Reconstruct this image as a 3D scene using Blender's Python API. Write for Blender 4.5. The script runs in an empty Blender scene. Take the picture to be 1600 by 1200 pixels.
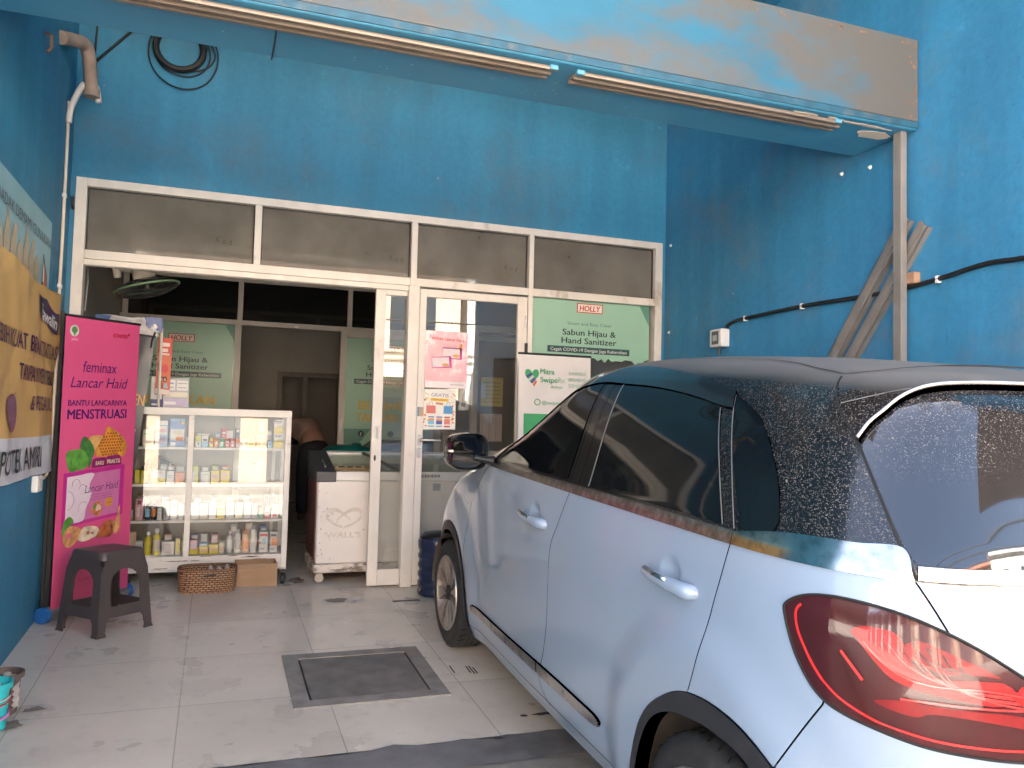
import bpy, bmesh, math, random
import numpy as np
from mathutils import Vector, Matrix
from mathutils.geometry import delaunay_2d_cdt, tessellate_polygon
random.seed(7)
R = math.radians
scene = bpy.context.scene
col = scene.collection

# ------------------------------------------------------------------ camera
cd = bpy.data.cameras.new('camera'); cam = bpy.data.objects.new('camera', cd); col.objects.link(cam)
cd.sensor_width = 36; cd.lens = 28.575; cd.clip_start = .05; cd.clip_end = 900
RX = (0.93929, -0.34221, 0.02478); UPV = (-0.04127, -0.04093, 0.99831); FW = (0.3406, 0.93873, 0.05257)
rx = Vector(RX).normalized(); fw = Vector(FW); fw = (fw-rx*fw.dot(rx)).normalized(); up = rx.cross(fw)
cam.matrix_world = Matrix(((rx.x, up.x, -fw.x, -1.356), (rx.y, up.y, -fw.y, -5.790), (rx.z, up.z, -fw.z, 1.155), (0, 0, 0, 1)))
scene.camera = cam

# ------------------------------------------------------------------ light
SUN_EL, SUN_AZ = 51, 14      # degrees; azimuth from +Y (behind the shop) towards +X
w = bpy.data.worlds.new('World'); scene.world = w; w.use_nodes = True
nt = w.node_tree; nt.nodes.clear()
sky = nt.nodes.new('ShaderNodeTexSky'); sky.sky_type = 'NISHITA'; sky.sun_disc = False
sky.sun_elevation = R(SUN_EL); sky.sun_rotation = R(SUN_AZ); sky.air_density = 1.0; sky.dust_density = 7.0; sky.ozone_density = .4
bg = nt.nodes.new('ShaderNodeBackground'); bg.inputs[1].default_value = 0.05
wo = nt.nodes.new('ShaderNodeOutputWorld')
nt.links.new(sky.outputs[0], bg.inputs[0]); nt.links.new(bg.outputs[0], wo.inputs[0])
sl = bpy.data.lights.new('sun', 'SUN'); sun = bpy.data.objects.new('sun', sl); col.objects.link(sun)
sl.energy = 5; sl.angle = R(.5); sl.color = (1, .955, .89)
sdir = Vector((math.sin(R(SUN_AZ))*math.cos(R(SUN_EL)), math.cos(R(SUN_AZ))*math.cos(R(SUN_EL)), math.sin(R(SUN_EL))))
sun.rotation_euler = (-sdir).to_track_quat('-Z', 'Y').to_euler(); sun.location = (0, 12, 20)
scene.view_settings.view_transform = 'Standard'; scene.view_settings.look = 'None'
scene.view_settings.exposure = 4.8; scene.view_settings.gamma = 1
scene.view_settings.use_curve_mapping = False
scene.cycles.max_bounces = 10; scene.cycles.diffuse_bounces = 6; scene.cycles.glossy_bounces = 5
scene.cycles.transmission_bounces = 8; scene.cycles.transparent_max_bounces = 16
scene.cycles.use_denoising = True; scene.cycles.sample_clamp_indirect = 6

# ------------------------------------------------------------------ materials
def _n(t, k, x=0): return t.nodes.new(k)
def mk(name, c, rough=.5, metal=0., var=.12, scale=6., bump=0., coat=0., spec=.5, dirt=None, damt=.5, dscale=3., dlo=.5, dhi=.7, detail=5., stretch=None, rvar=.0, coatr=.05):
    """principled material: base colour with noise variation, optional worn/dirt patches of a second colour"""
    m = bpy.data.materials.new(name); m.use_nodes = True; t = m.node_tree; p = t.nodes['Principled BSDF']
    L = t.links.new
    tc = t.nodes.new('ShaderNodeTexCoord'); src = tc.outputs['Object']
    if stretch:
        mp = t.nodes.new('ShaderNodeMapping'); mp.inputs['Scale'].default_value = stretch; L(src, mp.inputs[0]); src = mp.outputs[0]
    nz = t.nodes.new('ShaderNodeTexNoise'); nz.inputs['Scale'].default_value = scale; nz.inputs['Detail'].default_value = detail; L(src, nz.inputs['Vector'])
    mr = t.nodes.new('ShaderNodeMapRange'); mr.inputs[1].default_value = .3; mr.inputs[2].default_value = .7
    mr.inputs[3].default_value = 1-var; mr.inputs[4].default_value = 1+var; L(nz.outputs[0], mr.inputs[0])
    mx = t.nodes.new('ShaderNodeMix'); mx.data_type = 'RGBA'; mx.blend_type = 'MULTIPLY'; mx.inputs[0].default_value = 1
    mx.inputs[6].default_value = (*c, 1); L(mr.outputs[0], mx.inputs[7]); out = mx.outputs[2]
    if dirt is not None:
        n2 = t.nodes.new('ShaderNodeTexNoise'); n2.inputs['Scale'].default_value = dscale; n2.inputs['Detail'].default_value = 8; n2.inputs['Roughness'].default_value = .65
        L(src, n2.inputs['Vector'])
        r2 = t.nodes.new('ShaderNodeMapRange'); r2.interpolation_type = 'SMOOTHSTEP'; r2.inputs[1].default_value = dlo; r2.inputs[2].default_value = dhi; r2.inputs[3].default_value = 0; r2.inputs[4].default_value = damt
        L(n2.outputs[0], r2.inputs[0])
        m2 = t.nodes.new('ShaderNodeMix'); m2.data_type = 'RGBA'; L(r2.outputs[0], m2.inputs[0]); L(out, m2.inputs[6]); m2.inputs[7].default_value = (*dirt, 1); out = m2.outputs[2]
    L(out, p.inputs['Base Color'])
    p.inputs['Roughness'].default_value = rough; p.inputs['Metallic'].default_value = metal
    p.inputs['Specular IOR Level'].default_value = spec
    if coat: p.inputs['Coat Weight'].default_value = coat; p.inputs['Coat Roughness'].default_value = coatr
    if rvar:
        r3 = t.nodes.new('ShaderNodeMapRange'); r3.inputs[1].default_value = .3; r3.inputs[2].default_value = .7; r3.inputs[3].default_value = max(0, rough-rvar); r3.inputs[4].default_value = rough+rvar
        L(nz.outputs[0], r3.inputs[0]); L(r3.outputs[0], p.inputs['Roughness'])
    if bump:
        bn = t.nodes.new('ShaderNodeTexNoise'); bn.inputs['Scale'].default_value = 60; bn.inputs['Detail'].default_value = 6; L(src, bn.inputs['Vector'])
        b = t.nodes.new('ShaderNodeBump'); b.inputs['Strength'].default_value = bump; b.inputs['Distance'].default_value = .004; L(bn.outputs[0], b.inputs['Height']); L(b.outputs[0], p.inputs['Normal'])
    return m

def glass(name, tint=(.9, .92, .9), rough=0.0, refl=1.0, dust=.0, f0=.09, dscale=3.5):
    """thin architectural pane: fresnel mix of a clear tinted see-through layer and a mirror, plus a film of dust"""
    m = bpy.data.materials.new(name); m.use_nodes = True; t = m.node_tree; t.nodes.clear(); L = t.links.new
    o = t.nodes.new('ShaderNodeOutputMaterial'); tr = t.nodes.new('ShaderNodeBsdfTransparent'); tr.inputs[0].default_value = (*tint, 1)
    gl = t.nodes.new('ShaderNodeBsdfGlossy'); gl.inputs['Roughness'].default_value = rough; gl.inputs[0].default_value = (refl, refl, refl, 1)
    lw = t.nodes.new('ShaderNodeLayerWeight'); lw.inputs[0].default_value = .5
    pw = t.nodes.new('ShaderNodeMath'); pw.operation = 'POWER'; pw.inputs[1].default_value = 4.5; L(lw.outputs['Facing'], pw.inputs[0])
    fr = t.nodes.new('ShaderNodeMath'); fr.operation = 'MULTIPLY_ADD'; fr.inputs[1].default_value = .9; fr.inputs[2].default_value = f0; L(pw.outputs[0], fr.inputs[0])
    mx = t.nodes.new('ShaderNodeMixShader'); L(fr.outputs[0], mx.inputs[0]); L(tr.outputs[0], mx.inputs[1]); L(gl.outputs[0], mx.inputs[2])
    if dust:
        df = t.nodes.new('ShaderNodeBsdfDiffuse'); df.inputs[0].default_value = (.42, .38, .32, 1)
        tc = t.nodes.new('ShaderNodeTexCoord'); nz = t.nodes.new('ShaderNodeTexNoise'); nz.inputs['Scale'].default_value = dscale; nz.inputs['Detail'].default_value = 7; L(tc.outputs['Object'], nz.inputs['Vector'])
        mr = t.nodes.new('ShaderNodeMapRange'); mr.inputs[1].default_value = .3; mr.inputs[2].default_value = .75; mr.interpolation_type = 'SMOOTHSTEP'; mr.inputs[3].default_value = dust*.8; mr.inputs[4].default_value = dust*1.2; L(nz.outputs[0], mr.inputs[0])
        m2 = t.nodes.new('ShaderNodeMixShader'); L(mr.outputs[0], m2.inputs[0]); L(mx.outputs[0], m2.inputs[1]); L(df.outputs[0], m2.inputs[2]); L(m2.outputs[0], o.inputs[0])
    else: L(mx.outputs[0], o.inputs[0])
    return m

_flat = {}
def ink(c, rough=.45):
    """printed colour"""
    k = (tuple(round(x, 3) for x in c), rough)
    if k not in _flat: _flat[k] = mk('print_ink', c, rough=rough, var=.05, scale=25)
    return _flat[k]

# ------------------------------------------------------------------ object helpers
WM = {}
def children_matrix(o): return WM.get(o.name, Matrix())
def thing(name, label, cat, loc=(0, 0, 0), rot=None, group=None, kind=None):
    o = bpy.data.objects.new(name, None); col.objects.link(o); o.empty_display_size = .1
    m = Matrix.Translation(loc)
    if rot is not None: m = m @ rot.to_4x4()
    o.matrix_world = m; o.location = m.to_translation(); o.rotation_euler = m.to_euler(); WM[o.name] = m
    return tag(o, label, cat, group, kind)
def tag(o, label, cat, group=None, kind=None):
    o['label'] = label; o['category'] = cat
    if group: o['group'] = group
    if kind: o['kind'] = kind
    return o
def bake_obj(name, me, mats, parent, world, smooth, bevel, seg=2, normals=None):
    o = bpy.data.objects.new(name, me); col.objects.link(o)
    for m in (mats if isinstance(mats, (list, tuple)) else [mats]): me.materials.append(m)
    PM = WM.get(parent.name, Matrix()) if parent else Matrix()
    if world and parent: me.transform(PM.inverted())
    o.parent = parent; WM[o.name] = PM
    me.update()
    if smooth:
        for p in me.polygons: p.use_smooth = True
        if smooth is not True: me.set_sharp_from_angle(angle=R(smooth))
    if normals is not None: me.normals_split_custom_set_from_vertices(normals)
    if bevel:
        b = o.modifiers.new('bevel', 'BEVEL'); b.width = bevel; b.segments = seg; b.limit_method = 'ANGLE'; b.angle_limit = R(40)
    return o

class MB:
    def __init__(s): s.v = []; s.f = []; s.mi = []
    def add(s, vs, fs, mi=0):
        k = len(s.v); s.v += [tuple(x) for x in vs]
        for f in fs: s.f.append([k+i for i in f]); s.mi.append(mi)
        return s
    def box(s, a, b, mi=0):
        (x0, y0, z0), (x1, y1, z1) = a, b
        x0, x1 = sorted((x0, x1)); y0, y1 = sorted((y0, y1)); z0, z1 = sorted((z0, z1))
        return s.add([(x0, y0, z0), (x1, y0, z0), (x1, y1, z0), (x0, y1, z0), (x0, y0, z1), (x1, y0, z1), (x1, y1, z1), (x0, y1, z1)],
                     [(0, 3, 2, 1), (4, 5, 6, 7), (0, 1, 5, 4), (1, 2, 6, 5), (2, 3, 7, 6), (3, 0, 4, 7)], mi)
    def hexa(s, p, mi=0):   # 8 points: bottom loop then top loop
        return s.add(p, [(0, 3, 2, 1), (4, 5, 6, 7), (0, 1, 5, 4), (1, 2, 6, 5), (2, 3, 7, 6), (3, 0, 4, 7)], mi)
    def obox(s, c, U, V, N, hu, hv, hn, mi=0):
        c, U, V, N = map(Vector, (c, U, V, N))
        P = lambda a, b, d: c+U*hu*a+V*hv*b+N*hn*d
        return s.hexa([P(-1, -1, -1), P(1, -1, -1), P(1, 1, -1), P(-1, 1, -1), P(-1, -1, 1), P(1, -1, 1), P(1, 1, 1), P(-1, 1, 1)], mi)
    def tube(s, path, r, n=10, closed=False, mi=0, cap=True, flat=None):
        P = [Vector(p) for p in path]; m = len(P); rs = r if isinstance(r, (list, tuple)) else [r]*m
        T = []
        for i in range(m):
            a = P[(i-1) % m] if closed or i > 0 else P[i]; b = P[(i+1) % m] if closed or i < m-1 else P[i]
            T.append((b-a).normalized())
        ref = Vector((0, 0, 1)) if abs(T[0].z) < .9 else Vector((1, 0, 0))
        X = T[0].cross(ref).normalized(); rings = []
        for i in range(m):
            X = (X-T[i]*X.dot(T[i])); X = X.normalized() if X.length > 1e-6 else T[i].orthogonal().normalized(); Y = T[i].cross(X)
            rings.append([P[i]+(X*math.cos(2*math.pi*k/n)+Y*math.sin(2*math.pi*k/n))*rs[i] for k in range(n)])
        vs = [v for g in rings for v in g]; fs = []
        for i in range(m if closed else m-1):
            j = (i+1) % m
            for k in range(n): fs.append((i*n+k, i*n+(k+1) % n, j*n+(k+1) % n, j*n+k))
        if not closed and cap: fs += [tuple(range(n-1, -1, -1)), tuple((m-1)*n+k for k in range(n))]
        return s.add(vs, fs, mi)
    def lathe(s, prof, c=(0, 0, 0), axis='z', n=28, mi=0, cap=True, M=None):
        vs = []; fs = []; c = Vector(c)
        for (r, h) in prof:
            for k in range(n):
                a = 2*math.pi*k/n; x, y = r*math.cos(a), r*math.sin(a)
                v = Vector((x, y, h)) if axis == 'z' else (Vector((h, x, y)) if axis == 'x' else Vector((y, h, x)))
                if M: v = M @ v
                vs.append(c+v)
        m = len(prof)
        for i in range(m-1):
            for k in range(n): fs.append((i*n+k, i*n+(k+1) % n, (i+1)*n+(k+1) % n, (i+1)*n+k))
        if cap: fs += [tuple(range(n-1, -1, -1)), tuple((m-1)*n+k for k in range(n))]
        return s.add(vs, fs, mi)
    def prism(s, poly, fr, d0=0., d1=.001, mi=0, dis=None):
        """poly in (u,v) of frame fr, extruded along its normal from d0 to d1"""
        n = len(poly)
        D = (lambda u, v: dis(u, v)) if dis else (lambda u, v: 0)
        ar = sum(poly[i][0]*poly[(i+1) % n][1]-poly[(i+1) % n][0]*poly[i][1] for i in range(n))
        if ar < 0: poly = poly[::-1]
        vs = [fr(u, v, d0+D(u, v)) for u, v in poly]+[fr(u, v, d1+D(u, v)) for u, v in poly]
        tri = tessellate_polygon([[Vector((u, v, 0)) for u, v in poly]])
        fs = []
        for t in tri:
            a, b, c = t
            cr = (poly[b][0]-poly[a][0])*(poly[c][1]-poly[a][1])-(poly[b][1]-poly[a][1])*(poly[c][0]-poly[a][0])
            if cr < 0: a, c = c, a
            fs.append((a+n, b+n, c+n)); fs.append((c, b, a))
        for i in range(n):
            j = (i+1) % n; fs.append((i, j, j+n, i+n))
        return s.add(vs, fs, mi)
    def grid(s, fn, nu, nv, mi=0, flip=False):
        vs = [fn(i/nu, j/nv) for j in range(nv+1) for i in range(nu+1)]; fs = []
        for j in range(nv):
            for i in range(nu):
                a = j*(nu+1)+i; f = (a, a+1, a+nu+2, a+nu+1); fs.append(f[::-1] if flip else f)
        return s.add(vs, fs, mi)
    def build(s, name, mats, parent=None, world=True, smooth=False, bevel=0, seg=2):
        me = bpy.data.meshes.new(name); me.from_pydata(s.v, [], s.f)
        if len(set(s.mi)) > 1: me.polygons.foreach_set('material_index', s.mi)
        return bake_obj(name, me, mats, parent, world, smooth, bevel, seg)

def frame(O, U, V):
    O, U, V = Vector(O), Vector(U).normalized(), Vector(V).normalized(); Nn = U.cross(V)
    f = lambda u, v, d=0.: O+U*u+V*v+Nn*d
    return f
def rect(u0, v0, u1, v1): return [(u0, v0), (u1, v0), (u1, v1), (u0, v1)]
def rrect(u0, v0, u1, v1, r, n=4):
    o = []
    for cx, cy, a0 in ((u1-r, v0+r, -90), (u1-r, v1-r, 0), (u0+r, v1-r, 90), (u0+r, v0+r, 180)):
        for k in range(n+1):
            a = R(a0+90*k/n); o.append((cx+r*math.cos(a), cy+r*math.sin(a)))
    return o
def ell(cu, cv, a, b=None, n=20, rot=0):
    b = a if b is None else b; c, s = math.cos(R(rot)), math.sin(R(rot))
    return [(cu+a*math.cos(2*math.pi*k/n)*c-b*math.sin(2*math.pi*k/n)*s, cv+a*math.cos(2*math.pi*k/n)*s+b*math.sin(2*math.pi*k/n)*c) for k in range(n)]
def flat(name, poly, fr, mat, parent, d=.0015, th=.0006, dis=None):
    polys = poly if isinstance(poly[0][0], (list, tuple)) else [poly]
    if name == 'honeycomb_cells':
        m = MB()
        for p in polys: m.prism(p, fr, d-th, d, dis=dis)
        return m.build(name, mat, parent)
    for p in polys: o = MB().prism(p, fr, d-th, d, dis=dis).build(name, mat, parent)
    return o
def text(body, u, v, h, fr, mat, parent, w=None, align='L', bold=0., shear=0., d=.002, name='lettering', dis=None, rot=0., spacing=1.):
    """lettering as flat mesh: cap height h, optional fitted width w, anchored at (u,v) baseline"""
    c = bpy.data.curves.new('t', 'FONT'); c.body = body; c.size = 1; c.shear = shear; c.space_character = spacing; c.resolution_u = 3
    ob = bpy.data.objects.new('t', c); me = bpy.data.meshes.new_from_object(ob); bpy.data.objects.remove(ob); bpy.data.curves.remove(c)
    n = len(me.vertices); co = np.zeros(n*3); me.vertices.foreach_get('co', co); co = co.reshape(-1, 3)
    x0, x1 = co[:, 0].min(), co[:, 0].max(); s = h/.73
    sx = s if w is None else w/(x1-x0)
    W_ = (x1-x0)*sx; off = {'L': 0, 'C': -W_/2, 'R': -W_}[align]; cr, sr = math.cos(R(rot)), math.sin(R(rot))
    vs = []; fs = []; bw = bold*h*1.25       # heavier weights: the strokes are widened by stepped copies
    for k, (du, dv) in enumerate(((0, 0),) if bold < .008 else ((0, 0), (-bw, 0), (bw, 0), (0, bw*.5), (0, -bw*.5))):
        for q in co:
            a, b = (q[0]-x0)*sx+off+du, q[1]*s+dv
            a, b = u+a*cr-b*sr, v+a*sr+b*cr
            vs.append(tuple(fr(a, b, d+.00015*k+(dis(a, b) if dis else 0))))
        fs += [[i+k*n for i in p.vertices] for p in me.polygons]
    m2 = bpy.data.meshes.new(name); m2.from_pydata(vs, [], fs); bpy.data.meshes.remove(me)
    return bake_obj(name, m2, mat, parent, True, False, 0)
def spline(pts, closed=False, n=6):
    P = [tuple(p) for p in pts]; m = len(P); o = []
    if m < 3 and not closed: return [tuple(P[0][k]+(P[1][k]-P[0][k])*i/n for k in range(len(P[0]))) for i in range(n+1)]
    for i in range(m if closed else m-1):
        g = lambda j: P[j % m] if closed else P[min(max(j, 0), m-1)]
        a, b, c, d = g(i-1), g(i), g(i+1), g(i+2)
        for k in range(n):
            t = k/n
            o.append(tuple(.5*((2*b[q])+(c[q]-a[q])*t+(2*a[q]-5*b[q]+4*c[q]-d[q])*t*t+(3*b[q]-a[q]-3*c[q]+d[q])*t**3) for q in range(len(b))))
    if not closed: o.append(P[-1])
    return o
def copy_thing(o, loc, label=None, group=None, rz=None):
    c = o.copy(); col.objects.link(c); c.location = loc
    if rz is not None: c.rotation_euler.z = rz
    if label: c['label'] = label
    if group: c['group'] = group
    for ch in list(o.children):
        k = ch.copy(); col.objects.link(k); k.parent = c
        for g in list(ch.children):
            j = g.copy(); col.objects.link(j); j.parent = k
    return c
SL = .047                                # the forecourt rises towards the shop
def fz(y): return SL*y if y > -2.8 else SL*y-.056*(-2.8-y)
# ------------------------------------------------------------------ setting materials
def wall_paint(name, c, grime, amt, seed=0.):
    """old emulsion paint: blotchy tone, vertical wash streaks, brown-grey grime patches, light scuffs, dark pin specks, roller texture"""
    m = bpy.data.materials.new(name); m.use_nodes = True; t = m.node_tree; p = t.nodes['Principled BSDF']; L = t.links.new
    tc = t.nodes.new('ShaderNodeTexCoord'); mp = t.nodes.new('ShaderNodeMapping'); mp.inputs['Location'].default_value = (seed, seed*.7, seed*.3); L(tc.outputs['Object'], mp.inputs[0]); base = mp.outputs[0]
    st = t.nodes.new('ShaderNodeMapping'); st.inputs['Scale'].default_value = (1, 1, .12); L(base, st.inputs[0])
    def N(src, sc, det, lo, hi, a, b, rough=.6):
        n = t.nodes.new('ShaderNodeTexNoise'); n.inputs['Scale'].default_value = sc; n.inputs['Detail'].default_value = det; n.inputs['Roughness'].default_value = rough; L(src, n.inputs['Vector'])
        r = t.nodes.new('ShaderNodeMapRange'); r.interpolation_type = 'SMOOTHSTEP'; r.inputs[1].default_value = lo; r.inputs[2].default_value = hi; r.inputs[3].default_value = a; r.inputs[4].default_value = b; L(n.outputs[0], r.inputs[0]); return r.outputs[0]
    def mul(a, b):
        k = t.nodes.new('ShaderNodeMath'); k.operation = 'MULTIPLY'; L(a, k.inputs[0]); L(b, k.inputs[1]); return k.outputs[0]
    def mix(f, a, col_):
        k = t.nodes.new('ShaderNodeMix'); k.data_type = 'RGBA'; L(f, k.inputs[0]); L(a, k.inputs[6]); k.inputs[7].default_value = (*col_, 1); return k.outputs[2]
    tone = mul(mul(N(base, .8, 4, .3, .7, .91, 1.08), N(st.outputs[0], 5, 5, .3, .7, .90, 1.08)), N(base, 22, 4, .3, .7, .94, 1.05))
    k = t.nodes.new('ShaderNodeMix'); k.data_type = 'RGBA'; k.blend_type = 'MULTIPLY'; k.inputs[0].default_value = 1; k.inputs[6].default_value = (*c, 1); L(tone, k.inputs[7]); out = k.outputs[2]
    out = mix(mul(N(base, 1.1, 8, .46, .72, 0, amt, .68), N(base, 9, 4, .3, .65, .55, 1)), out, grime)
    out = mix(N(base, 3.2, 9, .60, .72, 0, .35, .75), out, tuple(min(1, v*1.6+.03) for v in c))
    out = mix(N(base, 34, 3, .70, .76, 0, .6), out, (.02, .03, .035))
    out = mix(N(base, 16, 3, .735, .77, 0, .5), out, (.35, .36, .34))
    L(out, p.inputs['Base Color']); p.inputs['Roughness'].default_value = .62; p.inputs['Specular IOR Level'].default_value = .35
    bn = t.nodes.new('ShaderNodeTexNoise'); bn.inputs['Scale'].default_value = 45; bn.inputs['Detail'].default_value = 7; L(base, bn.inputs['Vector'])
    b = t.nodes.new('ShaderNodeBump'); b.inputs['Strength'].default_value = .45; b.inputs['Distance'].default_value = .005; L(bn.outputs[0], b.inputs['Height'])
    b2 = t.nodes.new('ShaderNodeBump'); b2.inputs['Strength'].default_value = .35; b2.inputs['Distance'].default_value = .02; L(tone, b2.inputs['Height']); L(b.outputs[0], b2.inputs['Normal']); L(b2.outputs[0], p.inputs['Normal'])
    return m
BLUE = wall_paint('blue_wall_paint', (.036, .215, .365), (.10, .13, .135), .55)
BLUE_STREAK = wall_paint('blue_streaked_paint', (.040, .220, .395), (.17, .175, .16), .62, 3.3)
FASCIA = mk('faded_fascia_paint', (.024, .145, .235), rough=.6, var=.10, scale=3, bump=.3, dirt=(.125, .105, .082), damt=.9, dscale=.8, dlo=.44, dhi=.60, stretch=(.8, 1, 1.6))
SOFFIT = mk('blue_soffit_paint', (.062, .285, .455), rough=.5, var=.08, scale=2.5, bump=.2, dirt=(.55, .52, .48), damt=.6, dscale=9, dlo=.68, dhi=.72)
CREAM = mk('room_plaster', (.38, .345, .295), rough=.8, var=.08, scale=2, dirt=(.2, .17, .14), damt=.3, dscale=1.2)
ALU = mk('white_aluminium', (.68, .63, .565), rough=.42, var=.07, scale=9, dirt=(.30, .23, .17), damt=.7, dscale=5, dlo=.58, dhi=.74, stretch=(1, 1, .5))
DARKGAP = mk('rubber_seal', (.012, .012, .012), rough=.6)
STEEL = mk('grey_steel', (.42, .42, .41), rough=.38, metal=.75, var=.12, scale=8)
DSTEEL = mk('dark_steel', (.025, .027, .03), rough=.5, metal=.3)
BLACKP = mk('black_plastic', (.012, .012, .013), rough=.42, var=.2)
WHITEP = mk('white_plastic', (.72, .70, .66), rough=.4, var=.06)
PANE = glass('clear_pane', (.80, .82, .80), dust=.085)
SMOKE = glass('smoked_pane', (.40, .37, .33), rough=.05, dust=.34)
DKPANE = glass('dark_pane', (.20, .20, .21), rough=.02, dust=.015)

def floor_material():
    m = mk('floor_tile', (.68, .61, .52), rough=.30, var=.07, scale=3.2, dirt=(.24, .22, .20), damt=.2, dscale=1.3, dlo=.34, dhi=.90, rvar=.05)
    t = m.node_tree; L = t.links.new; p = t.nodes['Principled BSDF']; src = p.inputs['Base Color'].links[0].from_socket
    tc = t.nodes.new('ShaderNodeTexCoord'); sp = t.nodes.new('ShaderNodeSeparateXYZ'); L(tc.outputs['Object'], sp.inputs[0])
    fl = []; ds = []
    for ax, off, pit in ((0, -1.453, .63), (1, -1.29, .64)):
        a = t.nodes.new('ShaderNodeMath'); a.operation = 'MULTIPLY_ADD'; a.inputs[1].default_value = 1/pit; a.inputs[2].default_value = -off/pit; L(sp.outputs[ax], a.inputs[0])
        f = t.nodes.new('ShaderNodeMath'); f.operation = 'FLOOR'; L(a.outputs[0], f.inputs[0]); fl.append(f)
        fr = t.nodes.new('ShaderNodeMath'); fr.operation = 'PINGPONG'; fr.inputs[1].default_value = .5; L(a.outputs[0], fr.inputs[0])
        sc = t.nodes.new('ShaderNodeMath'); sc.operation = 'LESS_THAN'; sc.inputs[1].default_value = .0024/pit; L(fr.outputs[0], sc.inputs[0]); ds.append(sc)
    cb = t.nodes.new('ShaderNodeCombineXYZ'); L(fl[0].outputs[0], cb.inputs[0]); L(fl[1].outputs[0], cb.inputs[1])
    wn = t.nodes.new('ShaderNodeTexWhiteNoise'); wn.noise_dimensions = '2D'; L(cb.outputs[0], wn.inputs['Vector'])
    mr = t.nodes.new('ShaderNodeMapRange'); mr.inputs[3].default_value = .9; mr.inputs[4].default_value = 1.06; L(wn.outputs['Value'], mr.inputs[0])
    mx = t.nodes.new('ShaderNodeMix'); mx.data_type = 'RGBA'; mx.blend_type = 'MULTIPLY'; mx.inputs[0].default_value = 1; L(src, mx.inputs[6]); L(mr.outputs[0], mx.inputs[7])
    mm = t.nodes.new('ShaderNodeMath'); mm.operation = 'MAXIMUM'; L(ds[0].outputs[0], mm.inputs[0]); L(ds[1].outputs[0], mm.inputs[1])
    # scuff specks
    nz = t.nodes.new('ShaderNodeTexNoise'); nz.inputs['Scale'].default_value = 14; nz.inputs['Detail'].default_value = 3; L(tc.outputs['Object'], nz.inputs['Vector'])
    ms = t.nodes.new('ShaderNodeMapRange'); ms.interpolation_type = 'SMOOTHSTEP'; ms.inputs[1].default_value = .50; ms.inputs[2].default_value = .90; ms.inputs[4].default_value = .30; L(nz.outputs[0], ms.inputs[0])
    m3 = t.nodes.new('ShaderNodeMix'); m3.data_type = 'RGBA'; L(ms.outputs[0], m3.inputs[0]); L(mx.outputs[2], m3.inputs[6]); m3.inputs[7].default_value = (.17, .155, .14, 1)
    jm = t.nodes.new('ShaderNodeMath'); jm.operation = 'MULTIPLY'; jm.inputs[1].default_value = .55; L(mm.outputs[0], jm.inputs[0])
    m2 = t.nodes.new('ShaderNodeMix'); m2.data_type = 'RGBA'; L(jm.outputs[0], m2.inputs[0]); L(m3.outputs[2], m2.inputs[6]); m2.inputs[7].default_value = (.09, .082, .075, 1); L(m2.outputs[2], p.inputs['Base Color'])
    return m
TILE = floor_material()
CONC = mk('worn_concrete', (.155, .148, .145), rough=.85, var=.22, scale=7, bump=.5, dirt=(.05, .05, .05), damt=.6, dscale=2.2, dlo=.45, dhi=.7)
CONC_DK = mk('dark_concrete', (.17, .158, .145), rough=.85, var=.25, scale=9, bump=.6, dirt=(.19, .18, .17), damt=.5, dscale=4, dlo=.55, dhi=.72)
ASPH = mk('asphalt', (.36, .34, .31), rough=.9, var=.2, scale=6, bump=.5, dirt=(.14, .13, .12), damt=.5, dscale=.7)
KERB = mk('pavement_slabs', (.27, .255, .23), rough=.85, var=.15, scale=2, dirt=(.18, .16, .14), damt=.5, dscale=1.5)

def struct(name, mb, mat, **k):
    o = mb.build(name, mat, **k); o['kind'] = 'structure'; return o
def sheet(pts, h=0.):       # sloped sheet from (x,y) outline
    m = MB(); m.add([(x, y, fz(y)+h) for x, y in pts], [tuple(range(len(pts)))]); return m
XL, XR = -2.28, 2.03
struct('floor', MB().add([(XL-.1, -2.56, SL*-2.56), (XR+.1, -2.56, SL*-2.56), (XR+.1, 0, 0), (XL-.1, 0, 0), (XR+.1, 6.4, .012), (XL-.1, 6.4, .012)], [(0, 1, 2, 3), (3, 2, 4, 5)]), TILE)
# broken tile edge, cement strip and apron towards the street
edge = [(XL-.1, -2.575)]
for i in range(46):
    x = XL+.05+i*(XR-XL-.1)/45; edge.append((x, -2.57+random.uniform(-.016, .010)+(.02 if i % 7 == 3 else 0)))
edge.append((XR+.1, -2.575))
struct('cement_strip', MB().add([(x, y, fz(y)+.004) for x, y in edge]+[(XR+.1, -2.80, fz(-2.80)+.004), (XL-.1, -2.80, fz(-2.80)+.004)], [tuple(range(len(edge)+1, -1, -1))]), CONC)
struct('driveway_apron', MB().add([(XL-.1, -6, fz(-6)), (XR+.1, -6, fz(-6)), (XR+.1, -2.795, fz(-2.795)), (XL-.1, -2.795, fz(-2.795))], [(0, 1, 2, 3)]), CONC_DK)
struct('pavement', MB().box((-40, -7.2, -.6), (40, -6, -.455)), KERB)
struct('road', MB().box((-60, -13, -.7), (60, -7.2, -.56)), ASPH)
struct('far_pavement', MB().box((-60, -15.5, -.7), (60, -13, -.44)), KERB)
struct('ground', MB().add([(-400, -400, -.72), (400, -400, -.72), (400, 400, -.72), (-400, 400, -.72)], [(0, 1, 2, 3)]), KERB)

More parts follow.
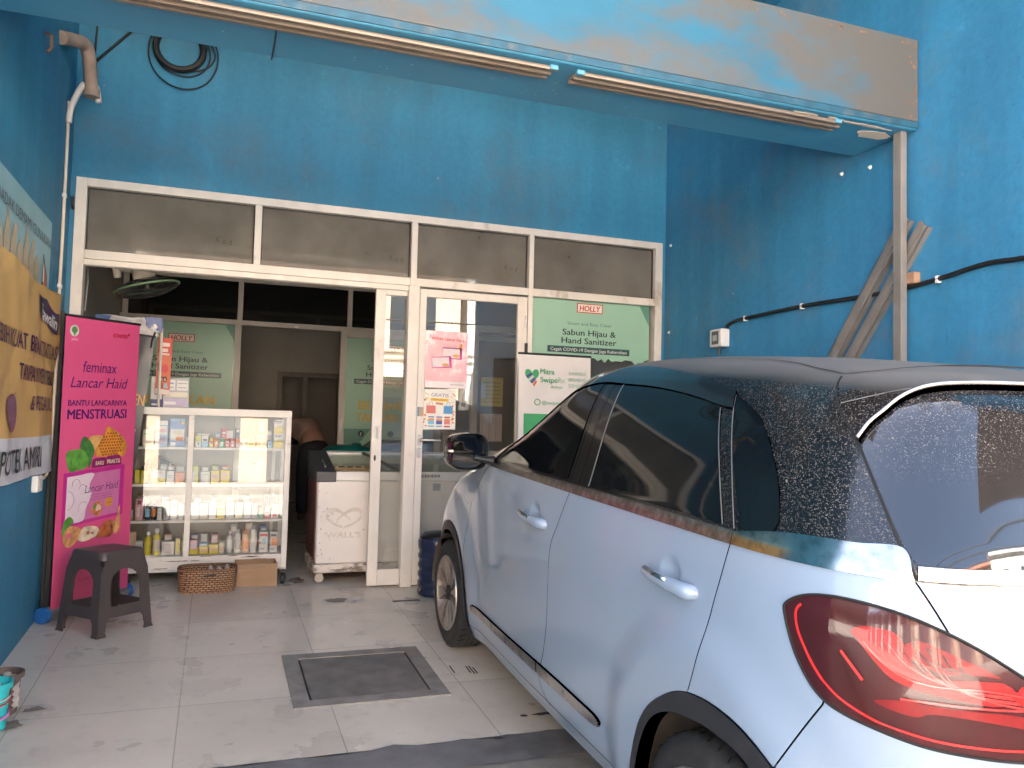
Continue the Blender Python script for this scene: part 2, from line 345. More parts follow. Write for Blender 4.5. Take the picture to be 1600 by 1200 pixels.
# ------------------------------------------------------------------ the shop building
bld = thing('shop_building', 'blue painted shop building with recessed forecourt, deep fascia beam and side walls', 'building', (0, 3, 0))
MB().box((XL-.15, -4.3, -.6), (XL, .05, 4.0)).build('side_wall', BLUE, bld)
MB().box((XR, -5.2, -.6), (XR+.15, .05, 4.6)).build('side_wall', BLUE_STREAK, bld)
back = MB().box((XL, -.045, 2.675), (XR, .10, 4.0)); back.build('front_wall', BLUE, bld)
MB().box((2.0, -.045, 0), (XR, .10, 2.675)).build('wall_jamb', BLUE, bld); MB().box((XL, -.045, 0), (-2.25, .10, 2.675)).build('wall_jamb', BLUE, bld)
MB().box((XL, -2.25, 4.0), (XR, .1, 4.15)).build('ceiling_slab', BLUE, bld)
bm = MB().box((XL, -2.59, 2.752), (XR-.004, -2.13, 3.222)); bm.build('canopy_beam', SOFFIT, bld, bevel=.012)
MB().box((XL+.002, -2.602, 2.790), (XR-.02, -2.588, 3.226)).build('beam_fascia', FASCIA, bld, bevel=.004)
MB().box((XL+.002, -2.596, 2.758), (XR-.015, -2.588, 2.790)).build('drip_edge', mk('grimy_blue_edge', (.025, .10, .155), rough=.6, var=.25, scale=12, dirt=(.16, .15, .13), damt=.6, dscale=9, dlo=.5, dhi=.7), bld)
MB().box((XL-.15, -2.3, 4.6), (XR+.15, 9, 5.4)).box((XL-.15, -2.3, 4.15), (XR, .0, 4.6)).build('upper_storey', BLUE_STREAK, bld)
MB().box((XL-.15, -4.7, 4.62), (XR+.15, -2.3, 4.78)).build('added_overhang', mk('added_overhang_brown', (.22, .17, .13), rough=.8, var=.2, stretch=(1, 8, 1)), bld)  # unseen slab, added to cut overhead light and shade the ground behind the car
MB().box((XL-.15, .05, -.1), (XL, 6.3, 3.4)).build('room_wall', CREAM, bld)
MB().box((XR, .05, -.1), (XR+.15, 6.3, 3.4)).build('room_wall', CREAM, bld)
MB().box((XL-.15, 6.3, -.1), (XR+.15, 6.45, 3.4)).build('room_wall', CREAM, bld)
MB().box((XL, .12, 3.4), (XR, 6.3, 3.5)).build('room_ceiling', CREAM, bld)
MB().box((XL, 3.0, 2.63), (XR, 3.1, 3.4)).build('room_wall', CREAM, bld)
# inner doorway wall behind the partition
MB().box((XL, 5.2, 0), (-.62, 5.3, 3.3)).box((.75, 5.2, 0), (XR, 5.3, 3.3)).box((-.62, 5.2, 1.78), (.75, 5.3, 3.3)).build('room_wall', CREAM, bld)
MB().box((-.62, 5.17, 0), (-.56, 5.2, 1.74)).box((-.30, 5.17, 0), (-.24, 5.2, 1.74)).box((.14, 5.17, 0), (.2, 5.2, 1.74)).box((-.62, 5.17, 1.74), (.75, 5.2, 1.80)).build('door_frame', mk('brown_door_frame', (.16, .13, .11), rough=.5), bld)
FLK = mk('bare_plaster', (.78, .66, .52), rough=.8, var=.1)
fu = frame((0, 0, 2.752), (1, 0, 0), (0, -1, 0))
def flake(cx, cy, sx, sy, k=11):
    return [(cx+sx*math.cos(2*math.pi*i/k)*random.uniform(.5, 1.1), cy+sy*math.sin(2*math.pi*i/k)*random.uniform(.4, 1.1)) for i in range(k)]
flat('peeled_patch', [flake(1.865, 2.45, .115, .055, 15), flake(1.74, 2.535, .22, .016, 17), flake(1.52, 2.545, .06, .016), flake(1.36, 2.545, .10, .014)], fu, FLK, bld, d=.003, th=.002)
CHIP = mk('chipped_primer', (.36, .42, .44), rough=.8)
flat('paint_chip', [flake(random.uniform(-.9, 1.9), random.uniform(2.16, 2.42), .006, .004, 6) for i in range(30)], fu, CHIP, bld, d=.002, th=.001)
bf = frame((0, -2.602, 0), (1, 0, 0), (0, 0, 1))
RUST = mk('rust_stain', (.24, .13, .075), rough=.8, var=.3)
flat('rust_spot', [flake(2.0-random.random()**2*.06, random.uniform(2.8, 3.2), .008, .014, 7) for i in range(16)]+[flake(random.uniform(1.0, 2.0), 3.205-random.random()*.02, .010, .008, 7) for i in range(14)], bf, RUST, bld, d=.0015, th=.001)
CRACK = mk('wall_crack', (.020, .085, .145), rough=.9)
def crack(pts, fr, w=.004, par=bld):
    P = spline(pts, n=6); P = [(u+random.uniform(-.006, .006), v+random.uniform(-.004, .004)) for u, v in P]
    ws = [w*random.uniform(.3, 1) for _ in P]
    poly = [(u, v+q/2) for (u, v), q in zip(P, ws)]+[(u, v-q/2) for (u, v), q in reversed(list(zip(P, ws)))]
    flat('wall_crack', poly, fr, CRACK, par, d=.0015, th=.001)
fb = frame((0, -.045, 0), (1, 0, 0), (0, 0, 1))
crack([(-1.62, 2.70), (-1.612, 2.78), (-1.61, 2.86)], fb, .005)
crack([(-1.47, 3.17), (-1.46, 3.24)], fb, .006)
fr_ = frame((XR, 0, 0), (0, -1, 0), (0, 0, 1))

# neighbouring buildings keep the forecourt in shade
nb = thing('neighbour_building', 'cream painted shophouse with a flat roof to the left of the blue shop', 'building', (-12, 3, 0))
PLASTER = mk('street_plaster', (.54, .49, .42), rough=.85, var=.12, scale=1.2, dirt=(.28, .24, .2), damt=.5, dscale=.8)
PL2 = mk('ochre_plaster', (.50, .40, .31), rough=.85, var=.12, scale=1.2, dirt=(.25, .2, .16), damt=.5, dscale=.8)
PL3 = mk('white_plaster', (.58, .565, .54), rough=.85, var=.12, scale=1.2, dirt=(.3, .28, .25), damt=.5, dscale=.8)
MB().box((-24, -4.0, -.6), (-2.45, 9, 9.5)).build('wall', PLASTER, nb)
nb2 = thing('neighbour_building', 'ochre painted shophouse with a flat roof to the right of the blue shop', 'building', (12, 3, 0))
MB().box((2.2, -5.1, -.6), (24, 9, 5.4)).build('wall', PL2, nb2)
m = MB(); m.hexa([(2.3, -9.3, 4.1), (14, -9.3, 4.1), (14, -5.1, 4.5), (2.3, -5.1, 4.5), (2.3, -9.3, 4.16), (14, -9.3, 4.16), (14, -5.1, 4.56), (2.3, -5.1, 4.56)]); m.build('awning', mk('added_brown_awning', (.16, .12, .09), rough=.7), nb2)  # unseen sheet, added to darken what the car's rear glass reflects
WIN = mk('street_window', (.04, .05, .06), rough=.08, var=.1)
AWN = [mk('awning_sheet', c, rough=.7, var=.1) for c in ((.45, .12, .07), (.10, .22, .38), (.6, .55, .45))]
SHUT = mk('roller_shutter', (.12, .13, .14), rough=.5, metal=.3, var=.1, stretch=(.2, .2, 14), scale=4)
TERRA = mk('roof_tiles', (.42, .15, .08), rough=.8, var=.2, scale=12)
for k, (x0, x1, h, pm, lab) in enumerate(((-24, -10.2, 5.5, PL3, 'white two storey shophouse across the street with a blue awning'),
                                      (-10, -3.2, 6.6, PLASTER, 'cream shophouse across the street with a red awning and balcony windows'),
                                      (-3, 4.8, 5.2, PL2, 'ochre shophouse across the street with a tiled roof edge'),
                                      (5, 13, 6.0, PL3, 'white shophouse across the street with a sand coloured awning'),
                                      (13.2, 26, 7.2, PLASTER, 'tall cream shophouse at the far end across the street'))):
    b = thing('street_building', lab, 'building', ((x0+x1)/2, -17.5, -.5), group='shophouses across the street')
    MB().box((x0, -24, -.6), (x1, -15.5, h)).build('wall', pm, b)
    n = max(2, int((x1-x0)/2.4)); stp = (x1-x0)/n
    for i in range(n):
        cx = x0+stp*(i+.5)
        MB().box((cx-.6, -15.49, 3.2), (cx+.6, -15.45, 4.6)).build('window', WIN, b)
        MB().box((cx-.95, -15.49, -.4), (cx+.95, -15.44, 2.1)).build('shutter', SHUT, b)
    aw = MB(); aw.hexa([(x0+.2, -14.6, 2.35), (x1-.2, -14.6, 2.35), (x1-.2, -15.5, 2.7), (x0+.2, -15.5, 2.7), (x0+.2, -14.6, 2.4), (x1-.2, -14.6, 2.4), (x1-.2, -15.5, 2.75), (x0+.2, -15.5, 2.75)]); aw.build('awning', AWN[(1, 0, 2, 2, 0)[k]], b)
    MB().box((x0-.1, -15.8, h-.02), (x1+.1, -15.2, h+.25)).build('roof_edge', TERRA if k == 2 else pm, b)
pole = thing('utility_pole', 'concrete utility pole with cross arms on the far pavement', 'pole', (-6.5, -13.4, -.44))
MB().tube([(-6.5, -13.4, -.44), (-6.5, -13.4, 8)], [.15, .10], 12).build('shaft', CONC, pole, smooth=60)
MB().box((-7.4, -13.45, 7.3), (-5.6, -13.35, 7.4)).box((-7.2, -13.45, 6.7), (-5.8, -13.35, 6.8)).build('cross_arm', DSTEEL, pole)
CABLE = mk('black_cable', (.010, .010, .011), rough=.5)
for i, (y, z, sag, lab) in enumerate(((-15.7, 7.45, .5, 'topmost'), (-15.8, 7.42, .7, 'second highest'), (-15.9, 6.85, .45, 'upper middle'), (-15.8, 6.83, .8, 'lower middle'), (-15.7, 6.5, .6, 'second lowest'), (-15.6, 6.3, .9, 'lowest'))):
    p = [(-60+120*k/40, y+2.5, z-sag*3*(1-((-60+120*k/40)/60)**2)) for k in range(41)]
    o = MB().tube(p, .022 if i % 2 else .035, 6).build('overhead_cable', CABLE, smooth=True); tag(o, lab+' overhead street cable slung along the road', 'cable', 'overhead street cables')

# ------------------------------------------------------------------ shopfront
sf = thing('shopfront', 'white aluminium glazed shopfront with four smoked transom panes and a swing door', 'shopfront', (0, 0, 0))
f = MB(); y0, y1 = -.055, .045
f.box((-2.25, y0, 0), (-2.185, y1, 2.675)).box((1.935, y0, -.01), (2.0, y1, 2.675))          # outer posts
f.box((-2.185, y0, 2.622), (1.935, y1, 2.675))                                               # head
f.box((-2.185, y0-.003, 2.155), (-.075, y1, 2.212)).box((-.03, y0-.003, 2.155), (.84, y1, 2.212)).box((.878, y0-.003, 2.155), (1.935, y1, 2.212))
for x in (-1.16,): f.box((x, y0+.003, 2.212), (x+.045, y1, 2.622))
f.box((-.075, y0-.005, 2.155), (-.03, y1, 2.622)).box((.84, y0-.005, 0), (.878, y1, 2.622))
f.box((-.083, y0-.004, 0), (-.002, y1, 2.155))                                               # post between slider and door
f.box((-2.185, y0+.01, 2.118), (-.083, y0+.03, 2.155)).box((-2.185, .0, 2.118), (-.083, .02, 2.155))
f.box((.878, y0, .0), (1.935, y1, .1)).box((.878, y0, .98), (1.935, y1, 1.03))
f.build('frame', ALU, sf, bevel=.003)
for a, b in ((-2.185, -1.16), (-1.115, -.075), (-.03, .84), (.878, 1.935)):
    MB().add([(a, 0, 2.212), (b, 0, 2.212), (b, 0, 2.622), (a, 0, 2.622)], [(0, 1, 2, 3)]).build('transom_pane', SMOKE, sf)
    s = MB(); s.box((a, -.012, 2.212), (b, .012, 2.219)).box((a, -.012, 2.615), (b, .012, 2.622)).box((a, -.012, 2.219), (a+.007, .012, 2.615)).box((b-.007, -.012, 2.219), (b, .012, 2.615)); s.build('seal', DARKGAP, sf)
fs = frame((0, -.004, 0), (1, 0, 0), (0, 0, 1))
SCR = mk('scribbled_ink', (.05, .045, .04), rough=.8)
for (u, v) in ((-1.405, 2.345), (-.225, 2.335), (.66, 2.345)): text('K o d', u, v, .045, fs, SCR, sf, w=.10, rot=-6, name='scribble')
MB().add([(.878, 0, .1), (1.935, 0, .1), (1.935, 0, .98), (.878, 0, .98)], [(0, 1, 2, 3)]).build('lower_pane', PANE, sf)
MB().add([(.878, 0, 1.03), (1.935, 0, 1.03), (1.935, 0, 2.155), (.878, 0, 2.155)], [(0, 1, 2, 3)]).build('side_pane', PANE, sf)
# sliding leaf
sd = MB().box((-.312, -.015, .012), (-.240, .025, 2.128)).box((-.24, -.015, 2.082), (-.083, .025, 2.128)).box((-.24, -.015, .012), (-.083, .025, .125)).build('sliding_door', ALU, sf, bevel=.003)
MB().add([(-.24, .005, .125), (-.083, .005, .125), (-.083, .005, 2.082), (-.24, .005, 2.082)], [(0, 1, 2, 3)]).build('door_pane', PANE, sd)
fd = frame((0, -.015, 0), (1, 0, 0), (0, 0, 1))
m = MB(); m.prism(rrect(-.292, 1.03, -.258, 1.145, .015), fd, 0, .004); m.build('pull_handle', STEEL, sd, bevel=.001)
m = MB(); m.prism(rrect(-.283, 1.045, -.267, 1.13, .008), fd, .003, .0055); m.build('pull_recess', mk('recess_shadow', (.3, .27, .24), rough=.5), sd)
m = MB(); m.prism(ell(-.284, .91, .008, .022), fd, 0, .004); m.build('keyhole', DSTEEL, sd)
# hinged door
dr = MB().box((.002, -.05, .012), (.052, -.01, 2.142)).box((.762, -.05, .012), (.836, -.01, 2.142)).box((.052, -.048, 2.085), (.762, -.012, 2.142)).box((.052, -.048, .012), (.762, -.012, .14)).build('hinged_door', ALU, sf, bevel=.003)
MB().add([(.052, -.03, .14), (.762, -.03, .14), (.762, -.03, 2.085), (.052, -.03, 2.085)], [(0, 1, 2, 3)]).build('door_pane', PANE, dr)
fh = frame((0, -.05, 0), (1, 0, 0), (0, 0, 1))
m = MB(); m.prism(rrect(.012, 1.0, .04, 1.085, .013), fh, 0, .006); m.tube([(.027, -.05, 1.047), (.027, -.095, 1.047), (.045, -.105, 1.047), (.17, -.10, 1.042)], .0095, 8); m.build('lever_handle', STEEL, dr, smooth=45)
m = MB(); m.prism(rrect(.012, .915, .04, 1.0-.01, .010), fh, 0, .006); m.prism(ell(.026, .958, .009), fh, .006, .010); m.build('lock_plate', STEEL, dr, smooth=45)
MB().tube([(.826, -.058, 1.91), (.826, -.058, 2.0)], .009, 8).build('hinge', STEEL, dr, smooth=45)
MB().tube([(.826, -.058, .3), (.826, -.058, .39)], .009, 8).build('hinge', STEEL, dr, smooth=45)

# ------------------------------------------------------------------ inner glazed partition
pt = thing('inner_partition', 'glazed aluminium partition across the back of the shop room', 'partition', (0, 3, 0))
f = MB(); a, b = 2.95, 3.0
ALU2 = mk('grey_aluminium', (.50, .46, .41), rough=.45, var=.08)
f.box((XL, a, 2.575), (XR, b, 2.63)).box((XL, a+.003, 2.125), (XR, b, 2.178))
for x in (-2.26, -1.19, -.075, 1.02, 1.97): f.box((x, a-.003, 2.178), (x+.05, b, 2.575))
for x in (-2.26, 1.02, 1.97): f.box((x, a-.002, .0), (x+.055, b, 2.125))
f.box((-1.21, a-.004, 0), (-1.145, b, 2.125)).box((-2.2, a, 0), (-1.21, b, .12)).box((-2.2, a, .82), (-1.21, b, .86))
f.build('frame', ALU2, pt, bevel=.003)
for x0, x1 in ((-2.21, -1.19), (-1.14, -.075), (-.025, 1.02), (1.07, 1.97)):
    MB().add([(x0, 2.975, 2.178), (x1, 2.975, 2.178), (x1, 2.975, 2.575), (x0, 2.975, 2.575)], [(0, 1, 2, 3)]).build('transom_pane', DKPANE, pt)
MB().add([(-2.205, 2.975, .12), (-1.21, 2.975, .12), (-1.21, 2.975, 2.125), (-2.205, 2.975, 2.125)], [(0, 1, 2, 3)]).build('fixed_pane', PANE, pt)
lf = MB().box((-.145, 2.90, .01), (-.08, 2.94, 2.12)).box((.90, 2.90, .01), (.97, 2.94, 2.12)).box((-.08, 2.90, 2.06), (.9, 2.94, 2.12)).box((-.08, 2.90, .01), (.9, 2.94, .12)).build('sliding_leaf', ALU2, pt, bevel=.003)
MB().add([(-.08, 2.92, .12), (.9, 2.92, .12), (.9, 2.92, 2.06), (-.08, 2.92, 2.06)], [(0, 1, 2, 3)]).build('leaf_pane', PANE, lf)
m = MB(); m.prism(rrect(-.128, 1.06, -.098, 1.17, .012), frame((0, 2.90, 0), (1, 0, 0), (0, 0, 1)), 0, .005); m.build('pull_handle', STEEL, lf)
m = MB(); m.box((-.62, 2.93, 2.13), (-.58, 2.95, 2.15)); m.build('door_stop', WHITEP, pt)
# ------------------------------------------------------------------ posters
RED, NAVY, GREEN = (.45, .03, .03), (.03, .04, .16), (.05, .35, .12)
PGREEN = mk('poster_green', (.29, .49, .36), rough=.35, var=.05, scale=3)
PGREEN2 = mk('poster_mid_green', (.10, .27, .20), rough=.35, var=.05)
PDARK = mk('poster_dark_green', (.022, .075, .068), rough=.35, var=.05)
PBLACK = ink((.018, .028, .028)); PWHITE = ink((.75, .74, .70)); PRED = ink(RED); PGOLD = ink((.62, .40, .03))
def soap_poster(name, label, x0, x1, z1, z0, y, cx, s, full, torn=False):
    fr = frame((0, y, 0), (1, 0, 0), (0, 0, 1))
    o = thing(name, label, 'poster', ((x0+x1)/2, y, z0), group='green soap posters on the glass')
    if torn:
        bot = [(x1, z0+.02)]; n = 34
        for i in range(1, n): bot.append((x1+(x0-x1)*i/n, z0+random.uniform(-.012, .014)-(.03 if i % 9 == 4 else 0)))
        poly = [(x0, z0), (x0, z1), (x1, z1)]+bot
    else: poly = rect(x0, z0, x1, z1)
    flat('sheet', poly, fr, PGREEN, o, d=.001, th=.001)
    zt = 2.155 if full is None else z1
    zh = z1-.015 if full is None else 2.006
    T = lambda b, dx, z, h, w, m, **k: text(b, cx+dx*s, z, h*s, fr, m, o, w=w*s, align='C', **k)
    flat('logo_plate', rect(cx-.112*s, zh-.075*s, cx+.112*s, zh), fr, PRED, o, d=.002)
    flat('logo_field', rect(cx-.104*s, zh-.068*s, cx+.104*s, zh-.007*s), fr, ink((.72, .62, .55)), o, d=.003)
    T('HOLLY', 0, zh-.060*s, .045, .18, PRED, bold=.03, shear=.15, d=.004)
    T('Smart and Easy Clean', 0, zh-.175*s, .026, .38, ink((.06, .14, .12)))
    T('Sabun Hijau &', 0, zh-.255*s, .048, .46, PBLACK, bold=.025)
    T('Hand Sanitizer', 0, zh-.320*s, .048, .475, PBLACK, bold=.025)
    flat('caption_bar', rect(cx-.355*s, zh-.395*s, cx+.355*s, zh-.345*s), fr, PDARK, o, d=.002)
    T('Cegah COVID-19 Dengan Jaga Kebersihan', 0, zh-.382*s, .026, .66, PWHITE, d=.003)
    if x1-cx > .4: flat('corner_shape', [(min(x1, cx+.56*s)-.001, z1-.001), (min(x1, cx+.56*s)-.09, z1-.001), (min(x1, cx+.56*s)-.001, z1-.16)], fr, PGREEN2, o, d=.002)
    if full:
        T('BERSIHKAN', .0, zh-.64*s, .085, .60, PGOLD, bold=.03); T('TANGAN', -.12, zh-.755*s, .085, .40, PGOLD, bold=.03)
        flat('lower_field', [(x0, z0+.001), (x1, z0+.001), (x1, zh-.93*s), (x0+.30, zh-.93*s), (x0, zh-1.12*s)], fr, PDARK, o, d=.002)
        flat('band', [(x0, zh-.83*s), (x0+.28, zh-.83*s), (x0+.20, zh-.93*s), (x0, zh-1.13*s)], fr, PGREEN2, o, d=.0025)
        flat('round_icon', ell(cx-.27*s, zh-.875*s, .032), fr, PBLACK, o, d=.003); text('f', cx-.278*s, zh-.895*s, .035, fr, PWHITE, o, bold=.03, d=.004)
        flat('round_icon', ell(cx+.02*s, zh-.875*s, .032), fr, PBLACK, o, d=.003)
        for i, b in enumerate(('SEMPROT TANGAN', 'DENGAN HAND SANITIZER', '(setelah menggunakan)')):
            text(b, cx-.40*s, zh-(1.115+.075*i)*s, .034*s, fr, ink((.55, .58, .53)), o, bold=.015 if i < 2 else 0, d=.004)
        flat('code_field', rect(cx-.06*s, zh-1.45*s, cx+.04*s, zh-1.36*s), fr, ink((.30, .36, .33)), o, d=.004)
    return o
soap_poster('soap_poster', 'pale green hand sanitizer poster on the window right of the swing door', .882, 1.91, 2.152, 1.70, -.008, 1.379, 1.0, None, torn=True)
soap_poster('soap_poster', 'pale green soap poster on the inner partition left of its doorway, above the cabinet', -2.20, -1.212, 2.12, .5, 2.965, -1.71, 1.1, True)
soap_poster('soap_poster', 'pale green soap poster with dark foot on the inner sliding leaf behind the freezer', -.078, .898, 2.058, .45, 2.912, .40, 1.1, True)
fd0 = frame((0, -.032, 0), (1, 0, 0), (0, 0, 1))
def paper(name, label, poly, fr, c, cat='poster', d=.001):
    u = sum(p[0] for p in poly)/len(poly); v = min(p[1] for p in poly); q = fr(u, v)
    o = thing(name, label, cat, q); flat('sheet', poly, fr, ink(c) if isinstance(c, tuple) else c, o, d=d, th=.0008); return o
o = paper('pink_poster', 'pink glossy poster taped to the swing door glass above a smaller flyer', [(.056, 1.425), (.376, 1.425), (.376, 1.842), (.054, 1.842)], fd0, mk('pink_poster_paper', (.62, .27, .33), rough=.18, var=.22, scale=5, dirt=(.75, .60, .62), damt=.8, dscale=5, dlo=.5, dhi=.6))
text('Feminax Lancar Haid', .215, 1.775, .026, fd0, PRED, o, w=.26, align='C', bold=.02, rot=-3)
pinks = ink((.42, .02, .20))
for (u, v, w_, h_, r, dz) in ((.185, 1.64, .15, .085, 0, 0), (.110, 1.565, .15, .085, 5, .0016)):
    P_ = [(u+a*math.cos(R(r))-b*math.sin(R(r)), v+a*math.sin(R(r))+b*math.cos(R(r))) for a, b in ((0, 0), (w_, 0), (w_, h_), (0, h_))]
    flat('pack_picture', P_, fd0, pinks, o, d=.002+dz); c_ = (sum(p[0] for p in P_)/4, sum(p[1] for p in P_)/4)
    flat('pack_field', [(c_[0]+(p[0]-c_[0])*.86-.008, c_[1]+(p[1]-c_[1])*.8) for p in P_], fd0, ink((.68, .58, .60)), o, d=.0028+dz)
    flat('pack_field', ell(c_[0]+.03, c_[1]-.018, .028, .012), fd0, ink((.65, .33, .10)), o, d=.0034+dz)
flat('orange_shape', [(.30, 1.70), (.325, 1.695), (.338, 1.755), (.315, 1.76)], fd0, ink((.60, .22, .06)), o, d=.002)
for i in range(3): flat('small_print', rect(.20, 1.742-.011*i, .29, 1.746-.011*i), fd0, ink((.45, .16, .22)), o, d=.002); flat('small_print', rect(.085, 1.672-.011*i, .13, 1.676-.011*i), fd0, ink((.45, .16, .22)), o, d=.002)
flat('foot_strip', rect(.062, 1.427, .372, 1.475), fd0, ink((.74, .68, .68)), o, d=.002); flat('small_print', rect(.25, 1.45, .355, 1.455), fd0, ink((.3, .25, .25)), o, d=.0025)
o = paper('gift_flyer', 'colourful flyer with red and blue bags on the swing door below the pink poster', [(.056, 1.120), (.298, 1.126), (.294, 1.418), (.058, 1.414)], fd0, (.76, .74, .66))
text('GRATIS', .175, 1.36, .026, fd0, ink((.25, .2, .35)), o, w=.13, align='C', bold=.02, rot=-2); flat('yellow_banner', [(.105, 1.33), (.24, 1.325), (.243, 1.348), (.108, 1.352)], fd0, ink((.75, .48, .03)), o, d=.002)
text('TEMUKAN', .174, 1.332, .013, fd0, ink((.4, .12, .02)), o, w=.11, align='C', d=.003)
for u, c in ((.075, (.60, .14, .12)), (.205, (.07, .28, .55))):
    flat('bag_picture', [(u, 1.238), (u+.072, 1.238), (u+.070, 1.295), (u+.002, 1.295)], fd0, ink(c), o, d=.002)
    m = MB(); m.tube([fd0(u+.02, 1.294, .002), fd0(u+.028, 1.322, .002), fd0(u+.044, 1.322, .002), fd0(u+.052, 1.294, .002)], .002, 5); m.build('bag_handle', ink(c), o)
flat('orange_tag', [(.145, 1.305), (.20, 1.300), (.2, 1.318), (.146, 1.322)], fd0, ink((.55, .25, .10)), o, d=.002)
for i, c in enumerate(((.15, .45, .65), (.08, .10, .35), (.65, .2, .2))):
    u = .092+.06*i
    flat('pack_picture', rect(u, 1.16, u+.045, 1.195), fd0, ink(c), o, d=.002); flat('pack_picture', rect(u+.004, 1.185, u+.042, 1.203), fd0, ink((.65, .28, .08)), o, d=.0025)
    flat('small_print', rect(u, 1.208, u+.045, 1.217), fd0, ink((.1, .12, .4) if i < 2 else RED), o, d=.002); flat('small_print', rect(u, 1.14, u+.045, 1.150), fd0, ink((.15, .4, .6) if i < 2 else RED), o, d=.002)
flat('confetti', [flake(random.choice((.07, .28))+random.uniform(-.01, .01), random.uniform(1.14, 1.4), .011, .009, 5) for _ in range(14)], fd0, ink((.62, .12, .06)), o, d=.0022)
flat('confetti', [flake(random.choice((.08, .275))+random.uniform(-.012, .01), random.uniform(1.14, 1.4), .009, .008, 5) for _ in range(12)], fd0, ink((.70, .50, .04)), o, d=.0024)
fst = frame((0, -.0505, 0), (1, 0, 0), (0, 0, 1))
o = paper('door_sticker', 'small blue and tan sticker on the left stile of the swing door above its handle', rect(.006, 1.215, .050, 1.282), fst, (.45, .29, .17), 'sticker'); flat('blue_edge', rect(.006, 1.215, .018, 1.282), fst, ink((.06, .22, .36)), o, d=.002)
paper('black_sticker', 'small black sticker on the post beside the green window poster', rect(.815, 1.715, .842, 1.79), frame((0, -.062, 0), (1, 0, 0), (0, 0, 1)), (.015, .015, .018), 'sticker')
o = paper('door_note', 'loose white sheet of paper in a plastic sleeve behind the swing door glass', [(.325, 1.265), (.40, 1.27), (.415, 1.42), (.335, 1.435)], frame((0, -.005, 0), (1, 0, 0), (0, 0, 1)), (.55, .54, .52), 'paper'); flat('figure_print', [(.345, 1.30), (.375, 1.29), (.39, 1.38), (.37, 1.42), (.355, 1.38)], frame((0, -.005, 0), (1, 0, 0), (0, 0, 1)), ink((.16, .16, .18)), o, d=.002)
# inside the room, right side: pillar with notices
MB().box((1.10, 2.2, 0), (1.17, 2.26, 2.2)).box((1.62, 2.2, 0), (1.69, 2.26, 2.2)).box((1.17, 2.2, 2.13), (1.62, 2.26, 2.2)).box((1.17, 2.2, .82), (1.62, 2.26, .9)).build('side_cubicle', ALU2, pt, bevel=.003)
fc = frame((0, 2.19, 0), (1, 0, 0), (0, 0, 1))
o = paper('yellow_notice', 'yellow notice sheet in the glass cubicle behind the swing door', rect(1.20, 1.36, 1.44, 1.66), fc, (.55, .45, .08), 'notice')
for i in range(6): flat('small_print', rect(1.225, 1.60-.04*i, 1.41, 1.61-.04*i), fc, ink((.3, .22, .05)), o, d=.002)
flat('white_field', rect(1.20, 1.44, 1.25, 1.6), fc, ink((.6, .58, .5)), o, d=.0022)
o = paper('pale_notice', 'pale pink notice sheet hung under the yellow notice', rect(1.20, 1.0, 1.44, 1.28), fc, (.50, .42, .40), 'notice'); flat('small_print', [rect(1.22+.075*i, 1.02, 1.225+.075*i, 1.27) for i in range(3)], fc, ink((.3, .22, .22)), o, d=.002)

# ------------------------------------------------------------------ roll-up banners
def rollup(name, label, p0, p1, h, tilt, mat, capmat, cat='roll-up banner'):
    p0, p1 = Vector(p0), Vector(p1); U = (p1-p0).normalized(); W_ = (p1-p0).length
    B = Vector((U.y, -U.x, 0))       # towards the viewer
    V = (Vector((0, 0, 1))+B*tilt).normalized()
    fr = frame(p0+Vector((0, 0, .045)), U, V); o = thing(name, label, cat, (p0+p1)/2)
    m = MB(); m.grid(lambda a, b: fr(a*W_, b*h, .0006*math.sin(a*9+b*2)), 24, 20); m.build('banner_sheet', mat, o, smooth=True)
    m = MB(); m.tube([fr(-.004, h, 0), fr(W_+.004, h, 0)], .008, 8); m.build('top_rail', DSTEEL, o, smooth=45)
    m = MB(); q = (p0-U*.01)+Vector((0, 0, .045)); q2 = p1+U*.01+Vector((0, 0, .045)); m.tube([q-B*.028, q2-B*.028], .042, 16); m.build('base_case', STEEL, o, smooth=45)
    MB().tube([q-B*.028-U*.03, q-B*.028+U*.004], .046, 20).build('end_cap', capmat, o, smooth=45); MB().tube([q2-B*.028-U*.004, q2-B*.028+U*.03], .046, 20).build('end_cap', capmat, o, smooth=45)
    m = MB(); m.tube([fr(W_/2, 0, -.05), fr(W_/2, h, -.02)], .007, 8); m.build('pole', STEEL, o, smooth=45)
    return o, fr, lambda u, v: 0.
PINK = mk('pink_banner_vinyl', (.66, .085, .22), rough=.42, var=.06, scale=2)
bn, fr, dis = rollup('pink_banner', 'pink roll-up banner with honeycomb and herbs, standing by the left wall behind the stool', (-2.195, -.50, -.025), (-1.845, .0, -.005), 1.72, .0, PINK, mk('blue_end_cap', (.02, .12, .36), rough=.4))
def Fl(n, poly, c, d=.003, par=None): return flat(n, poly, lambda u, v, dd=0.: fr(u, v-.022, dd), c if not isinstance(c, tuple) else ink(c), par or bn, d=d, th=.0012, dis=dis)
def Tx(b, u, v, h, c, **k): k.setdefault('d', .0045); return text(b, u, v-.022, h, fr, ink(c), bn, dis=dis, **k)
PURP = (.10, .012, .14); MAG = (.50, .02, .24)
Fl('logo_disc', ell(.066, 1.655, .034), (.60, .62, .52)); Fl('logo_leaf', ell(.066, 1.66, .022, .02), (.10, .26, .09), .0045); Fl('logo_leaf', ell(.066, 1.64, .006, .014), (.10, .26, .09), .0045); Tx('JAMU', .068, 1.597, .014, (.70, .62, .62), align='C', w=.05)
Tx('KONIMEX', .438, 1.640, .026, (.45, .01, .03), align='C', w=.13, bold=.02, shear=.2); Fl('logo_mark', ell(.512, 1.665, .008), (.45, .01, .03), .0045)
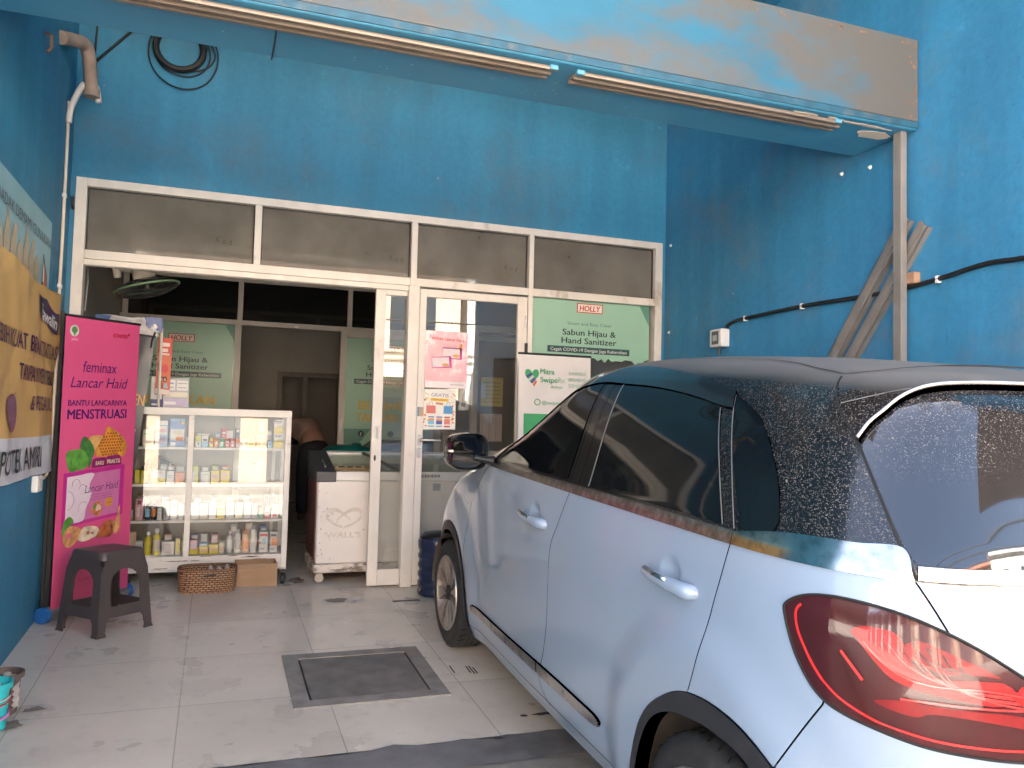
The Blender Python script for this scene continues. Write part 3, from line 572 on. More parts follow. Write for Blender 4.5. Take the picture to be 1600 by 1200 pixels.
Tx('feminax', .145, 1.415, .070, PURP, w=.275, shear=.12); Tx('Lancar Haid', .055, 1.322, .066, PURP, w=.465, shear=.25, bold=.004)
Tx('BANTU LANCARNYA', .045, 1.214, .036, PURP, w=.475, bold=.02); Tx('MENSTRUASI', .045, 1.135, .060, PURP, w=.475, bold=.03)
L1 = spline([(.051, .933), (.115, .956), (.179, .948), (.224, .894), (.204, .842), (.142, .831), (.08, .83)], True, 4)
L2 = spline([(.155, .965), (.182, 1.031), (.24, .992), (.267, .942), (.252, .886), (.232, .837), (.21, .901)], True, 4)
LEAFM = mk('leaf_print', (.10, .30, .045), rough=.4, var=.3, scale=22); LEAFD = mk('dark_leaf_print', (.05, .17, .04), rough=.4, var=.35, scale=30)
Fl('leaf_picture', L2, LEAFD, .0035); Fl('leaf_picture', L1, LEAFM, .0042)
for a in ((.10, .94), (.17, .945), (.205, .88), (.16, .835)):
    Fl('leaf_vein', [(.085, .838), (.089, .842), a], (.06, .17, .03), .005)
HON = mk('honey_print', (.62, .27, .045), rough=.4, var=.3, scale=14)
Fl('honeycomb_picture', spline([(.229, 1.028), (.328, 1.03), (.335, .998), (.282, .935), (.262, .956), (.227, .985)], True, 3), mk('wax_print', (.62, .36, .12), rough=.4, var=.25, scale=18), .0034)
H1 = spline([(.334, 1.02), (.368, 1.085), (.451, 1.048), (.515, 1.003), (.54, .951), (.513, .892), (.441, .901), (.284, .906), (.29, .963)], True, 4)
Fl('honeycomb_picture', H1, HON, .0040)
hx = []
for i in range(12):
    for j in range(9):
        u = .295+.0225*i+(.011 if j % 2 else 0); v = .912+.0185*j
        if (u-.40)**2/.012+(v-.97)**2/.0075 < .85: hx.append(ell(u, v, .0088, .0085, 6, 30))
Fl('honeycomb_cells', hx, (.38, .10, .012), .005)
Fl('ribbon_plate', [(.256, .836), (.254, .872), (.268, .893), (.355, .898), (.366, .886), (.370, .842)], (.24, .012, .12), .0048)
Fl('ribbon_plate', [(.372, .842), (.370, .892), (.382, .903), (.475, .906), (.494, .888), (.498, .844)], (.24, .012, .12), .0048)
Tx('BARU', .282, .852, .026, (.72, .62, .38), w=.065, bold=.02, d=.0058); Tx('PRAKTIS', .376, .856, .026, (.72, .62, .38), w=.108, bold=.02, d=.0058)
Fl('pack_picture', [(.042, .822), (.527, .843), (.528, .528), (.042, .502)], MAG, .0052)
Fl('pack_field', [(.067, .797), (.492, .815), (.488, .545), (.066, .525)], (.56, .16, .34), .0058)
Fl('pack_field', spline([(.067, .797), (.14, .80), (.27, .806), (.24, .74), (.26, .68), (.22, .60), (.2, .53), (.066, .525)], False, 4), (.70, .58, .62), .0062)
m = MB()
for (cu, cv, rr, a0, a1) in ((.07, .66, .055, -80, 80), (.135, .75, .03, 0, 200), (.185, .72, .025, 20, 190), (.20, .60, .04, 60, 200)):
    m.tube([fr(cu+rr*math.cos(R(a0+(a1-a0)*k/10)), cv-.022+rr*math.sin(R(a0+(a1-a0)*k/10)), .0068+dis(cu, cv)) for k in range(11)], .0012, 4)
m.build('pack_line_art', ink((.25, .06, .16)), bn)
Tx('Lancar Haid', .205, .690, .050, PURP, w=.275, shear=.25, rot=2, d=.0068)
for i in range(3): Fl('small_print', [(.25, .672-.014*i), (.425, .676-.014*i), (.425, .679-.014*i), (.25, .675-.014*i)], (.30, .05, .2), .0066)
Fl('orange_badge', rrect(.375, .592, .435, .645, .012), (.68, .28, .05), .0066); Tx('herbal', .383, .61, .012, (.35, .08, .05), w=.044, d=.0076)
Fl('splash_picture', flake(.31, .588, .055, .05, 13), mk('herb_print', (.50, .16, .06), rough=.4, var=.5, scale=30), .0070); Fl('splash_picture', flake(.315, .59, .03, .025, 9), (.70, .50, .36), .0076); Fl('splash_picture', flake(.29, .60, .016, .024, 9), (.12, .26, .06), .008)
Fl('leaf_picture', spline([(.045, .46), (.06, .54), (.10, .565), (.13, .53), (.09, .50)], True, 3), LEAFM, .0070)
GING = mk('ginger_print', (.62, .30, .12), rough=.4, var=.45, scale=26); GINW = mk('ginger_cut_print', (.72, .60, .42), rough=.4, var=.35, scale=24); GINR = mk('ginger_red_print', (.45, .12, .04), rough=.4, var=.4, scale=26)
for p_, c in (([(.057, .473), (.111, .508), (.193, .478), (.178, .431), (.11, .385), (.061, .412)], GING), ([(.17, .425), (.21, .489), (.313, .478), (.336, .433), (.225, .404)], GINW), ([(.308, .422), (.389, .505), (.45, .484), (.435, .406), (.366, .408)], GINR), ([(.429, .487), (.470, .50), (.498, .59), (.505, .51), (.513, .448), (.465, .41)], GING)):
    Fl('root_picture', spline(p_, True, 3), c, .0074)
for (u, v, r_) in ((.10, .455, .022), (.245, .452, .016), (.28, .445, .012)): Fl('root_picture', ell(u, v, r_, r_*.7), (.66, .14, .25) if r_ > .02 else (.42, .16, .09), .008)
Tx('konimex', .2, .17, .02, (.45, .03, .12), w=.10)

GREYV = mk('grey_banner_vinyl', (.075, .072, .078), rough=.32, var=.14, scale=1.6)
bg_, fr, dis = None, None, None
P0, P1 = Vector((-2.16, .30, .0)), Vector((-1.80, .30, .0))
bg_ = thing('grey_banner', 'dark grey hanging banner with a sanitary pad picture, tilted behind the pink banner', 'banner', (-1.98, .30, 0))
TL_, TR_, BL_, BR_ = (-2.25, 1.76), (-1.77, 1.712), (-2.38, .17), (-1.928, .12)
def skew(u, v, d=0.):     # u along the top 0..1, v down 0..1
    a = (TL_[0]+(TR_[0]-TL_[0])*u, TL_[1]+(TR_[1]-TL_[1])*u); b = (BL_[0]+(BR_[0]-BL_[0])*u, BL_[1]+(BR_[1]-BL_[1])*u)
    x = a[0]+(b[0]-a[0])*v; z = a[1]+(b[1]-a[1])*v
    return Vector((max(x, -2.26), .30-d+.012*math.sin(u*5+v*7)+.006*math.sin(v*23+u*3), z))
m = MB(); m.grid(lambda a, b: skew(a, b), 16, 40, flip=True); m.build('banner_sheet', GREYV, bg_, smooth=True)
fk = lambda u, v, d=0.: skew(u, 1-v, d+.004)
text('NIGHT COFEN', .925, .705, .036, fk, ink((.62, .30, .06)), bg_, w=.9, align='R', bold=.025, d=.003) if False else None
text('FEN', .985, .700, .050, fk, ink((.62, .30, .06)), bg_, w=.20, align='R', bold=.03, d=.003)
text('dengan', .93, .585, .022, fk, ink((.55, .53, .52)), bg_, w=.15, align='R', d=.003); text('Hungu', .90, .552, .022, fk, ink((.55, .53, .52)), bg_, w=.12, align='R', d=.003)
flat('sheet_picture', [(.72, .20), (.78, .46), (.96, .46), (.86, .20)], fk, ink((.42, .41, .42)), bg_, d=.003); flat('sheet_picture', [(.74, .455), (.78, .475), (.93, .475), (.96, .46)], fk, ink((.55, .33, .12)), bg_, d=.0035)
for r_, c in ((1., (.55, .54, .54)), (.72, (.42, .41, .41)), (.5, (.55, .54, .54))): flat('pad_picture', ell(.88, .30, .13*r_, .075*r_), fk, ink(c), bg_, d=.004+.001*(1-r_))
m = MB(); m.tube([skew(-.01, 0), skew(1.01, 0)], .007, 8); m.build('top_rail', BLACKP, bg_, smooth=45)
m = MB(); m.tube([skew(.99, -.02), skew(.965, .02), skew(.97, .05)], .007, 6); m.build('corner_clip', BLACKP, bg_, smooth=45)
m = MB(); m.tube([(-1.99, .33, .0), (-1.80, .315, 1.72)], .006, 6).tube([(-1.9, .5, 0), (-1.99, .33, .9)], .006, 6); m.build('stand_rod', BLACKP, bg_, smooth=45)

WVIN = mk('white_banner_vinyl', (.66, .62, .58), rough=.4, var=.05)
bn, fr, dis = rollup('white_banner', 'white roll-up banner with a green heart logo, between the swing door and the car', (.68, -.36, -.016), (1.25, -.36, -.016), 1.66, -.03, WVIN, DSTEEL)
GRN = ink((.03, .30, .10))
f2 = lambda u, v, d=0.: fr(u, v-.03, d+.006)
for s_ in (-1, 1): flat('heart_logo', spline([(.10, 1.475), (.10+s_*.030, 1.505), (.10+s_*.052, 1.535), (.10+s_*.048, 1.57), (.10+s_*.022, 1.575), (.10, 1.548)], True, 4), f2, GRN, bn, d=.002)
for i, c in enumerate(((.03, .03, .20), (.5, .5, .5), (.10, .03, .25), (.62, .16, .05))): flat('heart_stripe', [(.052+.018*i, 1.525-.020*i), (.064+.018*i, 1.512-.02*i), (.104+.012*i, 1.540-.018*i), (.094+.012*i, 1.552-.018*i)], f2, ink(c), bn, d=.003)
text('Mitra', .165, 1.545, .042, f2, GRN, bn, w=.11, bold=.012); text('Swipe', .165, 1.485, .042, f2, GRN, bn, w=.135, bold=.012); text('Rx', .305, 1.485, .042, f2, ink((.30, .45, .36)), bn, w=.055)
text('Belanja', .25, 1.445, .020, f2, GRN, bn, w=.09, shear=.2)
for i, b in enumerate(('SWIPERX', 'BERGABUNG', 'DENGAN')): text(b, .39, 1.545-.045*i, .026, f2, ink((.16, .36, .24)), bn, w=.14)
m = MB(); m.tube([f2(.145+.022*math.cos(k*.628), 1.34+.022*math.sin(k*.628), .002) for k in range(10)], .003, 5, closed=True); m.build('round_icon', GRN, bn); text('@swiperx.id', .18, 1.325, .026, f2, GRN, bn, w=.2)
flat('green_field', [(.04, 1.0), (.04, 1.255), (.5, 1.255), (.42, 1.0)], f2, ink((.04, .34, .12)), bn, d=.002)

# fabric banners on the left wall
fl_ = frame((XL, 0, 0), (0, 1, 0), (0, 0, 1)); flw = lambda u, v, d=0.: Vector((XL+d, u, v))
o = thing('blue_wall_banner', 'pale blue wall banner partly covered by the yellow fabric banner', 'banner', (XL, -1.6, 1.6))
m = MB(); m.grid(lambda a, b: flw(-2.9+2.30*a, 1.45+(.79+.005*a)*b, .006), 8, 4); m.build('banner_sheet', mk('pale_blue_vinyl', (.26, .45, .50), rough=.5, var=.10, scale=2.5), o)
fw2 = lambda u, v, d=0.: flw(u, v, .008+d)
text('SAKIT KEPALA MENDADAK DEMAM? GUNAKAN', -.64, 2.085, .058, fw2, ink((.03, .06, .10)), o, w=2.0, align='R', bold=-.004)
flat('box_picture', [(-.82, 1.84), (-.68, 1.80), (-.69, 1.92), (-.80, 2.03)], fw2, PBLACK, o, d=.002); flat('box_picture', [(-.79, 1.86), (-.69, 1.815), (-.70, 1.90), (-.79, 1.985)], fw2, ink((.50, .09, .05)), o, d=.003); flat('box_picture', [(-.81, 1.88), (-.775, 1.87), (-.78, 1.96), (-.805, 1.99)], fw2, ink((.65, .62, .55)), o, d=.004)
flat('skyline_picture', [[(-1.8+.13*i, 1.8), (-1.69+.13*i, 1.8), (-1.69+.13*i, 1.95+.05*((i*7) % 3)), (-1.74+.13*i, 2.0+.05*((i*5) % 3)), (-1.8+.13*i, 1.95)] for i in range(7)], fw2, ink((.42, .34, .22)), o, d=.002)
o = thing('yellow_wall_banner', 'creased golden yellow fabric banner hanging on the left wall', 'banner', (XL, -1.4, .8))
def sag(u): return 1.872+.018*((u+.36)/-1.3)-.030*math.sin(max(0, min(1, (u+1.7)/1.34))*math.pi)
def crease(u, v): return .026+.008*math.sin(7*u+6*v)+.004*math.sin(-11*u+9*v+1)+.0020*math.sin(25*(u+.6*v))+.003*math.sin(17*(u-.9*v))
def yb(a, b):
    u = -2.9+2.54*a; top = sag(u); bot = .83
    return flw(u, bot+(top-bot)*b, crease(u, bot+(top-bot)*b))
YEL = mk('golden_fabric', (.56, .345, .125), rough=.6, var=.06, scale=3, bump=.1)
m = MB(); m.grid(lambda a, b: yb(a, .205+.795*b), 120, 60); m.build('banner_sheet', YEL, o, smooth=True)
m = MB(); m.grid(lambda a, b: yb(a, .205*b), 120, 14); m.build('lower_band', mk('white_fabric', (.58, .58, .62), rough=.6, var=.06, bump=.1), o, smooth=True)
fy = lambda u, v, d=0.: flw(u, v, crease(u, v)+d+.005)
PP = ink((.035, .014, .075))
m = MB(); m.grid(lambda a, b: fy(-.96+.51*a, (1.695-.07*a+.012*math.sin(a*6))+(.095+.035*a-.01*math.sin(a*9))*b, .002), 36, 8, flip=False); m.build('brand_patch', PP, o, smooth=True)
text('Etawalin', -.925, 1.682, .072, fy, PWHITE, o, w=.43, bold=.03, d=.006, rot=-5)
text('LEBIH KUAT BERAKTIVITAS', -.42, 1.475, .085, fy, PP, o, w=1.42, align='R', bold=.012)
text('TANPA NYERI SENDI', -.42, 1.325, .085, fy, PP, o, w=.90, align='R', bold=.012)
text('& PEGAL LINU', -.42, 1.18, .080, fy, PP, o, w=.60, align='R', bold=.012)
text('APOTEK AMIRI', -.70, .875, .12, fy, PBLACK, o, w=1.05, align='R', bold=.01)
flat('round_picture', ell(-1.46, 1.16, .09), fy, ink((.16, .07, .12)), o, d=.004)

# ------------------------------------------------------------------ plastic stool
STOOLM = mk('brown_grey_plastic', (.062, .050, .050), rough=.42, var=.08, scale=12, bump=.08)
st = thing('plastic_stool', 'dark brown plastic stool with flared legs standing in front of the pink banner', 'stool', (-1.895, -.655, fz(-.655)-.004), Matrix.Rotation(R(43), 3, 'Z'))
m = MB()
prof = [(.118, .452), (.132, .449), (.139, .436), (.141, .418), (.143, .405)]
def sq(r, z, rc=.035, n=5): return [(x, y, z) for x, y in rrect(-r, -r, r, r, min(rc, r*.4), n)]
rings = [sq(r, z) for r, z in [(.05, .449), (.118, .452)]+prof[1:]]; n = len(rings[0]); vs = [v for g in rings for v in g]; fs = [tuple(range(n))]
for i in range(len(rings)-1):
    for k in range(n): fs.append((i*n+(k+1) % n, i*n+k, (i+1)*n+k, (i+1)*n+(k+1) % n))
m.add(vs, fs); m.build('seat', STOOLM, st, world=False, smooth=35)
# four arched sides: each is a panel between two legs, with an arch cut out and a low stretcher
def side_pt(u, z):     # u -1..1 across a face
    r = .143+(.405-z)*.075
    return r*u, r
for k in range(4):
    rot = Matrix.Rotation(R(90*k), 4, 'Z'); m = MB()
    def pt(u, z, d=0.):
        x, r = side_pt(u, z); return rot @ Vector((x, -(r-d), z))
    # outline of half: leg outer at |u|=1 ; opening from z=.13 to arch top .345
    N_ = 14; ou = []; inn = []
    for s_ in (-1, 1):
        z_lo, zc, zt = .150, .275, .352
        leg = .40       # inner edge position at base of opening
        pts_in = [(s_*.56, .150)]+[(s_*.60, .20), (s_*.60, zc)]+[(s_*.60*math.cos(R(a)), zc+(zt-zc)*math.sin(R(a))) for a in (18, 36, 54, 72, 90)]
        pts_out = [(s_*1.0, .150), (s_*1.0, .20), (s_*1.0, zc), (s_*1.0, zc+.04), (s_*1.0, .345), (s_*.85, .405), (s_*.5, .405), (s_*0.0, .405)]
        for d0 in (0, .006):
            pass
        for i in range(len(pts_in)-1):
            a, b, c, d = pts_in[i], pts_out[i], pts_out[i+1], pts_in[i+1]
            q = [pt(*a), pt(*b), pt(*c), pt(*d), pt(*a, .006), pt(*b, .006), pt(*c, .006), pt(*d, .006)]
            fs = [(0, 1, 2, 3), (7, 6, 5, 4), (0, 3, 7, 4)] if s_ > 0 else [(3, 2, 1, 0), (4, 5, 6, 7), (4, 7, 3, 0)]
            m.add(q, fs)
        # lower leg with foot
        a, b = (s_*.60, .150), (s_*1.0, .150)
        q = [pt(s_*.60, .095), pt(s_*1, .095), pt(*b), pt(*a)]+[pt(s_*.60, .095, .006), pt(s_*1, .095, .006), pt(*b, .006), pt(*a, .006)]
        m.add(q, [(0, 1, 2, 3), (7, 6, 5, 4), (0, 3, 7, 4)] if s_ > 0 else [(3, 2, 1, 0), (4, 5, 6, 7), (4, 7, 3, 0)])
        P_ = [(s_*.60, .095), (s_*.70, .072), (s_*.73, .02), (s_*.70, .012), (s_*.70, 0)]; Q_ = [(s_*1.0, .095), (s_*1.0, .072), (s_*1.0, .02), (s_*1.03, .012), (s_*1.03, 0)]
        for i in range(4):
            q = [pt(*P_[i+1]), pt(*Q_[i+1]), pt(*Q_[i]), pt(*P_[i])]+[pt(*P_[i+1], .007), pt(*Q_[i+1], .007), pt(*Q_[i], .007), pt(*P_[i], .007)]
            m.add(q, [(0, 1, 2, 3), (7, 6, 5, 4), (0, 3, 7, 4)] if s_ > 0 else [(3, 2, 1, 0), (4, 5, 6, 7), (4, 7, 3, 0)])
    m.build('leg_panel', STOOLM, st, world=False, smooth=35)
    b = MB(); q = [pt(-.60, .095, .002), pt(.60, .095, .002), pt(.60, .155, .002), pt(-.60, .155, .002), pt(-.60, .095, .008), pt(.60, .095, .008), pt(.60, .155, .008), pt(-.60, .155, .008)]
    b.add(q, [(0, 1, 2, 3), (7, 6, 5, 4), (3, 2, 6, 7), (1, 0, 4, 5)]); b.build('stretcher', STOOLM, st, world=False)

# ------------------------------------------------------------------ small things on the forecourt floor
def on_floor(x, y, h=0): return (x, y, fz(y)+h)
cv = thing('inspection_cover', 'dark concrete inspection cover set in the tiled floor beside the car', 'floor cover', on_floor(-.63, -1.72))
def slopebox(x0, y0, x1, y1, h0, h1): return [(x0, y0, fz(y0)+h0), (x1, y0, fz(y0)+h0), (x1, y1, fz(y1)+h0), (x0, y1, fz(y1)+h0), (x0, y0, fz(y0)+h1), (x1, y0, fz(y0)+h1), (x1, y1, fz(y1)+h1), (x0, y1, fz(y1)+h1)]
m = MB(); a, b, c, d = -.985, -2.085, -.275, -1.365; e = .075
m.hexa(slopebox(a, b, c, b+e, -.02, .006)).hexa(slopebox(a, d-e, c, d, -.02, .006)).hexa(slopebox(a, b+e, a+e, d-e, -.02, .006)).hexa(slopebox(c-e, b+e, c, d-e, -.02, .006)); m.build('frame', mk('cover_frame_cement', (.24, .22, .20), rough=.85, var=.25, scale=10, bump=.6, dirt=(.22, .2, .18), damt=.5, dscale=5, dlo=.55, dhi=.7), cv)
MB().hexa(slopebox(a+e+.010, b+e+.008, c-e-.008, d-e-.008, -.02, .003)).build('lid', CONC_DK, cv, bevel=.003)
MB().hexa(slopebox(a+e, b+e, c-e, d-e, -.02, .0010)).build('joint', DARKGAP, cv)
o = thing('floor_drain', 'narrow dark metal drain slot in the tiles by the door', 'drain', on_floor(-.115, -.41)); MB().hexa(slopebox(-.205, -.422, -.025, -.395, -.02, .003)).build('grate', mk('drain_metal', (.08, .075, .07), rough=.6, metal=.4, var=.3, scale=30), o)
o = thing('paper_slip', 'crumpled white paper slip lying on the tiles by the freezer', 'paper', on_floor(-.442, -.36)); m = MB(); m.grid(lambda a, b: Vector((-.47+.05*a+.006*b, -.385+.05*b, fz(-.36)+.004+.008*math.sin(a*4+b*3)**2)), 6, 6); m.build('sheet', ink((.62, .62, .66)), o, smooth=True)
STAIN = mk('floor_stain', (.21, .175, .15), rough=.5, var=.3, scale=20)
def stain(x, y, sx, sy, k=18, m_=STAIN, h=.0035):
    m = MB(); P_ = [(x+sx*random.uniform(.9, 1.1)*math.cos(2*math.pi*i/k)*random.uniform(.6, 1.2), y+sy*math.sin(2*math.pi*i/k)*random.uniform(.6, 1.2)) for i in range(k)]
    m.add([(u, v, fz(v)+h) for u, v in P_], [tuple(range(k))]); return m
struct('floor_stain', stain(-.56, -.32, .085, .055), STAIN)
SCUFF = mk('tyre_scuff', (.035, .033, .032), rough=.6, var=.4, scale=40)
m = MB()
for (x, y, l) in ((-.10, -1.78, .10), (-.085, -1.79, .12), (-.07, -1.80, .09), (-.18, -1.76, .11)): m.add([(x-.004, y-l/2, fz(y-l/2)+.0035), (x+.004, y-l/2, fz(y-l/2)+.0035), (x+.006, y+l/2, fz(y+l/2)+.0035), (x-.002, y+l/2, fz(y+l/2)+.0035)], [(0, 1, 2, 3)])
struct('tyre_scuff', m, SCUFF)
struct('oil_spot', MB().add(*[(stain(-.03, -2.40, .018, .018, 12).v), [tuple(range(12))]]).add(stain(.06, -2.40, .05, .016, 14).v, [tuple(range(14))]).add(stain(-.22, -2.60, .02, .012, 9, h=.008).v, [tuple(range(9))]), SCUFF)
struct('soil_spill', MB().add(stain(-2.02, -1.84, .045, .04, 22).v, [tuple(range(14))]).add(stain(-2.09, -2.02, .05, .09, 24).v, [tuple(range(14))]), mk('spilt_soil', (.20, .17, .14), rough=.95, var=.3, scale=30))
# pots at the left edge
SOIL = mk('dry_soil', (.10, .07, .05), rough=.95, var=.4, scale=30); PEB = mk('pale_pebble', (.50, .44, .36), rough=.8, var=.2)
def pot(name, label, x, y, r, h, mat):
    z = fz(y); o = thing(name, label, 'pot', (x, y, z)); m = MB()
    m.lathe([(.01, 0), (r*.82, 0), (r*.95, h*.86), (r*1.10, h*.87), (r*1.12, h), (r*1.02, h), (r*.93, h*.8), (.01, h*.8)], (x, y, z), n=32); m.build('bucket', mat, o, smooth=40)
    m = MB(); m.lathe([(.001, h*.83), (r*.93, h*.82)], (x, y, z), n=20, cap=False); m.build('soil', SOIL, o)
    m = MB()
    for i in range(5):
        a = i*1.3; q = Vector((x+r*.6*math.cos(a), y+r*.6*math.sin(a), z+h*.86)); m.lathe([(.001, -.012), (.014, -.006), (.018, .002), (.012, .010), (.001, .012)], q, n=8)
    m.build('pebble', PEB, o, smooth=60); return o
pb = pot('plant_bucket', 'brown plastic bucket of soil and pebbles by the left wall', -2.15, -1.83, .075, .165, mk('brown_bucket_plastic', (.12, .085, .075), rough=.55, var=.2, scale=20))
fp = lambda x, y, r: (lambda u, v, d=0.: Vector((x+(r+d)*math.cos(u/r), y+(r+d)*math.sin(u/r), fz(y)+v)))
fq = fp(-2.15, -1.83, .069)
flat('label', [(-.055+.01*(i % 2), .02+.011*i) for i in range(10)]+[(-.012-.006*(i % 3), .13-.011*i) for i in range(10)], fq, ink((.42, .38, .37)), pb, d=.004)
pc = pot('paint_can', 'turquoise and red paint can used as a planter at the left edge', -2.150, -2.0, .068, .185, ink((.03, .45, .48)))
fq = fp(-2.150, -2.0, .066)
flat('red_stripe', [(-.12+.02*i, .085+.004*i) for i in range(10)]+[(.08-.02*i, .148+.0-.004*i) for i in range(10)], fq, PRED, pc, d=.003); flat('label_print', [(-.10+.02*i, .11+.003*i) for i in range(6)]+[(.0-.02*i, .13-.001*i) for i in range(6)], fq, PWHITE, pc, d=.0045); flat('pink_stripe', [(-.12+.02*i, .03+.004*i) for i in range(10)]+[(.08-.02*i, .075-.003*i) for i in range(10)], fq, ink((.60, .25, .50)), pc, d=.003)

# ------------------------------------------------------------------ water bottle by the wheel
wb = thing('water_bottle', 'dark blue ribbed water bottle on the floor between swing door and front wheel', 'water bottle', on_floor(.13, -.27))
pr = [(.01, 0), (.125, .0), (.135, .012)]
for i in range(5): z = .03+i*.062; pr += [(.135, z), (.127, z+.012), (.127, z+.026), (.135, z+.040)]
pr += [(.137, .345), (.138, .37), (.126, .39), (.01, .395)]
m = MB(); m.lathe(pr, on_floor(.13, -.27), n=32); m.build('bottle_body', mk('navy_translucent_plastic', (.012, .022, .06), rough=.22, var=.15), wb, smooth=40)
m = MB(); m.lathe([(.124, .392), (.122, .40), (.095, .425), (.05, .432), (.01, .434)], on_floor(.13, -.27), n=28); m.build('cap', BLACKP, wb, smooth=40)
# dark strip put in for the shaded gap beside the wall corner
o = thing('corner_shade_strip', 'dark upright strip standing in for the shaded gap in the left wall corner', 'channel', (-2.262, -.20, -.01)); MB().box((XL+.001, -.33, -.02), (XL+.022, -.06, 1.78)).box((XL+.022, -.33, -.02), (XL+.05, -.30, 1.78)).box((XL+.022, -.09, -.02), (XL+.05, -.06, 1.78)).build('profile', DSTEEL, o, bevel=.003)
# ------------------------------------------------------------------ medicine cabinet
CABM = mk('white_cabinet_enamel', (.74, .70, .64), rough=.45, var=.05, scale=8, dirt=(.34, .26, .19), damt=.75, dscale=7, dlo=.60, dhi=.72, stretch=(.6, 1, 2.2))
cb = thing('display_cabinet', 'white glazed medicine display cabinet full of boxes and bottles in the open shopfront', 'cabinet', (-1.39, .68, 0))
x0, x1, yf, yb_ = -1.97, -.825, .45, .90
m = MB()
m.box((x0, yf, 1.180), (x1, yf+.035, 1.232)).box((x0, yb_-.035, 1.180), (x1, yb_, 1.232)).box((x0, yf+.035, 1.180), (x0+.035, yb_-.035, 1.232)).box((x1-.035, yf+.035, 1.180), (x1, yb_-.035, 1.232))
for (a, b) in ((x0, yf), (x1-.04, yf), (x0, yb_-.04), (x1-.04, yb_-.04)): m.box((a, b, .06), (a+.04, b+.04, 1.180))
m.box((x0+.04, yf, .090), (x1-.04, yf+.03, .182)).box((x0, yf-.004, .075), (x1, yf+.03, .090)).box((x0, yf+.04, .09), (x0+.03, yb_, .182)).box((x1-.03, yf+.04, .09), (x1, yb_-.04, .182))
m.build('frame', CABM, cb, bevel=.003)
MB().box((x0+.03, yf+.03, .150), (x1-.03, yb_-.03, .180)).build('bottom_board', CABM, cb)
MB().box((x0+.036, yf+.036, 1.222), (x1-.036, yb_-.036, 1.230)).build('top_pane', CABM, cb)
MB().box((-1.535, yf-.004, .182), (-1.497, yf+.016, 1.180)).build('mullion', CABM, cb, bevel=.002)
for z in (.935, .672, .415): MB().box((x0+.035, yf+.03, z), (x1-.035, yb_-.04, z+.016)).build('shelf', CABM, cb)
CABG = glass('cabinet_glass', (.90, .91, .89), dust=.012, refl=.72)
for a, b in ((x0+.04, -1.535), (-1.497, x1-.04)): MB().add([(a, yf+.012, .182), (b, yf+.012, .182), (b, yf+.012, 1.180), (a, yf+.012, 1.180)], [(0, 1, 2, 3)]).build('front_pane', CABG, cb)
MB().box((x0+.04, yb_-.022, .182), (x1-.04, yb_-.018, 1.180)).build('back_pane', mk('hazy_back_glass', (.30, .27, .23), rough=.3, var=.2, scale=3), cb)
MB().box((-1.215, yb_-.05, .2), (-1.165, yb_-.03, 1.178)).box((-.93, yb_-.05, .2), (-.905, yb_-.03, .93)).build('back_slider_stile', CABM, cb)
m = MB()
for a in (x0+.06, x1-.10):
    for b in (yf+.04, yb_-.08): m.box((a, b, 0), (a+.04, b+.04, .078))
m.build('foot', BLACKP, cb)
fcb = frame((0, yf-.0005, 0), (1, 0, 0), (0, 0, 1))
flat('paint_wear', [flake(random.uniform(-1.9, -.86), random.choice((.10, .15, .178)), random.uniform(.02, .07), .004, 9) for i in range(16)], fcb, mk('bare_wood_wear', (.20, .14, .10), rough=.8, var=.3), cb, d=.001)
flat('marker_scrawl', flake(-1.08, .167, .09, .006, 15), fcb, PBLACK, cb, d=.0015)

# ------------------------------------------------------------------ products
Y_, Z1, Z2, Z3, Z4 = .545, .951, .688, .431, .180
def U(px): return -1.821+(px-228)*.004387
def C3(h):
    return {'yel': (.66, .52, .04), 'wht': (.66, .64, .60), 'crm': (.62, .56, .44), 'blu': (.10, .20, .48), 'lbl': (.20, .42, .60), 'org': (.68, .22, .06), 'red': (.56, .04, .05), 'grn': (.10, .45, .25), 'lil': (.42, .36, .50), 'pnk': (.62, .34, .38), 'ygr': (.52, .55, .12), 'drk': (.03, .04, .05), 'pch': (.66, .44, .30), 'gry': (.36, .36, .38), 'mar': (.22, .02, .05), 'nav': (.05, .06, .2), 'brn': (.25, .11, .04)}[h]
PGRP = 'medicine packs in the display cabinet'
def pack(label, a, b, z, h, c, marks=(), y=Y_, dep=.045, rz=0., name='medicine_box', cat='box', group=PGRP):
    """carton: body and printed front bands (u0,v0,u1,v1 in fractions, colour)"""
    xa, xb = U(a), U(b); cx = (xa+xb)/2
    rz = rz or random.uniform(-4, 4)
    o = thing(name, label, cat, (cx, y, z), Matrix.Rotation(R(rz), 3, 'Z'), group=group)
    w2 = (xb-xa)/2-.0015; d2 = min(dep, .05)
    m = MB(); m.box((-w2, 0, .0005), (w2, d2*2, h)); m.build('carton', ink(C3(c), .4), o, world=False, bevel=.0012, seg=1)
    fr = lambda u, v, d=0.: Vector((-w2+u*2*w2, -d, v*h))
    for i, (u0, v0, u1, v1, k) in enumerate(marks):
        mm = MB(); mm.prism(rect(u0, v0, u1, v1), fr, 0, .0008+.0003*i); mm.build('printed_panel', ink(C3(k), .4), o, world=False)
    return o
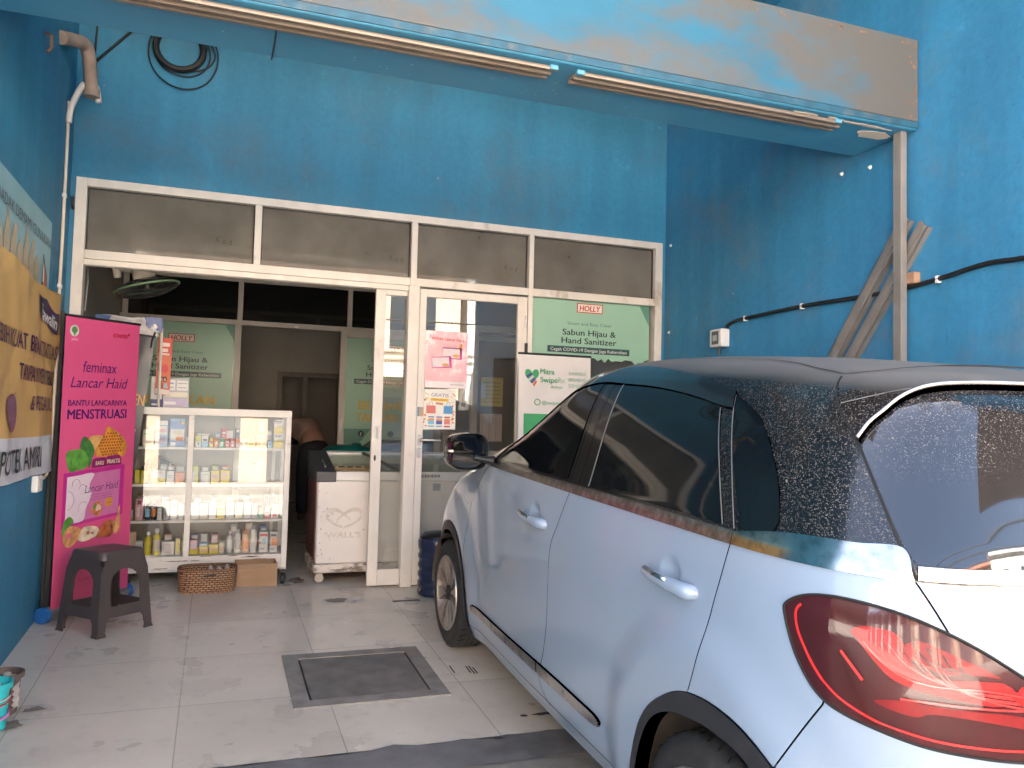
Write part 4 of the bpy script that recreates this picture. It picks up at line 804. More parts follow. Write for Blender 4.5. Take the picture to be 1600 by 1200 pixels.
def bottle(label, a, b, z, h, c, cc, lab=None, y=Y_+.03, shoulder=.75, group=PGRP, cat='bottle'):
    xa, xb = U(a), U(b); r = (xb-xa)/2-.001; o = thing('medicine_bottle', label, cat, ((xa+xb)/2, y, z), group=group)
    m = MB(); m.lathe([(.002, .0005), (r*.95, .0005), (r, .004), (r, h*shoulder), (r*.8, h*(shoulder+.07)), (r*.45, h*(shoulder+.1)), (r*.45, h*.88), (.002, h*.88)], n=18); m.build('bottle_body', ink(C3(c), .25), o, world=False, smooth=40)
    m = MB(); m.lathe([(r*.55, h*.86), (r*.56, h*.99), (r*.5, h), (.002, h)], n=16); m.build('cap', ink(C3(cc), .35), o, world=False, smooth=40)
    if lab: m = MB(); m.lathe([(r*1.012, h*.15), (r*1.012, h*.58)], n=18, cap=False); m.build('label', ink(C3(lab), .4), o, world=False, smooth=40)
    return o
B1, T1 = (.1, .35, .9, .6), (.1, .75, .9, .9)
# top shelf
pack('cream carton with green print, leftmost on the top shelf', 224, 241, Z1, .120, 'crm', ((.1, .70, .6, .78, 'grn'), (.1, .3, .9, .34, 'gry'), (.1, .2, .8, .24, 'gry')))
pack('tall white and blue mask box second from the left on the top shelf', 242.5, 262, Z1, .188, 'lbl', ((.04, .82, .96, .98, 'wht'), (.08, .45, .92, .78, 'wht'), (.12, .56, .88, .68, 'pnk'), (.1, .1, .9, .38, 'lil')))
pack('tallest blue box with an orange patch on the top shelf', 264, 288, Z1, .205, 'blu', ((.05, .22, .95, .62, 'wht'), (.2, .38, .8, .58, 'crm'), (.42, .22, .88, .36, 'org'), (.72, .80, .92, .90, 'yel'), (.05, .90, .95, .99, 'lbl'), (.08, .04, .4, .16, 'wht')))
pack('small white and violet carton right before the cabinet mullion, top shelf', 289, 294.5, Z1, .07, 'wht', ((.1, .3, .9, .6, 'lil'),))
pack('white and green carton just right of the mullion on the top shelf', 304, 313, Z1, .085, 'wht', ((.0, .55, 1, 1, 'ygr'), (.3, .2, .7, .4, 'grn')))
pack('white and pale blue carton beside the green and white one, top shelf', 313.5, 324, Z1, .085, 'wht', ((0, .0, 1, .45, 'lbl'), (.2, .55, .8, .7, 'blu')))
pack('small yellow carton left of the small orange one, top shelf', 325.5, 332, Z1, .066, 'yel', ((.15, .4, .85, .7, 'red'),))
pack('small brown orange carton with white square, top shelf', 333, 340.5, Z1, .066, 'org', ((.3, .35, .7, .65, 'wht'),))
pack('small mint green carton in the row of small boxes, top shelf', 341.5, 349, Z1, .066, 'grn', ((.15, .45, .85, .6, 'wht'), (.2, .25, .8, .35, 'wht')))
pack('small red carton directly right of the mint green one, top shelf', 350, 357.5, Z1, .066, 'red', ((.15, .5, .85, .75, 'wht'), (.3, .15, .7, .35, 'wht')))
pack('small red carton directly left of the orange and violet one, top shelf', 358.5, 366, Z1, .066, 'red', ((.15, .5, .85, .75, 'pnk'), (.3, .15, .7, .35, 'wht')))
pack('small red carton lying on top of the row of small boxes', 344, 352, Z1+.0665, .068, 'red', ((.15, .5, .85, .7, 'wht'), (.3, .2, .6, .35, 'pnk')))
pack('small orange and violet carton in the row of small boxes, top shelf', 367, 375, Z1, .066, 'pch', ((0, .5, 1, 1, 'org'), (.2, .2, .8, .45, 'lil')))
pack('dark blue tube box leaning behind the small cartons on the top shelf', 367, 374, Z1, .14, 'nav', ((.1, .8, .9, .95, 'wht'),), y=Y_+.10, dep=.02, rz=6)
pack('small lilac carton left of the tall yellow box, top shelf', 376.5, 384, Z1, .068, 'lil', ((.2, .3, .8, .6, 'pch'),))
pack('tall yellow carton with dark print on the top shelf', 385, 398, Z1, .110, 'yel', ((.25, .2, .75, .85, 'brn'), (.35, .3, .65, .75, 'yel')))
pack('orange carton at the bottom of the orange stack, top shelf', 401, 416, Z1, .100, 'org', ((.35, .2, .75, .8, 'pch'), (.1, .86, .9, .95, 'wht')), rz=.8)
pack('orange carton on top of the orange stack, top shelf', 401, 415.5, Z1+.1005, .098, 'org', ((.35, .2, .75, .8, 'pch'), (.1, .86, .9, .95, 'wht')), rz=-1.2)
pack('small sky blue carton between orange and white yellow stacks, top shelf', 418.5, 426.5, Z1, .056, 'lbl', ((.2, .4, .8, .6, 'blu'),))
for lab, zz in (('white and yellow carton at the bottom of the rightmost stack, top shelf', Z1), ('white and yellow carton on top of the rightmost stack, top shelf', Z1+.1065)):
    pack(lab, 428, 444, zz, .106, 'wht', ((0, .02, 1, .45, 'yel'), (.1, .72, .7, .78, 'gry'), (.1, .82, .8, .9, 'drk'), (.3, .45, .9, .55, 'ygr')), rz=1)
pack('flat white paper bag lying on the left cartons of the top shelf', 306, 326, Z1+.087, .012, 'wht', (), y=Y_+.02, rz=7, name='paper_bag', cat='bag')
# second shelf
pack('yellow carton leftmost on the second shelf', 215, 223, Z2, .095, 'yel', ((.2, .1, .8, .5, 'ygr'),))
pack('yellow and black carton second on the second shelf', 224, 234, Z2, .092, 'yel', ((.55, 0, .9, 1, 'drk'), (.1, .2, .45, .6, 'ygr')))
pack('wide white carton with a yellow foot on the second shelf', 241, 261, Z2, .095, 'wht', ((0, 0, 1, .42, 'yel'), (.2, .75, .7, .85, 'pnk')))
pack('plain white carton with grey print left of the orange one, second shelf', 262.5, 273.5, Z2, .088, 'wht', ((.15, .6, .8, .68, 'gry'), (.15, .45, .7, .52, 'gry')))
bottle('small brown jar with white cap standing on the plain white carton', 263, 273, Z2+.0885, .055, 'brn', 'wht', 'wht', shoulder=.8, cat='jar')
pack('orange carton with a white oval on the second shelf', 275.5, 290, Z2, .080, 'org', (), rz=.5)
fo = frame((0, Y_-.0, 0), (1, 0, 0), (0, 0, 1))
pack('tall yellow green carton just right of the mullion, second shelf', 300.5, 311, Z2, .125, 'ygr', ((.0, .0, .6, .7, 'wht'), (.5, .1, .9, .5, 'yel')))
pack('light grey carton left of two yellow cartons, second shelf', 314.5, 329, Z2, .085, 'wht', ((.1, .1, .9, .8, 'gry'), (.15, .15, .85, .75, 'wht')))
pack('yellow carton directly right of the light grey one, second shelf', 330.5, 344, Z2, .095, 'yel', ((.15, .15, .85, .7, 'pch'), (.2, .2, .8, .35, 'yel')))
pack('yellow carton rightmost on the second shelf', 345.5, 360, Z2, .097, 'yel', ((.15, .3, .85, .8, 'pch'), (.2, .4, .8, .55, 'yel')))
o = thing('toothbrush', 'red and white toothbrush leaning behind the wide carton on the second shelf', 'toothbrush', (U(236), Y_+.11, Z2), group=PGRP); m = MB(); m.tube([(U(240), Y_+.115, Z2), (U(235), Y_+.11, Z2+.13)], .006, 6); m.build('handle', ink(C3('wht')), o); m = MB(); m.obox((U(234.3), Y_+.108, Z2+.135), (1, 0, .3), (0, 1, 0), (-.3, 0, 1), .011, .006, .03); m.build('head', ink(C3('red')), o, bevel=.004)
o = thing('black_bag', 'black plastic bag slumped at the back of the second shelf', 'bag', (U(245), .78, Z2), group=PGRP); m = MB()
m.grid(lambda a, b: Vector((U(245)+(.02+.09*math.sin(b*math.pi*.93+.12))*math.cos(a*6.283)*(1+.15*math.sin(a*19)), .78+.05*math.sin(b*math.pi*.93+.12)*math.sin(a*6.283), Z2+.17*b*(1+.12*math.sin(a*12)))), 28, 12); m.build('bag', mk('black_bag_plastic', (.02, .02, .022), rough=.3, bump=.6), o, smooth=True)
paper('red_tag', 'tiny red tag stuck on the back glass above the empty part of the second shelf', [(U(394), .805), (U(405), .810), (U(405), .826), (U(394), .820)], frame((0, .86, 0), (1, 0, 0), (0, 0, 1)), (.66, .07, .05), 'tag')
# third shelf
bottle('short yellow bottle with brown cap leftmost on the third shelf', 205, 215, Z3, .118, 'yel', 'brn', 'crm', shoulder=.55)
pack('tall pink carton on the third shelf', 218, 230, Z3, .152, 'pnk', ((.25, .72, .75, .92, 'mar'), (.3, .15, .6, .6, 'wht')))
for a, lab in ((232, 'dark bottle with green cap beside the pink carton, third shelf'), (241, 'dark bottle with green cap beside the small white carton, third shelf')): bottle(lab, a, a+8.5, Z3, .134, 'drk', 'ygr', 'lbl' if a < 240 else 'org', shoulder=.62)
for a, b, h, c, lab in ((251, 258, .085, 'wht', 'short white carton right of the dark bottles'), (260, 269, .125, 'gry', 'pale striped carton behind the short white one'), (271, 281, .140, 'wht', 'tall white carton left of the mullion'), (283, 291, .11, 'wht', 'slim white carton touching the mullion'),
                     (302, 314, .115, 'wht', 'white carton first right of the mullion'), (315.5, 328, .118, 'crm', 'cream carton second right of the mullion'), (329.5, 341, .12, 'wht', 'white carton third right of the mullion'), (342.5, 355, .118, 'yel', 'pale yellow carton fourth right of the mullion'), (356.5, 369, .122, 'wht', 'white carton fifth right of the mullion'), (370.5, 383, .12, 'crm', 'cream carton sixth right of the mullion'), (384.5, 396, .125, 'wht', 'white carton left of the light green one'), (397, 406.5, .11, 'gry', 'grey white carton beside the green and orange pack')):
    pack(lab+' on the third shelf', a, b, Z3, h, c, ((.1, .7, .9, .76, 'gry'), (.1, .45, .7, .5, 'lil'), (.1, .2, .8, .25, 'crm')))
pack('slim pack half green half orange on the third shelf', 409, 415.5, Z3, .078, 'grn', ((0, .55, 1, 1, 'org'),))
pack('grey cartons topped red pack on the third shelf', 417.5, 427.5, Z3+.047, .05, 'gry', ((.1, .4, .9, .6, 'lil'),), rz=.5)
pack('low red carton under the grey one on the third shelf', 416.5, 427, Z3, .046, 'red', ((.15, .3, .85, .7, 'wht'),), rz=.5)
pack('low white carton with red oval at the right end, third shelf', 428.5, 441, Z3, .048, 'wht', ((.2, .25, .8, .7, 'red'),), rz=.5)
pack('pink and white carton stacked at the right end of the third shelf', 429.5, 441, Z3+.0485, .055, 'wht', ((.1, .5, .9, .9, 'pnk'),), rz=.5)
for a, lab in ((418, 'red lip balm card standing above the grey carton'), (430, 'red lip balm card standing at the right cabinet post')): pack(lab, a, a+8, Z3, .17, 'pnk', ((.2, .2, .8, .9, 'mar'), (.35, .3, .65, .8, 'pnk')), y=Y_+.12, dep=.008)
# bottom shelf
pack('open cream cardboard sleeve leaning on the bottom shelf at far left', 205, 220, Z4, .15, 'pch', (), y=Y_+.12, dep=.02, rz=9)
pack('white carton with violet print half hidden by the stool, bottom shelf', 221, 232, Z4, .10, 'wht', ((.1, .3, .9, .8, 'lil'),))
bottle('yellow oil bottle first from the left on the bottom shelf', 233, 244.5, Z4, .165, 'yel', 'wht', 'yel', shoulder=.68)
bottle('yellow oil bottle with tall white cap beside the white carton, bottom shelf', 246, 258, Z4, .185, 'yel', 'wht', 'crm', shoulder=.68)
pack('squat white and pink carton left of the mullion, bottom shelf', 259.5, 279, Z4, .095, 'wht', ((.1, .2, .9, .8, 'pnk'), (.15, .25, .85, .75, 'wht')))
pack('slim yellow carton touching the mullion, bottom shelf', 280.5, 288, Z4, .12, 'crm', ((.1, .1, .9, .9, 'yel'),))
pack('low yellow carton right of the mullion, bottom shelf', 302, 316, Z4, .035, 'yel', (), rz=.5); pack('pink carton on the low yellow carton, bottom shelf', 302.5, 314, Z4+.0355, .065, 'pnk', ((.1, .3, .9, .6, 'lil'),), rz=.5)
pack('yellow carton under the pale blue one, bottom shelf', 317, 331, Z4, .055, 'yel', ((.1, .3, .9, .7, 'pch'),), rz=.5); pack('flat pale blue carton on a yellow one, bottom shelf', 317.5, 330, Z4+.0555, .022, 'lbl', ((.1, .3, .9, .7, 'wht'),), rz=.5)
pack('yellow carton left of the white bottles, bottom shelf', 332.5, 347, Z4, .066, 'yel', ((.1, .3, .9, .7, 'pch'),)); pack('cream carton behind the white bottles, bottom shelf', 348, 356, Z4, .08, 'crm', ((.1, .3, .9, .7, 'pch'),))
bottle('white pump bottle first in the bottle row, bottom shelf', 359, 369, Z4, .165, 'wht', 'wht', 'wht', shoulder=.72); bottle('white bottle second in the bottle row, bottom shelf', 371, 382, Z4, .172, 'wht', 'wht', 'gry', shoulder=.76)
bottle('orange bottle in the bottle row, bottom shelf', 383.5, 394.5, Z4, .168, 'pch', 'org', 'org', shoulder=.78); bottle('tallest white bottle in the bottle row, bottom shelf', 396, 408, Z4, .195, 'wht', 'gry', 'wht', shoulder=.78)
pack('white carton with blue disc and orange corner, bottom shelf', 411, 426, Z4, .150, 'wht', ((.1, .8, .9, .92, 'red'), (.3, .42, .75, .70, 'lbl'), (.0, .4, .25, .55, 'org'), (.1, .15, .6, .22, 'gry')))
pack('white and orange carton at the right end of the bottom shelf', 428.5, 441, Z4, .145, 'wht', ((.2, .35, 1, .75, 'org'), (.1, .8, .9, .92, 'drk'), (.1, .12, .6, .2, 'gry')))
# back rows
for (sh, z_, rows) in (('top', Z1, ((230, 240, .15, 'pch', 'peach'), (292, 300, .10, 'crm', 'cream'), (334, 343, .105, 'lbl', 'pale blue'), (352, 363, .12, 'wht', 'white'), (389, 400, .085, 'mar', 'maroon'), (417, 427, .13, 'gry', 'grey'))),
                       ('second', Z2, ((251, 262, .13, 'gry', 'grey'), (276, 288, .115, 'wht', 'white'), (316, 326, .115, 'crm', 'cream'), (332, 342, .125, 'ygr', 'lime'), (348, 358, .12, 'org', 'orange'))),
                       ('third', Z3, ((219, 229, .17, 'brn', 'brown'), (255, 266, .15, 'lil', 'lilac'), (305, 317, .15, 'gry', 'grey'), (331, 343, .155, 'drk', 'black'), (357, 369, .15, 'lil', 'lilac and white'), (383, 394, .158, 'gry', 'grey and blue'))),
                       ('bottom', Z4, ((262, 274, .13, 'pch', 'peach'), (289, 299, .14, 'ygr', 'lime'), (304, 314, .125, 'lil', 'lilac'), (319, 329, .13, 'wht', 'white'), (335, 346, .125, 'pnk', 'pink'), (365, 376, .20, 'gry', 'grey'), (390, 401, .205, 'crm', 'cream'), (414, 424, .18, 'blu', 'blue')))):
    for (a, b, h_, c_, nm_) in rows:
        pack(f'{nm_} carton standing in the back row of the {sh} shelf', a, b, z_, h_, c_, ((.1, .72, .9, .9, 'wht'), (.15, .4, .85, .55, 'crm')), y=Y_+.115)
# on top of the cabinet
ZT_ = 1.2325; TG = 'stock on top of the display cabinet'
pack('grey and white carton wall on top of the cabinet beneath the red flyer', 251, 291, ZT_, .215, 'gry', ((.03, .02, .97, .30, 'lil'), (.05, .10, .5, .2, 'wht'), (.10, .36, .95, .52, 'crm'), (.05, .58, .45, .92, 'wht'), (.52, .58, .95, .92, 'wht'), (.55, .66, .9, .70, 'gry'), (.1, .66, .4, .70, 'gry'), (.1, .8, .4, .84, 'blu'), (.55, .8, .9, .84, 'gry')), y=.56, dep=.05, rz=1.2, group=TG)
pack('white carton with a navy foot at the left end of the cabinet top', 232, 250, ZT_, .22, 'wht', ((0, 0, 1, .26, 'nav'), (.1, .06, .6, .12, 'wht'), (.3, .4, .8, .8, 'gry')), y=.58, dep=.05, rz=-1, group=TG)
o = thing('paper_sheaf', 'thin sheaf of leaflets lying on the cabinet top right of the cartons', 'leaflets', (U(315), .6, ZT_), group=TG)
m = MB(); m.grid(lambda a, b: Vector((U(294)+.185*a, .50+.12*b, ZT_+.002+.035*(1-a)**2.2)), 10, 3); m.build('leaflet', ink((.60, .60, .62)), o, smooth=True); MB().box((U(294), .51, ZT_), (U(338), .63, ZT_+.006)).build('leaflet_stack', ink((.30, .30, .34)), o)
fr5 = frame((0, .50, 0), (1, -.05, 0), (.0, -.03, 1))
o = paper('red_flyer', 'red strip flyer with two small faces and bottles, hung over the cabinet top', [(-1.775, 1.33), (-1.678, 1.318), (-1.672, 1.733), (-1.768, 1.730)], fr5, (.55, .06, .03), 'flyer')
flat('white_field', [[(-1.757, 1.67), (-1.69, 1.67), (-1.69, 1.695), (-1.757, 1.70)], [(-1.75, 1.63), (-1.70, 1.63), (-1.70, 1.655), (-1.75, 1.655)], [(-1.76, 1.61), (-1.69, 1.605), (-1.69, 1.62), (-1.76, 1.624)], [(-1.774, 1.332), (-1.679, 1.321), (-1.678, 1.357), (-1.773, 1.368)]], fr5, ink((.68, .58, .52)), o, d=.002)
flat('orange_field', [(-1.772, 1.37), (-1.680, 1.36), (-1.676, 1.60), (-1.770, 1.605)], fr5, ink((.60, .14, .06)), o, d=.002)
flat('bottle_picture', [(-1.765, 1.49), (-1.735, 1.49), (-1.735, 1.55), (-1.743, 1.56), (-1.743, 1.59), (-1.757, 1.59), (-1.757, 1.56), (-1.765, 1.55)], fr5, ink((.06, .02, .03)), o, d=.003)
flat('fruit_picture', ell(-1.715, 1.51, .022, .030), fr5, ink((.62, .05, .06)), o, d=.003)
for u, c in ((-1.735, (.03, .015, .012)), (-1.712, (.03, .015, .012))):
    flat('hair_picture', ell(u, 1.435, .014, .020), fr5, ink(c), o, d=.003); flat('face_picture', ell(u, 1.432, .008, .011), fr5, ink((.55, .30, .20)), o, d=.0035)
flat('shirt_picture', [(-1.755, 1.372), (-1.735, 1.41), (-1.725, 1.41), (-1.722, 1.372)], fr5, ink((.30, .08, .06)), o, d=.003); flat('shirt_picture', [(-1.722, 1.372), (-1.715, 1.405), (-1.70, 1.41), (-1.69, 1.37)], fr5, ink((.30, .42, .5)), o, d=.0032)
o = thing('plastic_pouch', 'blue and white glossy plastic pouch strip hanging behind the two banners', 'pouch', (-1.95, .50, 1.8))
PGL = mk('glossy_pouch', (.66, .65, .66), rough=.12, var=.3, scale=9, bump=.3, dirt=(.10, .13, .34), damt=.9, dscale=7, dlo=.5, dhi=.56)
m = MB(); m.grid(lambda a, b: Vector((-2.17+.43*a, .50+.012*math.sin(a*17+b*6), 1.76+.105*b+.006*math.sin(a*9))), 30, 6); m.build('pouch_sheet', PGL, o, smooth=True)
flat('blue_patch', [(-2.17, 1.81), (-2.10, 1.80), (-2.07, 1.865), (-2.17, 1.865)], frame((0, .485, 0), (1, 0, 0), (0, 0, 1)), ink((.05, .12, .34)), o)
flat('blue_patch', [(-1.86, 1.865), (-1.83, 1.79), (-1.79, 1.83), (-1.75, 1.78), (-1.742, 1.865)], frame((0, .485, 0), (1, 0, 0), (0, 0, 1)), ink((.14, .18, .38)), o)
flat('white_flap', [(-2.05, 1.78), (-1.80, 1.70), (-1.76, 1.74), (-1.78, 1.765), (-2.05, 1.80)], frame((0, .492, 0), (1, 0, 0), (0, 0, 1)), ink((.60, .59, .58)), o)
m = MB(); m.tube([(-1.745, .52, 1.235), (-1.745, .52, 1.80)], .010, 8); m.build('hanger_rod', ALU, o, smooth=45)

# ------------------------------------------------------------------ under and beside the cabinet
WICK = mk('woven_cane', (.30, .165, .085), rough=.7, var=.2, scale=20)
t = WICK.node_tree; L = t.links.new; p = t.nodes['Principled BSDF']; tc = t.nodes.new('ShaderNodeTexCoord'); br = t.nodes.new('ShaderNodeTexBrick')
br.inputs['Scale'].default_value = 1; br.inputs['Brick Width'].default_value = .034; br.inputs['Row Height'].default_value = .0145; br.inputs['Mortar Size'].default_value = .0032; br.inputs['Color1'].default_value = (.42, .25, .13, 1); br.inputs['Color2'].default_value = (.30, .165, .085, 1); br.inputs['Mortar'].default_value = (.06, .028, .014, 1)
sp = t.nodes.new('ShaderNodeSeparateXYZ'); cx_ = t.nodes.new('ShaderNodeCombineXYZ'); ad = t.nodes.new('ShaderNodeMath'); L(tc.outputs['Object'], sp.inputs[0]); L(sp.outputs[0], ad.inputs[0]); L(sp.outputs[1], ad.inputs[1]); L(ad.outputs[0], cx_.inputs[0]); L(sp.outputs[2], cx_.inputs[1]); L(cx_.outputs[0], br.inputs['Vector']); L(br.outputs[0], p.inputs['Base Color'])
bs = thing('wicker_basket', 'oval woven cane basket on the floor under the front of the cabinet', 'basket', (-1.365, .14, 0))
m = MB()
def oval(r, z, k=0): return [(( .187+r)*math.copysign(abs(math.cos(2*math.pi*i/40))**.55, math.cos(2*math.pi*i/40)), (.135+r)*math.copysign(abs(math.sin(2*math.pi*i/40))**.55, math.sin(2*math.pi*i/40)), z) for i in range(40)]
rg = [oval(-.012, .001), oval(-.004, .03), oval(.0, .09), oval(.004, .150), oval(.0, .154), oval(-.008, .15), oval(-.014, .02)]; n = 40; vs = [v for g in rg for v in g]; fs = [tuple(range(n-1, -1, -1))]
for i in range(6):
    for k in range(n): fs.append((i*n+k, i*n+(k+1) % n, (i+1)*n+(k+1) % n, (i+1)*n+k))
fs.append(tuple(6*n+k for k in range(n))); m.add(vs, fs); m.build('basket_wall', WICK, bs, world=False, smooth=50)
m = MB(); m.tube(oval(-.002, .154), .007, 6, closed=True); m.build('rim', mk('dark_cane', (.20, .10, .05), rough=.7, var=.3, scale=40), bs, world=False, smooth=True)
m = MB(); m.tube([(-.02, -.141, .115), (0, -.15, .122), (.03, -.15, .124), (.05, -.142, .128)], .006, 6); m.build('tag', PBLACK, bs, world=False)
o = thing('torn_paper', 'torn white paper scraps sticking out of the wicker basket', 'paper', (-1.33, .10, .1)); m = MB(); m.grid(lambda a, b: Vector((-1.36+.16*a, .06+.10*b, .125+.028*math.sin(a*7+b*9)+.02*math.sin(a*19))), 14, 8); m.build('scrap', ink((.55, .48, .42)), o, smooth=True)
CARD = mk('brown_cardboard', (.36, .225, .125), rough=.8, var=.1, scale=5, stretch=(1, 1, 6))
o = thing('cardboard_box', 'flattened brown cardboard box on the floor between basket and freezer', 'carton', (-1.04, .30, 0))
m = MB(); x0_, x1_ = -1.185, -.905
m.box((x0_, .20, .001), (x1_, .206, .155)).box((x0_, .206, .001), (x0_+.005, .44, .15)).box((x1_-.005, .206, .001), (x1_, .44, .15)).box((x0_, .44, .001), (x1_, .445, .15)).box((x0_+.005, .206, .001), (x1_-.005, .44, .006))
m.build('carton', CARD, o); flat('tape', rect(x0_+.02, .125, x1_-.08, .145), frame((0, .199, 0), (1, 0, 0), (0, 0, 1)), mk('brown_tape', (.22, .12, .06), rough=.3), o)
o = thing('castor_wheel', 'loose black swivel castor on the floor right of the cardboard box', 'castor', (-.86, .26, 0))
m = MB(); m.lathe([(.006, -.014), (.036, -.014), (.040, -.006), (.040, .006), (.036, .014), (.006, .014)], (-.865, .25, .040), axis='x', n=20); m.build('wheel', BLACKP, o, smooth=40); m = MB(); m.box((-.888, .225, .038), (-.883, .275, .095)).box((-.847, .225, .038), (-.842, .275, .095)).box((-.888, .225, .095), (-.842, .275, .10)); m.build('fork', DSTEEL, o)
m = MB(); m.tube([(-.81, .30, .012), (-.74, .33, .02), (-.72, .28, .015), (-.78, .26, .012)], .010, 6); m.build('strap', mk('brown_strap', (.09, .06, .05), rough=.8), o, smooth=True)

# ------------------------------------------------------------------ chest freezer
FRW = mk('chipped_white_enamel', (.70, .65, .60), rough=.38, var=.05, scale=5, dirt=(.26, .19, .14), damt=.8, dscale=9, dlo=.64, dhi=.72)
fz_ = thing('chest_freezer', 'worn white ice cream chest freezer with sloping glass lid on castors inside the doorway', 'freezer', (0, .5, 0))
a, b, c, d = -.66, .66, .18, .80
m = MB(); m.box((a+.012, c+.010, .14), (b, d, .735)); m.build('body', FRW, fz_, bevel=.012)
flat('end_panel', rect(.20, .17, .78, .72), frame((a+.012, 0, 0), (0, -1, 0), (0, 0, 1)), mk('maroon_end_panel', (.10, .014, .02), rough=.3, var=.4, scale=12), fz_) if False else None
m = MB(); m.box((a+.006, c+.05, .16), (a+.012, d-.03, .725)); m.build('end_panel', mk('maroon_end_panel', (.10, .014, .02), rough=.3, var=.4, scale=12), fz_)
m = MB(); m.box((a, c, .075), (b, d, .14)); m.build('base_skirt', mk('battered_enamel', (.60, .54, .48), rough=.5, var=.1, dirt=(.16, .12, .09), damt=.95, dscale=11, dlo=.50, dhi=.60, stretch=(.6, 1, 2)), fz_, bevel=.012)
m = MB(); m.box((a+.14, c, .735), (b, c+.05, .800)); m.build('front_rail', WHITEP, fz_, bevel=.005)
LIDG = mk('grey_lid_plastic', (.045, .047, .055), rough=.45, var=.1)
m = MB(); m.hexa([(a, c, .725), (a+.14, c, .725), (a+.14, d, .725), (a, d, .725), (a, c, .80), (a+.14, c, .80), (a+.14, d, .93), (a, d, .93)]); m.build('lid_end', LIDG, fz_, bevel=.006)
m = MB(); m.hexa([(a+.14, d-.06, .735), (b, d-.06, .735), (b, d, .735), (a+.14, d, .735), (a+.14, d-.06, .918), (b, d-.06, .918), (b, d, .93), (a+.14, d, .93)]); m.build('back_rail', WHITEP, fz_, bevel=.004)
m = MB(); m.obox((a+.07, .36, .852), (.0, .98, .2), (1, 0, 0), (0, -.2, .98), .10, .005, .006); m.build('lid_grip', STEEL, fz_)
MB().add([(a+.14, c+.05, .790), (b, c+.05, .790), (b, d-.06, .905), (a+.14, d-.06, .905)], [(0, 1, 2, 3)]).build('glass_lid', glass('freezer_lid_glass', (.72, .80, .72), dust=.10), fz_)
MB().box((a+.15, c+.055, .74), (b, d-.065, .745)).build('inner_tray', mk('freezer_inner', (.52, .58, .50), rough=.5), fz_)
m = MB(); m.tube([(-.06, c+.055, .80), (-.14, .5, .86), (-.24, d-.07, .915)], .012, 6); m.build('lid_seam', LIDG, fz_, smooth=True)
o = thing('snack_tray', 'brown printed tray with three round snacks under the freezer lid', 'tray', (-.40, .33, .77)); f6 = frame((-.52, .26, .80), (1, 0, 0), (0, .97, .24)); flat('tray_sheet', rect(0, 0, .26, .10), f6, ink((.42, .22, .07)), o, d=.010, th=.004); flat('tray_field', rect(.012, .03, .225, .095), f6, ink((.62, .52, .36)), o, d=.011)
for i in range(3): flat('round_snack', ell(.055+.062*i, .066, .028, .022), f6, ink((.16, .08, .04)), o, d=.0125)
m = MB()
for q in ((a+.05, c+.06), (b-.06, c+.06), (a+.05, d-.06), (b-.06, d-.06)):
    k = MB(); k.lathe([(.005, -.012), (.030, -.012), (.034, -.005), (.034, .005), (.030, .012), (.005, .012)], (q[0], q[1], .0345), axis='y', n=18).box((q[0]-.022, q[1]-.022, .04), (q[0]+.022, q[1]-.016, .078)).box((q[0]-.022, q[1]+.016, .04), (q[0]+.022, q[1]+.022, .078)); k.build('castor', mk('castor_plastic', (.48, .42, .34), rough=.5, var=.2), fz_, smooth=40)
ff = frame((0, c+.0102, 0), (1, 0, 0), (0, 0, 1)); GH = mk('ghost_print', (.56, .51, .44), rough=.45, var=.12, scale=14)
text("WALL'S", -.455, .325, .042, ff, GH, fz_, w=.25, align='C', bold=.03)
m = MB()
for s_, e_ in ((1, 1), (-1, 1)):
    pts = [(-.455+s_*.005, .400), (-.455+s_*.07, .425), (-.455+s_*.125, .475), (-.455+s_*.115, .515), (-.455+s_*.06, .525), (-.455+s_*.0, .495), (-.455-s_*.05, .45)]
    P_ = spline(pts, n=6); w_ = [.006+.010*math.sin(math.pi*i/(len(P_)-1)) for i in range(len(P_))]
    poly = [(u, v+q) for (u, v), q in zip(P_, w_)]+[(u, v-q) for (u, v), q in reversed(list(zip(P_, w_)))]
    m.prism(poly, ff, 0, .0008+.0002*s_)
m.build('faded_emblem', GH, fz_)
flat('chip', [flake(-.640+abs(random.gauss(0, .05)), random.uniform(.16, .73), random.uniform(.002, .006), random.uniform(.003, .009), 9) for i in range(26)], ff, mk('chip_rust', (.42, .32, .25), rough=.8, var=.3), fz_, d=.0012)
text('LIEBHERR', .085, .805-.045, .022, frame((0, c-.0005, 0), (1, 0, 0), (0, 0, 1)), PBLACK, fz_, w=.17, bold=.03); flat('code_sticker', rect(.20, .66, .26, .715), ff, ink((.35, .36, .35)), fz_)
GBIN = mk('green_basin_plastic', (.005, .10, .085), rough=.25, var=.1)
o = thing('green_basin', 'upturned dark green plastic basin behind the freezer lid', 'basin', (-.42, 1.02, .62))
m = MB(); m.lathe([(.25, .62), (.255, .64), (.24, .70), (.23, .88), (.215, .925), (.18, .955), (.10, .972), (.001, .976)], (-.30, 1.10, 0), n=36); m.build('basin_shell', GBIN, o, smooth=40)
m = MB(); m.lathe([(.035, .974), (.04, .984), (.02, .99), (.001, .991)], (-.24, 1.06, 0), n=16); m.build('foot_ring', GBIN, o, smooth=40)
o2 = thing('storage_drum', 'grey storage drum standing behind the freezer under the green basin', 'drum', (-.30, 1.10, 0)); m = MB(); m.lathe([(.01, 0), (.20, 0), (.21, .02), (.21, .60), (.22, .61), (.22, .618), (.01, .618)], (-.30, 1.10, 0), n=30); m.build('drum', mk('grey_drum', (.12, .12, .13), rough=.5), o2, smooth=40)

